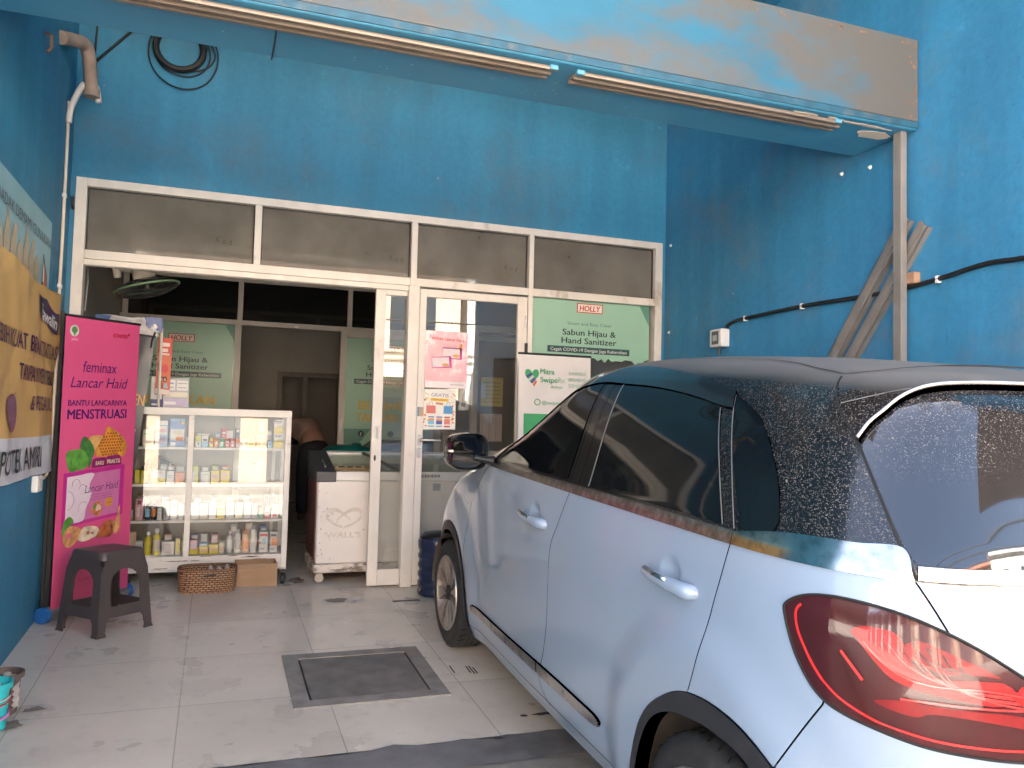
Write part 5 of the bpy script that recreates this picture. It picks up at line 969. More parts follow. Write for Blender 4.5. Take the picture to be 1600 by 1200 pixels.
# ------------------------------------------------------------------ wall fan
fn = thing('wall_fan', 'wall fan with green rimmed dark cage tilted downward inside the left of the open shopfront', 'fan', (-2.15, .32, 2.12))
FANW = mk('yellowed_fan_plastic', (.55, .48, .40), rough=.4, var=.08)
m = MB(); m.box((-2.279, .24, 2.02), (-2.24, .36, 2.30)); m.tube([(-2.25, .30, 2.24), (-2.16, .28, 2.26), (-2.08, .27, 2.23), (-2.03, .27, 2.17), (-2.02, .28, 2.10)], [.035, .034, .03, .03, .024], 10); m.build('bracket', FANW, fn, smooth=45, bevel=0)
Nf = Vector((.26, .0, -.965)).normalized(); cfan = Vector((-1.835, .27, 2.045)); Qr = Nf.to_track_quat('Z', 'Y').to_matrix()
m = MB(); m.lathe([(.001, -.17), (.05, -.165), (.072, -.14), (.078, -.06), (.085, -.045), (.001, -.04)], cfan, M=Qr, n=24); m.build('motor', FANW, fn, smooth=40)
m = MB(); m.tube([tuple(Vector((-2.03, .27, 2.17))), tuple(cfan-Nf*.12)], .022, 8); m.build('neck', FANW, fn, smooth=45)
cage = MB()
for k in range(64):
    a_ = 2*math.pi*k/64; P_ = []
    for (r_, h_) in ((.075, -.055), (.13, -.045), (.19, -.02), (.208, .0), (.19, .025), (.12, .05), (.04, .058)): P_.append(cfan+Qr @ Vector((r_*math.cos(a_), r_*math.sin(a_), h_)))
    cage.tube(P_, .0017, 4)
for r_, h_ in ((.13, -.045), (.17, -.03), (.12, .05), (.17, .034)): cage.tube([cfan+Qr @ Vector((r_*math.cos(k*.2094), r_*math.sin(k*.2094), h_)) for k in range(30)], .0022, 4, closed=True)
cage.build('cage', mk('dark_wire', (.035, .03, .028), rough=.5), fn)
m = MB(); m.tube([cfan+Qr @ Vector((.209*math.cos(k*.1571), .209*math.sin(k*.1571), .0)) for k in range(40)], .0075, 8, closed=True); m.build('rim', mk('green_rim', (.15, .25, .14), rough=.35), fn, smooth=True)
m = MB()
for k in range(4):
    a0 = k*math.pi/2
    m.grid(lambda a, b: cfan+Qr @ Vector(((.03+.155*b)*math.cos(a0+(a-.5)*(1.1+.2*b)), (.03+.155*b)*math.sin(a0+(a-.5)*(1.1+.2*b)), -.012+.030*(a-.5))), 8, 6)
m.lathe([(.001, .02), (.03, .015), (.034, -.02), (.001, -.03)], cfan, M=Qr, n=16); m.build('blade', mk('smoky_blade', (.03, .028, .026), rough=.35), fn, smooth=40)
m = MB(); m.tube([(-2.2, .25, 2.2), (-2.19, .20, 2.05), (-2.20, .2, 1.85)], .006, 6); m.build('pull_cord', STEEL, fn)
# ceiling lamp strip seen through the smoked panes
o = thing('ceiling_light', 'row of small unlit ceiling light tubes fixed under the room ceiling', 'light', (.2, 1.6, 3.38))
m = MB()
for i in range(6): m.box((-.25+.17*i, 1.55, 3.355), (-.14+.17*i, 1.60, 3.385))
m.build('tube', WHITEP, o)

# ------------------------------------------------------------------ cables, pipes and fittings on the walls
o = thing('wall_cable', 'black cable clipped along the right wall down to the white breaker box', 'cable', (2.02, -.9, 1.9))
m = MB(); m.tube(spline([(2.012, -.93, 1.86), (2.012, -.94, 1.905), (2.012, -1.02, 1.928), (2.012, -1.143, 1.934), (2.012, -1.715, 1.942), (2.012, -2.1, 1.933), (2.012, -2.444, 1.929), (2.012, -2.721, 1.946), (2.012, -3.0, 1.975), (2.012, -3.3, 1.965), (2.012, -4.2, 2.0), (2.012, -5.1, 2.1)], n=5), .0125, 8); m.build('cable', CABLE, o, smooth=True)
for y_, z_ in ((-1.143, 1.934), (-1.715, 1.942), (-2.40, 1.928), (-2.721, 1.946), (-3.6, 1.97)):
    m = MB(); m.box((2.000, y_-.009, z_-.020), (2.029, y_+.009, z_+.017)); m.build('cable_clip', WHITEP, o, bevel=.003)
o = thing('breaker_box', 'small white breaker box on the right wall at the end of the black cable', 'breaker box', (2.0, -.87, 1.82))
MB().box((1.955, -.945, 1.755), (2.029, -.80, 1.885)).build('housing', WHITEP, o, bevel=.010); MB().box((1.9515, -.915, 1.775), (1.956, -.835, 1.868)).build('window', mk('smoked_window', (.13, .13, .13), rough=.15), o); MB().box((1.949, -.90, 1.80), (1.952, -.85, 1.84)).build('switch', ink((.4, .4, .4)), o)
m = MB(); m.tube([(1.99, -.87, 1.756), (1.99, -.87, 1.70)], .008, 6); m.build('gland', BLACKP, o)
for i, (y_, z_, lab) in enumerate(((-2.034, 2.681, 'white wall plug left of another below the beam on the right wall'), (-2.253, 2.655, 'white wall plug nearest the beam end on the right wall'), (-.133, 2.643, 'white wall plug high in the inner corner of the right wall'), (-.123, 1.94, 'chipped white plug low in the inner corner of the right wall'))):
    o = thing('wall_plug', lab, 'wall plug', (2.02, y_, z_), group='wall plugs on the right wall'); m = MB(); m.lathe([(.001, -.014), (.007, -.012), (.009, -.003), (.013, 0)], (XR-.001, y_, z_), axis='x', n=10); m.build('plug', PWHITE, o, smooth=50)
ALR = mk('dull_aluminium', (.30, .27, .24), rough=.42, metal=.35, var=.12, scale=6, dirt=(.2, .17, .14), damt=.5, dscale=4)
o = thing('gate_post', 'upright aluminium gate post on the right wall under the end of the beam', 'post', (2.0, -2.49, -.1))
MB().box((1.945, -2.553, fz(-2.5)), (1.985, -2.546, 2.75)).box((1.945, -2.546, fz(-2.5)), (1.951, -2.507, 2.75)).box((1.945, -2.507, fz(-2.5)), (1.985, -2.500, 2.75)).build('profile', ALR, o, bevel=.002)
for k, (dy, lab) in enumerate(((0, 'aluminium channel bar leaning against the right wall, the lower left of the pair'), (-.115, 'aluminium channel bar leaning against the right wall, the upper right of the pair'))):
    o = thing('channel_bar', lab, 'channel bar', (1.99, -1.0, 0), group='leaning channel bars')
    p0 = Vector((2.010, -.76+dy*1.05, fz(-.8)+.03)); p1 = Vector((2.010, -2.535+dy, 2.30-(.06 if k else 0))); ax = (p1-p0).normalized(); sd_ = Vector((1, 0, 0)).cross(ax).normalized(); mid = (p0+p1)/2; hl_ = (p1-p0).length/2
    m = MB(); m.obox(mid-Vector((.013, 0, 0)), sd_, ax, (1, 0, 0), .036, hl_, .003).obox(mid+sd_*.034, (1, 0, 0), ax, sd_, .016, hl_, .004).obox(mid-sd_*.034, (1, 0, 0), ax, sd_, .016, hl_, .004).obox(mid-Vector((.018, 0, 0))+sd_*.012, sd_, ax, (1, 0, 0), .006, hl_, .003); m.build('profile', ALR, o, bevel=.001)
o = thing('wall_bracket', 'rusty wooden bracket block behind the gate post on the right wall', 'bracket', (2.0, -2.57, 1.97)); MB().box((1.985, -2.60, 1.945), (2.029, -2.545, 2.005)).build('block', mk('rusty_block', (.35, .20, .12), rough=.8, var=.3), o, bevel=.006)
# folding gate rail under the beam
RAIL = mk('tan_aluminium_rail', (.26, .205, .16), rough=.35, metal=.25, var=.08, scale=5)
def rail(name, lab, xa, xb, tube_end):
    o = thing(name, lab, 'rail', ((xa+xb)/2, -2.47, 2.73), group='gate rails under the beam')
    m = MB(); m.box((xa, -2.515, 2.738), (xb, -2.455, 2.750)).box((xa, -2.515, 2.722), (xb, -2.509, 2.738)).box((xa, -2.461, 2.722), (xb, -2.455, 2.738)).box((xa, -2.509, 2.722), (xb, -2.498, 2.726)).box((xa, -2.472, 2.722), (xb, -2.461, 2.726)); m.build('channel', RAIL, o)
    m = MB(); m.tube([(xa+.02, -2.54, 2.738), (xb+tube_end, -2.54, 2.738)], .011, 8); m.build('conduit', RAIL, o, smooth=45)
    for x in (xa+.02, xb+tube_end-.02): MB().box((x-.02, -2.556, 2.730), (x+.02, -2.525, 2.751)).build('conduit_clip', mk('painted_clip', (.10, .30, .42), rough=.6, var=.3), o, bevel=.004)
rail('gate_rail', 'tan gate rail under the beam, the long left length', -2.27, -.02, .02)
rail('gate_rail', 'tan gate rail under the beam, the right length by the gate post', .09, 1.58, -.02)
o = thing('thin_wire', 'thin black wire crossing the underside of the beam', 'wire', (-1.19, -2.3, 2.75)); m = MB(); m.tube([(-1.19, -2.455, 2.738), (-1.188, -2.3, 2.745), (-1.19, -2.128, 2.744), (-1.185, -2.118, 2.8)], .0035, 5); m.build('wire', CABLE, o)
# cable coil high on the wall
o = thing('cable_coil', 'coil of black cable hung high on the wall behind the beam', 'cable coil', (-1.68, -.08, 3.55))
m = MB()
for k in range(7): m.tube([(-1.68+(.135+.004*k)*math.cos(a*.2094+k), -.075-.010*(k % 3), 3.60+(.128+.004*k)*math.sin(a*.2094+k)) for a in range(30)], .011, 6, closed=True)
m.build('tight_turns', CABLE, o, smooth=True)
m = MB()
for (cx2, cz, rx_, rz_) in ((-1.655, 3.57, .215, .235), (-1.66, 3.58, .17, .16), (-1.65, 3.59, .19, .13)): m.tube([(cx2+rx_*math.cos(a*.1571), -.065-.006*math.sin(a*.5), cz+rz_*math.sin(a*.1571)) for a in range(40)], .0055, 6, closed=True)
m.build('loose_turns', CABLE, o, smooth=True)
m = MB(); m.box((-1.70, -.12, 3.70), (-1.66, -.045, 3.74)); m.build('hook', DSTEEL, o)
o = thing('stray_cable', 'two stray black cables hanging from the slab by the brown pipe elbow', 'cable', (-2.1, -.1, 3.6)); m = MB(); m.tube([(-1.93, -.06, 3.72), (-2.05, -.06, 3.58), (-2.18, -.065, 3.42)], .009, 6).tube([(-2.13, -.3, 4.0), (-2.14, -.3, 3.6), (-2.15, -.3, 3.28)], .007, 6); m.build('cable', CABLE, o, smooth=True)
BPIPE = mk('grimy_pvc', (.36, .27, .21), rough=.6, var=.25, scale=9)
o = thing('pipe_elbow', 'grimy brown pipe elbow sticking out of the left wall under the beam', 'pipe', (-2.25, -.5, 3.3))
m = MB(); m.tube(spline([(-2.27, -.66, 3.30), (-2.21, -.50, 3.36), (-2.18, -.42, 3.37), (-2.165, -.36, 3.30), (-2.16, -.28, 3.16)], n=6), .040, 12); m.build('pipe', BPIPE, o, smooth=50); m = MB(); m.lathe([(.04, 0), (.047, .0), (.047, .05), (.04, .05)], (-2.158, -.27, 3.12), n=14); m.build('socket', BPIPE, o, smooth=50)
o = thing('white_conduit', 'thin white conduit running down the left wall corner to the socket', 'conduit', (-2.26, -.3, 1.8))
m = MB(); m.tube(spline([(-2.12, -.24, 3.10), (-2.14, -.26, 3.20), (-2.20, -.30, 3.18), (-2.252, -.34, 3.02), (-2.262, -.34, 2.92)], n=6), .018, 8); m.build('bend', ALU, o, smooth=True)
m = MB(); m.tube(spline([(-2.266, -.34, 3.05), (-2.268, -.315, 2.7), (-2.268, -.31, 2.2), (-2.268, -.312, 1.92), (-2.256, -.345, 1.6), (-2.254, -.375, 1.34), (-2.254, -.385, 1.1), (-2.262, -.40, .84), (-2.270, -.56, .79)], n=6), .0095, 8); m.build('tube', mk('yellowed_conduit', (.66, .58, .48), rough=.45, var=.06), o, smooth=True)
for z_ in (2.48, 1.93): MB().box((-2.279, -.335, z_-.012), (-2.256, -.290, z_+.012)).build('conduit_clip', WHITEP, o, bevel=.004)
o = thing('wall_socket', 'white electrical socket on the left wall below the yellow banner', 'socket', (-2.26, -.68, .78)); MB().box((XL+.001, -.755, .735), (XL+.035, -.63, .825)).build('housing', WHITEP, o, bevel=.006); MB().box((XL+.035, -.725, .755), (XL+.038, -.66, .805)).build('face', ink((.62, .60, .55)), o, bevel=.002)
o = thing('wall_hook', 'small dark hook on the jamb beside the top left of the shopfront', 'hook', (-2.26, -.06, 2.5)); m = MB(); m.tube([(-2.265, -.045, 2.53), (-2.262, -.085, 2.53), (-2.258, -.09, 2.48), (-2.256, -.07, 2.46)], .008, 6); m.build('hook', DSTEEL, o)
o = thing('rusty_nail', 'rusty bent hook with a stain high on the left wall', 'hook', (-2.27, -1.0, 3.1)); m = MB(); m.tube([(-2.279, -1.02, 3.16), (-2.25, -1.02, 3.15), (-2.245, -1.03, 3.08), (-2.262, -1.04, 3.05)], .008, 6); m.build('hook', RUST, o)

# ------------------------------------------------------------------ person bending in the back room
def skin_body(name, nodes, edges, radii, mat, parent, sub=2):
    me = bpy.data.meshes.new(name); me.from_pydata(nodes, edges, []); o = bpy.data.objects.new(name, me); col.objects.link(o); me.materials.append(mat); o.parent = parent
    sk = o.modifiers.new('skin', 'SKIN'); sk.use_smooth_shade = True
    if not me.skin_vertices: me.skin_vertices.new()
    for i, r_ in enumerate(radii): me.skin_vertices[0].data[i].radius = (r_, r_) if not isinstance(r_, tuple) else r_
    me.skin_vertices[0].data[0].use_root = True
    s_ = o.modifiers.new('sub', 'SUBSURF'); s_.levels = sub; s_.render_levels = sub; return o
ps = thing('person', 'person in a loose brownish top and dark trousers bending over in the dim back room', 'person', (-.33, 3.75, .0), Matrix.Rotation(R(8), 3, 'Z'))
SKIN_ = mk('skin', (.34, .19, .13), rough=.5); SHIRT = mk('dusty_pink_shirt', (.30, .205, .175), rough=.85, var=.15, scale=8); TROU = mk('dark_trousers', (.02, .02, .025), rough=.8)
# local: x right, y away; the trunk leans forward (away to the left), arms hang
nodes = [(0.04, 0, .86), (0.03, .05, .98), (-.02, .16, 1.08), (-.06, .30, 1.12), (-.08, .40, 1.10), (-.10, .47, 1.04), (-.11, .53, .98), (-.11, .56, .92),
         (.13, 0, .82), (.15, .03, .47), (.15, -.02, .10), (.15, .12, .05), (-.05, 0, .82), (-.07, .03, .47), (-.07, -.02, .10), (-.07, .12, .05),
         (-.25, .33, 1.08), (-.27, .32, .80), (-.25, .38, .58), (.10, .38, 1.08), (.14, .42, .82), (.08, .48, .62)]
edges = [(0, 1), (1, 2), (2, 3), (3, 4), (4, 5), (5, 6), (6, 7), (0, 8), (8, 9), (9, 10), (10, 11), (0, 12), (12, 13), (13, 14), (14, 15), (3, 16), (16, 17), (17, 18), (3, 19), (19, 20), (20, 21)]
rad = [.13, .13, .135, .13, .06, .055, .085, .07, .095, .06, .042, .035, .095, .06, .042, .035, .06, .045, .03, .06, .045, .03]
skin_body('body', nodes, edges, rad, SKIN_, ps)
skin_body('shirt', [(0.03, .03, .95), (-.02, .16, 1.08), (-.06, .31, 1.12), (-.075, .375, 1.11), (-.25, .33, 1.08), (-.29, .31, .80), (-.285, .33, .70), (.10, .38, 1.08), (.14, .42, .86)], [(0, 1), (1, 2), (2, 3), (2, 4), (4, 5), (5, 6), (2, 7), (7, 8)], [.165, .165, .15, .08, .085, .07, .068, .08, .065], SHIRT, ps)
skin_body('trousers', [(0.04, 0, .86), (.035, .03, .94), (.13, 0, .80), (.15, .03, .47), (.15, -.02, .09), (-.05, 0, .80), (-.07, .03, .47), (-.07, -.02, .09)], [(0, 1), (0, 2), (2, 3), (3, 4), (0, 5), (5, 6), (6, 7)], [.14, .15, .11, .08, .07, .11, .08, .07], TROU, ps)
skin_body('hair', [(-.11, .53, 1.0), (-.105, .565, .95), (-.115, .50, .96)], [(0, 1), (0, 2)], [.085, .085, .07], mk('black_hair', (.012, .01, .01), rough=.6), ps)
for hx_, hy_, hz_ in ((-.25, .38, .58), (.08, .48, .62)):
    for k in range(5):
        if k == 4: pts = [(hx_+.012, hy_-.005, hz_-.03), (hx_+.040, hy_+.01, hz_-.06), (hx_+.042, hy_+.015, hz_-.085)]
        else: ln = (.075, .085, .08, .062)[k]; xx = hx_+.024-.016*k; pts = [(xx*.6+hx_*.4, hy_, hz_-.05), (xx, hy_+.004, hz_-.085), (xx, hy_+.014, hz_-.05-ln), (xx, hy_+.026, hz_-.066-ln)]
        skin_body('finger', pts, [(i, i+1) for i in range(len(pts)-1)], [.010, .009, .008, .007][:len(pts)], SKIN_, ps, 1)
    skin_body('palm', [(hx_, hy_, hz_+.01), (hx_, hy_, hz_-.03), (hx_, hy_+.002, hz_-.065)], [(0, 1), (1, 2)], [(.026, .018), (.034, .016), (.036, .014)], SKIN_, ps, 1)
# ------------------------------------------------------------------ the car: an analytic body surface, panels cut out of it
# local axes: x right, y forward (0 at the rear axle), z up. S(s,z): s runs forward along the left flank, wraps round the tail below s = .3
def pchip_table(xs, ys, n=1600):
    xs = np.array(xs, float); ys = np.array(ys, float); h = np.diff(xs); d = np.diff(ys)/h; m = np.zeros(len(xs)); m[0] = d[0]; m[-1] = d[-1]
    for i in range(1, len(xs)-1):
        if d[i-1]*d[i] > 0:
            w1 = 2*h[i]+h[i-1]; w2 = h[i]+2*h[i-1]; m[i] = (w1+w2)/(w1/d[i-1]+w2/d[i])
    X = np.linspace(xs[0], xs[-1], n); k = np.clip(np.searchsorted(xs, X, 'right')-1, 0, len(xs)-2); t = (X-xs[k])/h[k]
    Y = (1+2*t)*(1-t)**2*ys[k]+t*(1-t)**2*h[k]*m[k]+t*t*(3-2*t)*ys[k+1]+t*t*(t-1)*h[k]*m[k+1]
    return lambda x: np.interp(x, X, Y)
ZTOP = 1.602
fB = pchip_table([.12, .18, .24, .32, .45, .60, .75, .90, 1.0, 1.06, 1.10, 1.2, 1.3, 1.4, 1.46, 1.51, 1.55, 1.575, 1.59, 1.599, ZTOP],
                 [.79, .818, .832, .841, .849, .855, .854, .846, .835, .824, .808, .772, .735, .69, .655, .605, .53, .44, .33, .18, .001], 6000)
fR = pchip_table([.12, .2, .3, .45, .62, .8, .95, 1.06, 1.15, 1.3, 1.42, 1.48, 1.53, 1.565, 1.585, 1.597, ZTOP],
                 [-.50, -.61, -.65, -.675, -.68, -.675, -.66, -.64, -.612, -.56, -.515, -.487, -.43, -.33, -.15, .1, .28], 6000)
fF = pchip_table([.12, .2, .35, .6, .75, .85, .93, 1.0, 1.06, 1.2, 1.4, 1.5, 1.56, 1.59, ZTOP],
                 [3.05, 3.18, 3.25, 3.26, 3.21, 3.08, 2.9, 2.62, 2.40, 1.98, 1.62, 1.46, 1.30, 1.10, .8], 6000)
fW = pchip_table([.12, .6, .9, 1.06, 1.4, 1.55, ZTOP], [.6, .62, .6, .45, .42, .4, .15])
fD = pchip_table([-.8, -.5, -.2, .2, .8, 1.2, 1.8, 3.5], [1.505, 1.535, 1.56, 1.582, 1.60, 1.60, 1.58, 1.5])
YC, NR, NF, KP, SC = .30, 4.5, 2.8, .85, -1.0352
tap = lambda y: 1-.019*np.maximum(0, y-.9)**2
def z2q(z, y): return np.where(z <= 1.10, z, 1.10+(z-1.10)*(ZTOP-1.10)/(fD(y)-1.10))
def q2z(q, y): return np.where(q <= 1.10, q, 1.10+(q-1.10)*(fD(y)-1.10)/(ZTOP-1.10))
def flare(y, z):
    b = np.zeros_like(y)
    for yw in (0., 2.56):
        d = np.hypot(y-yw, z-.30); t = np.clip((.56-d)/.15, 0, 1); b = b+np.where(d > .25, .022*t*t*(3-2*t), 0)
    for yh, zh in ((1.255, .918), (.168, .912)):
        d = np.hypot((y-yh)/.066, (z-zh)/.056); b = b-np.where(d < 1, .020*(1-np.minimum(d, 1)**2)**2, 0)
    return b
def Sxy(s, q, z):
    """plan position for height index q"""
    yf = fF(q)-fW(q); x = np.zeros_like(s); y = np.zeros_like(s)
    # rear
    psi = np.clip((YC-s)/KP, 0, None); c, sn = np.cos(psi), np.sin(psi); A = np.maximum(.02, YC-fR(q)); yy = YC-sn*.8
    for _ in range(4):
        B = fB(q)*tap(yy)+flare(yy, z); r = ((np.abs(c)/B)**NR+(np.abs(sn)/A)**NR)**(-1/NR); yy = YC-sn*r
    xr, yr = -c*r, yy
    psi2 = np.clip((s-yf)/KP, 0, None); c2, s2 = np.cos(psi2), np.sin(psi2); yy = yf+s2*.5
    for _ in range(5):
        B = fB(q)*tap(yy)+flare(yy, z); r = ((np.abs(c2)/B)**NF+(np.abs(s2)/fW(q))**NF)**(-1/NF); yy = yf+s2*r
    xf, yfr = -c2*r, yy
    xm = -(fB(q)*tap(s)+flare(s, z))
    x = np.where(s < YC, xr, np.where(s > yf, xf, xm)); y = np.where(s < YC, yr, np.where(s > yf, yfr, s))
    return x, y
def S(s, z):
    s = np.atleast_1d(np.asarray(s, float)); z = np.atleast_1d(np.asarray(z, float)); fl_ = s < SC; s = np.where(fl_, 2*SC-s, s)
    y = np.clip(s, -.6, 2.6); q = z
    for _ in range(4):
        q = np.minimum(z2q(z, y), ZTOP-1e-4); x, y = Sxy(s, q, z)
    return np.stack([np.where(fl_, -x, x), y, z], 1)
def Sq(s, q):
    s = np.atleast_1d(np.asarray(s, float)); q = np.atleast_1d(np.asarray(q, float)); fl_ = s < SC; s = np.where(fl_, 2*SC-s, s)
    x, y = Sxy(s, q, np.full_like(q, 1.4)); return np.stack([np.where(fl_, -x, x), y, q2z(q, y)], 1)
def norm(F, s, z, e=.002):
    u = F(s+e, z)-F(s-e, z); v = F(s, z+e)-F(s, z-e); n = np.cross(u, v); n /= np.maximum(1e-9, np.linalg.norm(n, axis=1))[:, None]
    p = F(s, z); out = p-np.array([0, .9, .75]); f_ = np.where((n*out).sum(1) < 0, -1, 1)
    return n*f_[:, None]
ang = math.atan(SL)
car = thing('car', 'light blue compact hatchback with dusty black roof parked on the forecourt facing the shop', 'car', (.6917, -3.8791, -.1395), Matrix.Rotation(ang, 3, 'X')); car.scale = (.97, .97, .97)
def carmat(name, c, rough, metal=0., coat=1., **k): return mk(name, c, rough, metal, coat=coat, **k)
PAINT = carmat('pale_blue_paint', (.245, .315, .405), .40, .0, 1., var=.02, scale=3)
PAINT.node_tree.nodes['Principled BSDF'].inputs['Coat IOR'].default_value = 1.55
def dusty(name, c, rough, coat, dust_lo):
    """gloss surface with specks of dried dust lying on it: many on the tail and roof, fewer lower down"""
    m = mk(name, c, rough, coat=coat, var=.05); t = m.node_tree; L = t.links.new; p = t.nodes['Principled BSDF']; src = p.inputs['Base Color'].links[0].from_socket
    tc = t.nodes.new('ShaderNodeTexCoord'); v = t.nodes.new('ShaderNodeTexVoronoi'); v.inputs['Scale'].default_value = 250; v.inputs['Randomness'].default_value = 1
    dn = t.nodes.new('ShaderNodeTexNoise'); dn.inputs['Scale'].default_value = 60; L(tc.outputs['Object'], dn.inputs['Vector'])
    wm = t.nodes.new('ShaderNodeMix'); wm.data_type = 'VECTOR'; wm.inputs[0].default_value = .02; L(tc.outputs['Object'], wm.inputs[4]); L(dn.outputs['Color'], wm.inputs[5]); L(wm.outputs[1], v.inputs['Vector'])
    sz = t.nodes.new('ShaderNodeMapRange'); L(v.outputs['Color'], sz.inputs[0]); sz.inputs[1].default_value = .05; sz.inputs[2].default_value = .95; sz.inputs[3].default_value = .05; sz.inputs[4].default_value = .48
    sb = t.nodes.new('ShaderNodeMath'); sb.operation = 'SUBTRACT'; L(sz.outputs[0], sb.inputs[0]); L(v.outputs['Distance'], sb.inputs[1]); lt = t.nodes.new('ShaderNodeMapRange'); lt.inputs[1].default_value = -.06; lt.inputs[2].default_value = .14; L(sb.outputs[0], lt.inputs[0])
    sp = t.nodes.new('ShaderNodeSeparateXYZ'); L(tc.outputs['Object'], sp.inputs[0])
    ym = t.nodes.new('ShaderNodeMapRange'); ym.inputs[1].default_value = .55; ym.inputs[2].default_value = -.15; L(sp.outputs[1], ym.inputs[0])
    zm = t.nodes.new('ShaderNodeMapRange'); zm.inputs[1].default_value = dust_lo; zm.inputs[2].default_value = dust_lo+.2; L(sp.outputs[2], zm.inputs[0])
    a = t.nodes.new('ShaderNodeMath'); a.operation = 'MULTIPLY'; L(ym.outputs[0], a.inputs[0]); L(zm.outputs[0], a.inputs[1])
    pn = t.nodes.new('ShaderNodeTexNoise'); pn.inputs['Scale'].default_value = 9; pn.inputs['Detail'].default_value = 4; L(tc.outputs['Object'], pn.inputs['Vector'])
    pm = t.nodes.new('ShaderNodeMapRange'); pm.inputs[1].default_value = .3; pm.inputs[2].default_value = .65; pm.inputs[3].default_value = .45; L(pn.outputs[0], pm.inputs[0])
    b = t.nodes.new('ShaderNodeMath'); b.operation = 'MULTIPLY'; L(a.outputs[0], b.inputs[0]); L(lt.outputs[0], b.inputs[1])
    c2 = t.nodes.new('ShaderNodeMath'); c2.operation = 'MULTIPLY'; L(b.outputs[0], c2.inputs[0]); L(pm.outputs[0], c2.inputs[1])
    # a thin even film on upward faces
    geo = t.nodes.new('ShaderNodeNewGeometry'); gs = t.nodes.new('ShaderNodeSeparateXYZ'); L(geo.outputs['Normal'], gs.inputs[0])
    fm = t.nodes.new('ShaderNodeMapRange'); fm.interpolation_type = 'SMOOTHSTEP'; fm.inputs[1].default_value = .76; fm.inputs[2].default_value = 1.0; fm.inputs[4].default_value = .8; L(gs.outputs[2], fm.inputs[0])
    mxx = t.nodes.new('ShaderNodeMath'); mxx.operation = 'MAXIMUM'; L(c2.outputs[0], mxx.inputs[0]); L(fm.outputs[0], mxx.inputs[1])
    mix = t.nodes.new('ShaderNodeMix'); mix.data_type = 'RGBA'; L(mxx.outputs[0], mix.inputs[0]); L(src, mix.inputs[6]); mix.inputs[7].default_value = (.19, .175, .155, 1); L(mix.outputs[2], p.inputs['Base Color'])
    iv = t.nodes.new('ShaderNodeMath'); iv.operation = 'MULTIPLY_ADD'; iv.inputs[1].default_value = -coat; iv.inputs[2].default_value = coat; L(mxx.outputs[0], iv.inputs[0]); L(iv.outputs[0], p.inputs['Coat Weight'])
    rr = t.nodes.new('ShaderNodeMapRange'); rr.inputs[3].default_value = rough; rr.inputs[4].default_value = .9; L(mxx.outputs[0], rr.inputs[0]); L(rr.outputs[0], p.inputs['Roughness'])
    return m
ROOFM = dusty('dusty_black_paint', (.008, .008, .009), .22, .45, .98)
CGLASS = carmat('tinted_car_glass', (.006, .007, .008), .04, coat=0, var=.0, spec=.7)
RGLASS = dusty('dusty_rear_glass', (.010, .011, .014), .03, 1., 1.22)
CHROME = mk('dusty_chrome', (.58, .56, .53), rough=.17, metal=1., var=.12, scale=20, dirt=(.13, .115, .10), damt=.55, dscale=38, dlo=.40, dhi=.75)
ARCHM = mk('arch_plastic', (.020, .021, .024), rough=.5, var=.12, scale=12)
UNDER = mk('underbody_black', (.006, .006, .006), rough=.8)
BELTM = mk('dusty_belt_chrome', (.40, .38, .36), rough=.27, metal=.85, var=.15, scale=14, dirt=(.15, .125, .105), damt=.8, dscale=30, dlo=.32, dhi=.62)
VISOR = carmat('smoked_visor', (.012, .012, .013), .12, coat=.8, var=.05)

def segs(*ss, n=7):
    P = []
    for s_ in ss:
        q = spline(s_, n=n) if len(s_) > 2 else [s_[0], s_[1]]
        for p in q:
            if not P or math.dist(P[-1], p) > .0012: P.append(p)
    while math.dist(P[0], P[-1]) < .0012: P.pop()
    return P
def densify(P, mx):
    o = []; n = len(P)
    for i in range(n):
        a, b = P[i], P[(i+1) % n]; k = max(1, int(math.ceil(math.dist(a, b)/mx)))
        for j in range(k): o.append((a[0]+(b[0]-a[0])*j/k, a[1]+(b[1]-a[1])*j/k))
    return o
def shrink(P, g):
    n = len(P); ar = sum(P[i][0]*P[(i+1) % n][1]-P[(i+1) % n][0]*P[i][1] for i in range(n)); sg = 1 if ar > 0 else -1; o = []
    for i in range(n):
        a, b, c = P[i-1], P[i], P[(i+1) % n]
        e1 = ((b[0]-a[0]), (b[1]-a[1])); e2 = ((c[0]-b[0]), (c[1]-b[1])); l1 = math.hypot(*e1) or 1; l2 = math.hypot(*e2) or 1
        n1 = (-e1[1]/l1*sg, e1[0]/l1*sg); n2 = (-e2[1]/l2*sg, e2[0]/l2*sg); v = (n1[0]+n2[0], n1[1]+n2[1]); l = v[0]*v[0]+v[1]*v[1]
        if l < .2: v = n1; k = g
        else: k = 2*g/l
        o.append((b[0]+v[0]*k, b[1]+v[1]*k))
    return o
def inside(P, x, y):
    r = False; n = len(P); j = n-1
    for i in range(n):
        if (P[i][1] > y) != (P[j][1] > y) and x < (P[j][0]-P[i][0])*(y-P[i][1])/(P[j][1]-P[i][1])+P[i][0]: r = not r
        j = i
    return r
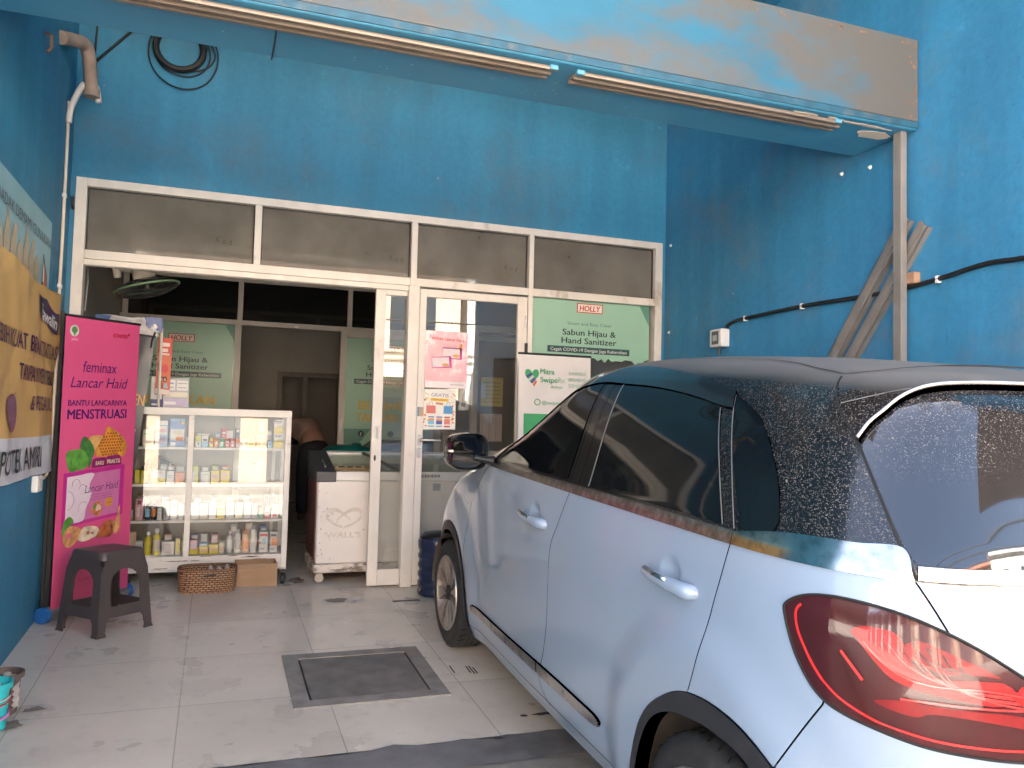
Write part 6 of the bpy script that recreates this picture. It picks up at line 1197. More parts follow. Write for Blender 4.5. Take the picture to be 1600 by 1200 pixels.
def panel(name, P, mat, off=0., gap=.0018, rim=.010, h=.035, parent=None, mirror=True, dome=0., F=None, fine=None):
    F = F or S
    P = densify(P, h*.6); P = shrink(P, gap) if gap else P
    n = len(P); us = [p[0] for p in P]; vs = [p[1] for p in P]; ins = []
    ring = shrink(P, .004); ring = [q for q in ring]
    u = min(us)+h*.5
    while u < max(us):
        v = min(vs)+h*.5
        while v < max(vs):
            if inside(P, u, v) and min((u-a)**2+(v-b)**2 for a, b in P) > (h*.35)**2: ins.append((u, v))
            v += h
        u += h
    if fine:
        ins = [q for q in ins if math.hypot(q[0]-fine[0], q[1]-fine[1]) > .078]+[(fine[0]+.0105*k*.7*math.cos(2*math.pi*j/(6*k)), fine[1]+.0105*k*.62*math.sin(2*math.pi*j/(6*k))) for k in range(1, 11) for j in range(6*k)]+[(fine[0], fine[1])]
    co, _, fc, ov, _, _ = delaunay_2d_cdt([Vector(p) for p in P+ins], [(i, (i+1) % n) for i in range(n)], [], 1, 1e-5)
    A = np.array([tuple(c) for c in co]); pos = F(A[:, 0], A[:, 1]); nor = norm(F, A[:, 0], A[:, 1])
    of = np.full(len(A), off)
    if dome:
        Pn = np.array(P); dist = np.array([np.sqrt(((Pn-a)**2).sum(1).min()) for a in A]); of = of+dome*(1-np.exp(-dist/.03))
    pos2 = pos+nor*of[:, None]
    # outline loop indices
    idx = {}
    for k, o_ in enumerate(ov):
        for q in o_:
            idx.setdefault(q, k)
    loop = [idx[i] for i in range(n) if i in idx]
    V = [tuple(p) for p in pos2]; Nn = [tuple(q) for q in nor]; Fc = []
    for t in fc:
        a, b, c = list(t)[:3]; cr = np.cross(pos2[b]-pos2[a], pos2[c]-pos2[a]); Fc.append([a, b, c] if cr.dot(nor[a]) > 0 else [a, c, b])
    if rim:
        k0 = len(V); m = len(loop)
        for j in loop: V.append(tuple(pos2[j])); Nn.append(None)
        for j in loop: V.append(tuple(pos2[j]-nor[j]*rim)); Nn.append(None)
        cen = pos2[loop].mean(0)
        for i in range(m):
            j = (i+1) % m; tt = pos2[loop[j]]-pos2[loop[i]]; en = np.cross(tt, nor[loop[i]]); ln = np.linalg.norm(en) or 1; en = en/ln
            A_, B_ = A[loop[i]], A[loop[j]]; mid = (A_+B_)/2; d2 = (B_-A_); 
            f_ = [k0+i, k0+j, k0+m+j, k0+m+i]
            Fc.append(f_); Nn[k0+i] = tuple(en); Nn[k0+m+i] = tuple(en)
    me = bpy.data.meshes.new(name); me.from_pydata(V, [], Fc)
    o = bake_obj(name, me, mat, parent or car, False, True, 0, normals=[q if q is not None else (0, 0, 1) for q in Nn])
    if mirror:
        V2 = [(-a, b, c) for a, b, c in V]; N2 = [(-a, b, c) if (a, b, c) else None for a, b, c in [q if q is not None else (0, 0, 1) for q in Nn]]
        m2 = bpy.data.meshes.new(name); m2.from_pydata(V2, [], [f_[::-1] for f_ in Fc]); bake_obj(name, m2, mat, parent or car, False, True, 0, normals=N2)
    return o
def ribbon(name, line, wd, mat, off=.0006, parent=None, mirror=True, F=None):
    """thin seam or trim line lying on the surface"""
    F = F or S; P = np.array(spline(line, n=8) if len(line) > 2 else [tuple(np.array(line[0])+(np.array(line[1])-np.array(line[0]))*k/8) for k in range(9)]); p = F(P[:, 0], P[:, 1]); nr = norm(F, P[:, 0], P[:, 1]); t = np.gradient(p, axis=0); t /= np.linalg.norm(t, axis=1)[:, None]; b = np.cross(nr, t)
    for sg in ((1, -1) if mirror else (1,)):
        V = [tuple(q*np.array([sg, 1, 1])) for q in np.concatenate([p+b*wd/2+nr*off, p-b*wd/2+nr*off])]; k = len(p)
        me = bpy.data.meshes.new(name); me.from_pydata(V, [], [(i, i+1, k+i+1, k+i) if sg > 0 else (k+i, k+i+1, i+1, i) for i in range(k-1)]); bake_obj(name, me, mat, parent or car, False, True, 0)
def trimtube(name, line, r, mat, off=.003, parent=None, mirror=True, n=8):
    P = np.array(spline(line, n=8)); p = S(P[:, 0], P[:, 1]); nr = norm(S, P[:, 0], P[:, 1]); q = p+nr*off
    for sg in ((1, -1) if mirror else (1,)):
        m = MB(); m.tube([(a*sg, b, c) for a, b, c in q], r, n); m.build(name, mat, parent or car, world=False, smooth=True)
def shell_rows(zs, F, front=True):
    rows = []
    for z in zs:
        yf = float(fF(z)-fW(z)); s = np.concatenate([np.linspace(SC, YC, 26)[:-1], np.linspace(YC, max(yf, YC+.02), 26)[:-1], np.linspace(max(yf, YC+.02), max(yf, YC+.02)+KP*math.pi/2, 16)])
        rows.append(F(s, np.full_like(s, z)))
    return np.array(rows)
def shell(name, zs, mat, inset=0., F=S, normals=True):
    G = shell_rows(zs, F); r, c, _ = G.shape
    du = np.gradient(G, axis=1); dv = np.gradient(G, axis=0); nn = np.cross(du, dv); nn /= np.maximum(1e-9, np.linalg.norm(nn, axis=2))[..., None]; ctr = np.array([0, .9, .75]); sg = np.where(((G-ctr)*nn).sum(2) < 0, -1, 1); nn *= sg[..., None]
    G2 = G-nn*inset
    V = [tuple(p) for p in G2.reshape(-1, 3)]+[(-p[0], p[1], p[2]) for p in G2.reshape(-1, 3)]; K = r*c; Fc = []
    for j in range(r-1):
        for i in range(c-1):
            a = j*c+i; Fc.append((a+1, a, a+c, a+c+1)); Fc.append((K+a, K+a+1, K+a+c+1, K+a+c))
    me = bpy.data.meshes.new(name); me.from_pydata(V, [], Fc); bm_ = bmesh.new(); bm_.from_mesh(me); bmesh.ops.remove_doubles(bm_, verts=bm_.verts, dist=.0004); bmesh.ops.recalc_face_normals(bm_, faces=bm_.faces); bm_.to_mesh(me); bm_.free()
    return bake_obj(name, me, mat, car, False, True, 0)
# dark inner body behind the panel gaps, and the black upper shell with roof and pillars
WA = .372
inner = shell('inner_shell', np.linspace(.16, 1.075, 24), UNDER, .014)
bm_ = bmesh.new(); bm_.from_mesh(inner.data); bmesh.ops.delete(bm_, geom=[f_ for f_ in bm_.faces if min(math.hypot(f_.calc_center_median().y-yw, f_.calc_center_median().z-.3) for yw in (0, 2.56)) < .36], context='FACES'); bm_.to_mesh(inner.data); bm_.free()
qs = np.concatenate([np.linspace(1.045, 1.10, 5)[:-1], np.linspace(1.10, 1.46, 22)[:-1], np.linspace(1.46, 1.575, 22)[:-1], 1.602-np.linspace(.027**.5, .004**.5, 14)**2, [1.6005, 1.6014, 1.6018, 1.602]])
shell('roof', qs, ROOFM, .0015, F=Sq)
# --- left flank outlines (mirrored to the right)
arcR = [(.342, .185), (.329, .274), (.279, .416), (.226, .499), (.161, .556), (.083, .604), (.024, .626)]
arcR2 = [(.024, .626), (-.047, .636), (-.122, .630), (-.185, .607), (-.241, .566)]
rd_rear = [(-.076, 1.048), (-.055, .95), (-.034, .865), (-.004, .722), (.024, .626)]
fd_rear = [(.94, 1.048), (1.0, .92), (1.053, .819), (1.056, .65), (1.056, .527), (1.10, .38), (1.155, .27), (1.10, .205), (1.06, .185)]
fd_front = [(2.172, .185), (2.155, .29), (2.205, .45), (2.235, .6), (2.215, .79), (2.09, .95), (1.972, 1.048)]
lampL = spline([(-.244, .926), (-.248, .951), (-.281, .976), (-.334, .989), (-.398, .987), (-.457, .973), (-.519, .945), (-.577, .909), (-.644, .859), (-.721, .802), (-.800, .735), (-.826, .690), (-.78, .672), (-.645, .684), (-.538, .700), (-.48, .710), (-.423, .725), (-.364, .742), (-.329, .759), (-.3, .79), (-.267, .852)], True, 5)
def lamp_part(a, b):      # stretch of the lamp outline between two control points
    return lampL[a*5:b*5+1] if b > a else lampL[a*5:]+lampL[:b*5+1]
panel('front_door', segs([(1.972, 1.048), (1.4, 1.048), (.94, 1.048)], fd_rear, [(1.06, .185), (2.172, .185)], fd_front), PAINT, fine=(1.255, .918))
panel('rear_door', segs([(.94, 1.048), (.4, 1.048), (-.076, 1.048)], rd_rear, arcR[::-1], [(.342, .185), (1.06, .185)], fd_rear[::-1]), PAINT, fine=(.168, .912))
bump_top = [(-.331, .757), (-.288, .667), (-.241, .566)]
quarter = segs([(-.076, 1.048), (-.235, 1.048), (-.356, 1.048), (-.466, 1.048)], [(-.466, 1.048), (-.492, 1.0), (-.519, .945)])+lamp_part(0, 6)[::-1][1:]+[p for p in lamp_part(18, 20)[::-1]]
quarter = segs([(-.076, 1.048), (-.235, 1.048), (-.356, 1.048), (-.466, 1.048)], [(-.466, 1.048), (-.492, 1.0), (-.519, .945)])+lampL[:30][::-1]+lampL[90:][::-1]+spline(bump_top, n=6)[1:]+spline(arcR2[::-1], n=6)[1:]+spline(rd_rear[::-1], n=6)[1:-1]
panel('rear_quarter', quarter, PAINT)
# tailgate lower part, full width (mirrored outline inside one panel)
def full(half):
    return half+[(2*SC-a, b) for a, b in reversed(half)]
tg = segs([(SC+.0, 1.048), (-.75, 1.048), (-.466, 1.048)], [(-.466, 1.048), (-.492, 1.0), (-.519, .945)])[0:]+lampL[31:56]+[(-.835, .66), (-.86, .56), (-.90, .50), (SC, .485)]
panel('tailgate', full(tg[1:-1])[:], PAINT, mirror=False)
bp = [(SC, .482), (-.90, .497), (-.865, .56), (-.84, .655)]+lampL[57:91]+spline(bump_top, n=6)[1:]+[(-.30, .49), (-.335, .38), (-.35, .28), (-.352, .21), (-.42, .185), (-.7, .185), (SC, .185)]
panel('rear_bumper', full(bp[1:-1]), PAINT, mirror=False)
# front fender, bumper and bonnet
arcF = [(2.172, .185), (2.19, .30), (2.235, .46), (2.315, .575), (2.42, .645), (2.56, .672), (2.70, .645), (2.80, .575), (2.88, .46)]
fend = segs(fd_front[::-1][0:], )[::-1]
fender = spline(fd_front, n=7)[::-1]+spline(arcF, n=7)[1:]+[(2.98, .50), (3.02, .62), (2.92, .76), (2.75, .86), (2.45, .95), (2.2, 1.02), (2.05, 1.048)]
panel('front_fender', fender, PAINT)
panel('front_bumper', [(2.88, .45), (2.92, .30), (2.93, .185), (3.6, .185), (3.6, .62), (3.02, .62), (2.98, .5)], PAINT)
shell('bonnet', np.concatenate([np.linspace(.62, .93, 12), np.linspace(.94, 1.03, 8)]), PAINT, .004) if False else None
bn_ = shell('bonnet', np.linspace(.60, 1.075, 22), PAINT, .004)
bm_ = bmesh.new(); bm_.from_mesh(bn_.data); bmesh.ops.delete(bm_, geom=[f_ for f_ in bm_.faces if f_.calc_center_median().y < 2.28 or (f_.calc_center_median().z < .70 and abs(f_.calc_center_median().y-2.56) < .42)], context='FACES'); bm_.to_mesh(bn_.data); bm_.free()
# sill below the doors
m_ = segs([(2.19, .182), (2.19, .118), (.36, .118), (.36, .182)])
panel('side_sill', [(2.185, .190), (2.185, .120), (.35, .120), (.35, .190)], PAINT, off=-.004, gap=0, h=.05)
ribbon('sill_seam', [(2.16, .196), (1.3, .196), (.36, .196)], .004, UNDER, off=.0012)
# fuel flap style seam on the front fender
ribbon('flap_seam', [(2.30, .98), (2.36, .93), (2.37, .85), (2.30, .815), (2.24, .82)], .003, UNDER)
# black arch trims
def arch(yc, zc, a_in, a_out, a0, a1, name):
    P1 = [(yc+a_out[0]*math.cos(R(t)), zc+a_out[1]*math.sin(R(t))) for t in np.linspace(a0, a1, 26)]; P2 = [(yc+a_in[0]*math.cos(R(t)), zc+a_in[1]*math.sin(R(t))) for t in np.linspace(a1, a0, 26)]
    return P1+P2
RO = [(.342, .185), (.329, .274), (.279, .416), (.226, .499), (.161, .556), (.083, .604), (.024, .626), (-.047, .636), (-.122, .630), (-.185, .607), (-.241, .566), (-.30, .49), (-.335, .38), (-.35, .28), (-.352, .185)]
RI = [(.31, .185), (.295, .29), (.235, .432), (.17, .505), (.09, .546), (.014, .563), (-.06, .572), (-.142, .562), (-.191, .538), (-.245, .47), (-.28, .38), (-.297, .28), (-.30, .185)]
panel('rear_arch_trim', spline(RO, n=5)+spline(RI[::-1], n=5), ARCHM, off=.006, gap=.0, rim=.05, h=.03)
FO = [(2.172, .185), (2.19, .30), (2.235, .46), (2.315, .575), (2.42, .645), (2.56, .672), (2.70, .645), (2.80, .575), (2.88, .46), (2.92, .30), (2.93, .185)]
FI = [(2.215, .185), (2.232, .30), (2.275, .44), (2.345, .54), (2.44, .60), (2.56, .622), (2.68, .60), (2.765, .54), (2.835, .44), (2.872, .30), (2.885, .185)]
panel('front_arch_trim', spline(FO, n=5)+spline(FI[::-1], n=5), ARCHM, off=.006, gap=.0, rim=.05, h=.03)
# chrome belt, windows, visor
beltlo = [(1.985, 1.046), (1.4, 1.046), (.6, 1.046), (.123, 1.046), (-.08, 1.046)]
belthi = [(-.08, 1.080), (.123, 1.080), (.6, 1.080), (1.3, 1.076), (1.93, 1.066), (1.985, 1.046)]
panel('belt_trim', spline(beltlo, n=5)+spline(belthi, n=5), BELTM, off=.005, gap=.0, rim=.012, h=.03)
panel('quarter_trim', spline([(-.082, 1.046), (-.235, 1.046), (-.356, 1.046), (-.465, 1.046)], n=6)+spline([(-.462, 1.060), (-.447, 1.113), (-.37, 1.111), (-.297, 1.110), (-.212, 1.103), (-.10, 1.082), (-.082, 1.078)], n=6), CHROME, off=.005, gap=.0, rim=.012, h=.02)
hl2 = [(-.471, 1.050), (-.62, 1.050), (-.85, 1.050)]
panel('tailgate_trim', full(hl2)+[(2*SC-a, 1.078) for a, b in hl2]+[(a, 1.078) for a, b in reversed(hl2)], CHROME, off=.006, gap=0, rim=.012, h=.02, mirror=False)
gtop = [(1.895, 1.085), (1.79, 1.165), (1.64, 1.265), (1.47, 1.365), (1.30, 1.435), (1.10, 1.468), (1.04, 1.470)]
panel('front_door_window', segs([(1.895, 1.085), (1.4, 1.088), (1.0, 1.092)], [(1.0, 1.092), (1.02, 1.28), (1.04, 1.470)], gtop[::-1]), CGLASS, off=.002, gap=.001, rim=.004)
panel('rear_door_window', segs([(.804, 1.087), (.4, 1.089), (-.032, 1.089)], [(-.032, 1.089), (.05, 1.24), (.15, 1.400)], [(.15, 1.400), (.388, 1.434), (.613, 1.455), (.872, 1.464)], [(.872, 1.464), (.835, 1.27), (.804, 1.087)]), CGLASS, off=.002, gap=.001, rim=.004)
panel('quarter_window', spline([(.098, 1.442), (-.01, 1.41), (-.083, 1.368), (-.138, 1.307), (-.182, 1.23), (-.204, 1.155), (-.204, 1.117), (-.186, 1.095), (-.15, 1.090), (-.09, 1.088)], n=5)+[(-.082, 1.12), (.0, 1.27)], CGLASS, off=.002, gap=.001, rim=.004)
for a, b, w_, m_ in (((.800, 1.087), (.868, 1.464), .009, STEEL), ((.985, 1.090), (1.03, 1.468), .004, UNDER), ((.905, 1.09), (.955, 1.466), .003, UNDER)): ribbon('pillar_strip', [a, ((a[0]+b[0])/2-.003, (a[1]+b[1])/2), b], w_, m_, off=.003)
ribbon('window_edge', [(-.034, 1.089), (.05, 1.24), (.152, 1.400)], .004, STEEL, off=.0028); ribbon('window_edge', [(-.080, 1.085), (.0, 1.26), (.098, 1.44)], .004, STEEL, off=.0028)
vhi = [(1.965, 1.085), (1.86, 1.175), (1.70, 1.285), (1.53, 1.39), (1.36, 1.47), (1.20, 1.515), (.908, 1.536), (.627, 1.520), (.373, 1.490), (.103, 1.449)]
vlo = [(.075, 1.400), (.15, 1.405), (.388, 1.436), (.613, 1.457), (.864, 1.467), (1.06, 1.471), (1.30, 1.438), (1.47, 1.368), (1.64, 1.268), (1.79, 1.168), (1.895, 1.088)]
panel('window_visor', spline(vhi, n=6)+spline(vlo, n=6), VISOR, off=.007, gap=.0, rim=.008, h=.03)
vm = MB(); vp = S([1.16], [1.498])[0]; vn = norm(S, np.array([1.16]), np.array([1.498]))[0]
fvz = frame(Vector(vp)+Vector(vn)*.0085, (0, -1, 0), (0, 0, 1)); Vv = Vector((0, 0, 1))-Vector(vn)*vn[2]; Uv = Vv.cross(Vector(vn)).normalized(); fvz = frame(Vector(vp)+Vector(vn)*.0078, Uv, Vv.normalized())
mm = MB(); mm.prism([(-.020, -.006), (-.004, -.010), (.004, -.004), (.024, -.004), (.010, .004), (.002, .012), (-.004, .004), (-.016, .006)], fvz, 0, .001); mm.build('visor_emblem', PWHITE, car, world=False)
# roof, hatch and spoiler seams
hatch = [(-.300, 1.500), (-.297, 1.474), (-.312, 1.42), (-.361, 1.339), (-.402, 1.236), (-.440, 1.13), (-.470, 1.05)]
ribbon('hatch_seam', hatch, .0065, UNDER, off=.0012)
ribbon('roof_seam', [(.9, 1.578), (.313, 1.562), (-.008, 1.546), (-.198, 1.524), (-.300, 1.508)], .005, UNDER, off=.0012)
ribbon('hatch_top_seam', [(-.300, 1.506), (-.42, 1.520), (-.505, 1.530), (-.691, 1.540), (SC, 1.543)], .005, UNDER, off=.0012)
ribbon('spoiler_seam', [(-.316, 1.428), (-.385, 1.448), (-.444, 1.464), (-.498, 1.474), (-.568, 1.481), (-.822, 1.490), (SC, 1.493)], .004, STEEL, off=.0014)
arc = [(-.366, 1.336), (-.388, 1.373), (-.414, 1.4), (-.447, 1.431), (-.484, 1.452), (-.524, 1.464), (-.578, 1.471), (-.687, 1.476), (-.85, 1.478), (SC, 1.479)]
lw_ = [(-.368, 1.330), (-.406, 1.236), (-.444, 1.13), (-.470, 1.080)]
half = spline(arc, n=5)[::-1]+spline(lw_, n=5)[1:]+[(-.6, 1.080), (-.8, 1.080), (SC, 1.080)]
panel('rear_window', full(half[1:-1])[:], RGLASS, off=-.0006, gap=.001, rim=0, mirror=False)
panel('spoiler_lip', spline(arc, n=5)+[(a, b+.010) for a, b in reversed(spline(arc, n=5))], ROOFM, off=.016, gap=0, rim=.02, h=.02)
trimtube('spoiler_edge', [(a, b+.004) for a, b in arc], .0042, mk('pale_trim', (.50, .47, .44), rough=.3, metal=.4), off=.017)
# windscreen
ws = []
for t_, q in ((0, 1.10), (1, 1.10), (1, 1.50), (0, 1.50)): pass
def wsF(a, b):
    q = 1.10+.41*b; yf = float(fF(q)-fW(q)); s_ = yf+KP*(R(38)+R(104)*a); fl2 = s_ > yf+KP*math.pi/2
    if fl2: s_ = 2*(yf+KP*math.pi/2)-s_
    p = Sq([s_], [q])[0]; return Vector((-p[0] if fl2 else p[0], p[1]+.003, p[2]+.002))
m = MB(); m.grid(wsF, 24, 14, flip=False); m.build('windscreen', CGLASS, car, world=False, smooth=True)
# door mouldings with chrome face
ml = [(2.089, .319), (1.768, .322), (1.4, .328), (1.161, .332)]; mlb = [(1.156, .288), (1.4, .286), (1.75, .282), (2.05, .284), (2.105, .30)]
MOLD = mk('chrome_moulding', (.48, .46, .44), rough=.22, metal=.9, var=.15, scale=12, dirt=(.14, .12, .10), damt=.7, dscale=14, dlo=.52, dhi=.66)
panel('door_moulding', spline(ml, n=5)+spline(mlb, n=5), MOLD, off=.012, gap=.0005, rim=.016, h=.02)
panel('door_moulding', spline([(1.151, .332), (.95, .332), (.76, .329), (.623, .326), (.579, .314)], n=5)+spline([(.585, .296), (.66, .288), (.9, .287), (1.146, .288)], n=5), MOLD, off=.012, gap=.0005, rim=.016, h=.02)
# handles
for yh, zh in ((1.262, .897), (.170, .892)):
    for sg in (-1, 1):
        rp = S([yh], [zh])[0]; bx = abs(rp[0])
        fr = frame((sg*bx, yh, zh), (0, 1 if sg > 0 else -1, 0), (0, 0, 1))
        g = MB(); hpts = spline([(sg*(bx+.004), yh+.135, zh+.004), (sg*(bx+.030), yh+.115, zh+.004), (sg*(bx+.042), yh+.03, zh+.002), (sg*(bx+.040), yh-.06, zh-.001), (sg*(bx+.030), yh-.115, zh-.004), (sg*(bx+.002), yh-.145, zh-.006)], n=5)
        g.tube(hpts, [.011+.013*min(1, (i/(len(hpts)-1))/.8)-(.014*max(0, (i/(len(hpts)-1)-.8)/.2)**2) for i in range(len(hpts))], 12); hd = g.build('door_handle', PAINT, car, world=False, smooth=True)
        c_ = MB(); c_.tube([(sg*(bx+.038), yh+.105, zh+.014), (sg*(bx+.052), yh+.03, zh+.013), (sg*(bx+.053), yh-.045, zh+.010)], .0085, 8); c_.build('chrome_strip', CHROME, hd, world=False, smooth=True)
        cp = MB(); cp.lathe([(.001, .012), (.016, .009), (.024, .0), (.020, -.01)], (sg*(bx+.030), yh-.105, zh-.004), axis='x', n=20, M=Matrix.Scale(sg, 3, (1, 0, 0))); cp.build('key_cap', PAINT, hd, world=False, smooth=60)
# tail lamps
LENS = carmat('dark_lamp_lens', (.045, .005, .007), .10, spec=.35, coat=.0, var=.25, scale=14)
REDL = carmat('red_lamp_insert', (.36, .008, .011), .25, spec=.25, coat=.0, var=.25, scale=18); REDB = carmat('bright_red_light_guide', (.80, .03, .03), .15, coat=.6, var=.05)
REDD = carmat('deep_red_insert', (.20, .006, .009), .25, spec=.25, coat=.0, var=.2, scale=20)
CLR = glass('lamp_cover', (.97, .86, .86), f0=.022, dust=.012, dscale=90)
for sg_ in (1, -1):
    mir = (lambda P: P) if sg_ > 0 else (lambda P: [(2*SC-a, b) for a, b in P])
    tl = panel('tail_lamp', mir(lampL), LENS, off=.001, gap=.0022, rim=.02, h=.022, mirror=False, dome=-.012)
    kw = dict(gap=0, rim=.0, mirror=False, parent=tl, h=.02)
    redP = spline([(-.367, .922), (-.379, .935), (-.406, .940), (-.434, .936), (-.450, .915), (-.471, .868), (-.509, .850), (-.562, .851), (-.643, .840), (-.72, .79), (-.775, .735), (-.755, .722), (-.70, .745), (-.643, .800), (-.591, .799), (-.523, .813), (-.472, .822), (-.434, .838), (-.407, .866), (-.38, .904)], True, 4)
    panel('red_insert', mir(redP), REDL, off=-.006, **kw)
    panel('red_insert', mir(spline([(-.445, .902), (-.475, .925), (-.535, .898), (-.644, .842), (-.70, .80), (-.643, .842), (-.576, .862), (-.51, .862), (-.475, .878)], True, 4)), REDD, off=-.0052, **kw)
    for k in range(9): ribbon('light_strip', mir([(-.415-.012*k, .915-.006*k), (-.45-.010*k, .872-.004*k), (-.52-.008*k, .838-.0035*k), (-.62-.004*k, .822-.004*k)]), .0022 if k % 2 else .0012, REDB if k % 3 else LENS, off=-.0045, parent=tl, mirror=False)
    for k in range(4): ribbon('lens_rib', mir([(-.462-.024*k, .925-.012*k), (-.478-.022*k, .895-.009*k), (-.505-.02*k, .872-.005*k)]), .004, LENS, off=-.0042, parent=tl, mirror=False)
    panel('red_insert', mir(spline([(-.407, .785), (-.435, .772), (-.473, .766), (-.498, .776), (-.563, .770), (-.644, .752), (-.70, .733), (-.735, .712), (-.70, .745), (-.644, .777), (-.563, .788), (-.497, .793), (-.447, .796)], True, 4)), REDD, off=-.006, **kw)
    ribbon('light_guide', mir([(-.276, .955), (-.268, .943), (-.266, .925), (-.272, .895), (-.287, .861), (-.304, .829), (-.322, .802)]), .0062, REDB, off=-.002, parent=tl, mirror=False)
    ribbon('light_guide', mir([(-.322, .802), (-.356, .771), (-.41, .744), (-.461, .731), (-.511, .721), (-.592, .711), (-.645, .706), (-.71, .700), (-.765, .698)]), .0048, REDB, off=-.002, parent=tl, mirror=False)
    ribbon('light_guide', mir([(-.352, .876), (-.372, .848), (-.389, .824)]), .006, REDB, off=-.002, parent=tl, mirror=False)
    ribbon('light_guide', mir([(-.447, .800), (-.497, .800), (-.563, .796), (-.644, .790)]), .004, REDB, off=-.002, parent=tl, mirror=False)
    ribbon('light_guide', mir([(-.388, .906), (-.42, .868), (-.455, .845), (-.50, .835), (-.58, .832), (-.66, .815)]), .003, REDB, off=-.002, parent=tl, mirror=False)
    panel('round_reflector', mir([(a, b) for a, b in ell(-.655, .822, .022)]), REDL, off=-.003, **kw)
    cl_ = panel('clear_cover', mir(lampL), CLR, off=.010, gap=.006, rim=0, h=.022, mirror=False, dome=.0150, parent=tl)
    ed = np.array([p for p in mir(lampL)]+[mir(lampL)[0]]); p_ = S(ed[:, 0], ed[:, 1]); n_ = norm(S, ed[:, 0], ed[:, 1])
    m = MB(); m.tube([tuple(a) for a in (p_+n_*.002)[:-1]], .0035, 6, closed=True); m.build('seal', UNDER, tl, world=False, smooth=True)
# side mirrors
for sg in (-1, 1):
    O_ = Vector((sg*.930, 1.965, 1.116)); Rm = Matrix.Rotation(R(-10*sg), 3, 'Z')
    def se(r_, y_, kx=.104, kz=.092, e=.62):
        return [O_+Rm @ Vector((sg*0+r_*kx*math.copysign(abs(math.cos(2*math.pi*k/36))**e, math.cos(2*math.pi*k/36)), y_, r_*kz*math.copysign(abs(math.sin(2*math.pi*k/36))**e, math.sin(2*math.pi*k/36)))) for k in range(36)]
    rings = [se(.87, .0), se(.93, -.022), se(.985, -.028), se(1.0, -.015), se(1.0, .015), se(.93, .065), se(.74, .11), se(.4, .135), se(.05, .142)]
    n = 36; vs = [v for g in rings for v in g]; fs = []
    for i in range(len(rings)-1):
        for k in range(n): fs.append((i*n+k, i*n+(k+1) % n, (i+1)*n+(k+1) % n, (i+1)*n+k))
    m = MB(); m.add(vs, [f_[::-1] for f_ in fs]); m.add(rings[0], [tuple(range(n))]); mh = m.build('side_mirror', carmat('mirror_housing', (.010, .010, .011), .10, coat=1., var=.03), car, world=False, smooth=50)
    mg = MB(); r1 = se(.80, -.006); mg.add(r1, [tuple(range(n))]); mg.build('mirror_glass', mk('dark_mirror', (.05, .052, .055), rough=.02, metal=1., var=0), mh, world=False)
    m = MB(); m.tube([(sg*.80, 1.93, 1.075), (sg*.85, 1.95, 1.078), (sg*.885, 1.975, 1.085)], [.024, .016, .018], 10); m.build('mirror_arm', BLACKP, mh, world=False, smooth=50)
    q = O_+Rm @ Vector((-sg*-.104, -.020, 0.005)); m = MB(); m.obox(q, (1, 0, 0), (0, 1, 0), (0, 0, 1), .012, .016, .005); m.build('mirror_latch', STEEL, mh, world=False)
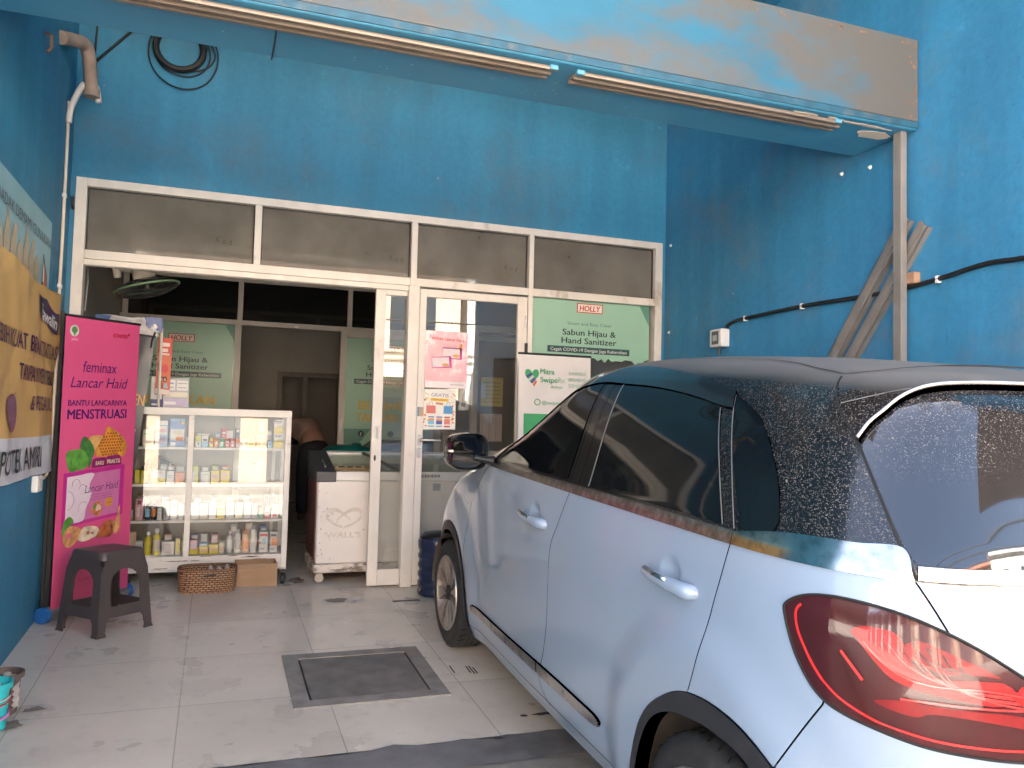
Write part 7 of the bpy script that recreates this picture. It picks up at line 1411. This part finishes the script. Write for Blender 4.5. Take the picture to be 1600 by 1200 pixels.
# wheels
TYRE = mk('tyre_rubber', (.018, .018, .019), rough=.75, var=.25, scale=14, bump=.5, dirt=(.08, .07, .06), damt=.5, dscale=5); RIMM = mk('dusty_alloy', (.42, .38, .35), rough=.35, metal=.75, var=.1, scale=15, dirt=(.2, .16, .13), damt=.5, dscale=9); RIMD = mk('black_alloy', (.012, .012, .012), rough=.4)
def wheel(x, y, sg):
    c = Vector((x, y, .195 if y < 1 else .258)); wr = MB(); pr = [(.205, -.085), (.235, -.094), (.262, -.092), (.286, -.080), (.297, -.062), (.300, -.040), (.300, .040), (.297, .062), (.286, .080), (.262, .092), (.235, .094), (.205, .085)]
    wr.lathe(pr, c, axis='x', n=72, cap=False); wh = wr.build('wheel', TYRE, car, world=False, smooth=40)
    gr = MB()
    for h_ in (-.03, 0, .03): gr.lathe([(.3006, h_-.004), (.3006, h_+.004)], c, axis='x', n=48, cap=False)
    for k in range(40):
        a = 2*math.pi*k/40
        for s2 in (-1, 1):
            u = Vector((0, math.cos(a), math.sin(a))); t_ = Vector((0, -math.sin(a), math.cos(a))); q = c+u*.2985+Vector((s2*.055, 0, 0)); gr.obox(q, (s2*.85, t_.y*.5, t_.z*.5), t_, u, .020, .0022, .0025)
    gr.build('tread', RIMD, wh, world=False)
    rm = MB(); o_ = sg*.062
    rm.lathe([(.210, sg*.088), (.207, sg*.094), (.196, sg*.090), (.192, sg*.05), (.190, sg*-.03)], c, axis='x', n=60, cap=False); rim = rm.build('rim', RIMM, wh, world=False, smooth=40)
    bk = MB(); bk.lathe([(.001, sg*.02), (.19, sg*.02)], c, axis='x', n=40, cap=False); bk.build('brake_backing', RIMD, wh, world=False)
    sp_ = MB()
    for k in range(10):
        a = 2*math.pi*(k+.5)/10+.1; u = Vector((0, math.cos(a), math.sin(a))); t_ = Vector((0, -math.sin(a), math.cos(a))); X_ = Vector((sg, 0, 0))
        out = [(.035, .008), (.09, .017), (.14, .030), (.192, .046), (.200, .030 if k % 2 else .044)]
        L_ = [c+u*r_-t_*w2+X_*(.070+.018*(r_/.2)) for r_, w2 in ((.035, .006), (.10, .016), (.16, .033), (.197, .047))]; R_ = [c+u*r_+t_*w2+X_*(.070+.018*(r_/.2)) for r_, w2 in ((.035, .006), (.10, .013), (.16, .024), (.197, .036))]
        top = L_+R_[::-1]; b2 = [p-X_*.022 for p in top]; nn = len(top); fs = [(0, 1, 6, 7), (1, 2, 5, 6), (2, 3, 4, 5)]
        fs2 = [f_ if sg < 0 else f_[::-1] for f_ in fs]
        sp_.add(top+b2, fs2+[(i, (i+1) % nn, nn+(i+1) % nn, nn+i) if sg > 0 else (nn+i, nn+(i+1) % nn, (i+1) % nn, i) for i in range(nn)])
    sp_.build('spoke', RIMM, wh, world=False)
    hb = MB(); hb.lathe([(.045, sg*.05), (.043, sg*.078), (.030, sg*.084), (.001, sg*.085)], c, axis='x', n=24, cap=False)
    for k in range(5):
        a = 2*math.pi*k/5; hb.lathe([(.008, sg*.07), (.008, sg*.086), (.001, sg*.087)], c+Vector((0, .034*math.cos(a), .034*math.sin(a))), axis='x', n=8, cap=False)
    hb.build('hub_cap', RIMD, wh, world=False, smooth=40)
for y in (0., 2.585):
    wheel(-.742, y, -1); wheel(.742, y, 1)
# wheel wells and floor pan
LINER = mk('dusty_wheel_liner', (.07, .058, .048), rough=.9, var=.3, scale=10)
for y in (0., 2.56):
    for sg in (-1, 1):
        rr_ = .335 if y < 1 else .345
        m = MB(); m.grid(lambda a, b: Vector((sg*(.50+.335*b), y+rr_*math.cos(math.pi*(1.06*a-.03)), .28+rr_*.92*math.sin(math.pi*(1.06*a-.03)))), 30, 4); m.build('wheel_liner', LINER, car, world=False, smooth=True)
MB().box((-.78, -.5, .17), (.78, .0-.38, .30)).box((-.78, .38, .17), (.78, 2.18, .26)).box((-.48, -.4, .17), (.48, 2.95, .30)).build('underbody', UNDER, car, world=False)
# head lamps (front, for views from the side) and dusty licence plate recess on the tailgate
for sg_ in (1,):
    panel('headlight', [(a, b) for a, b in ell(3.12, .70, .12, .085, 24, -8)], carmat('headlight_glass', (.35, .37, .40), .08, coat=1., var=.2, scale=20), off=.012, gap=0, rim=.02, h=.03)
panel('plate_recess', rect(SC-.26, .52, SC+.26, .64), UNDER, off=.002, gap=0, rim=0, mirror=False)
# steering wheel and seats behind the tinted glass are not visible: a dark cabin floor closes the body
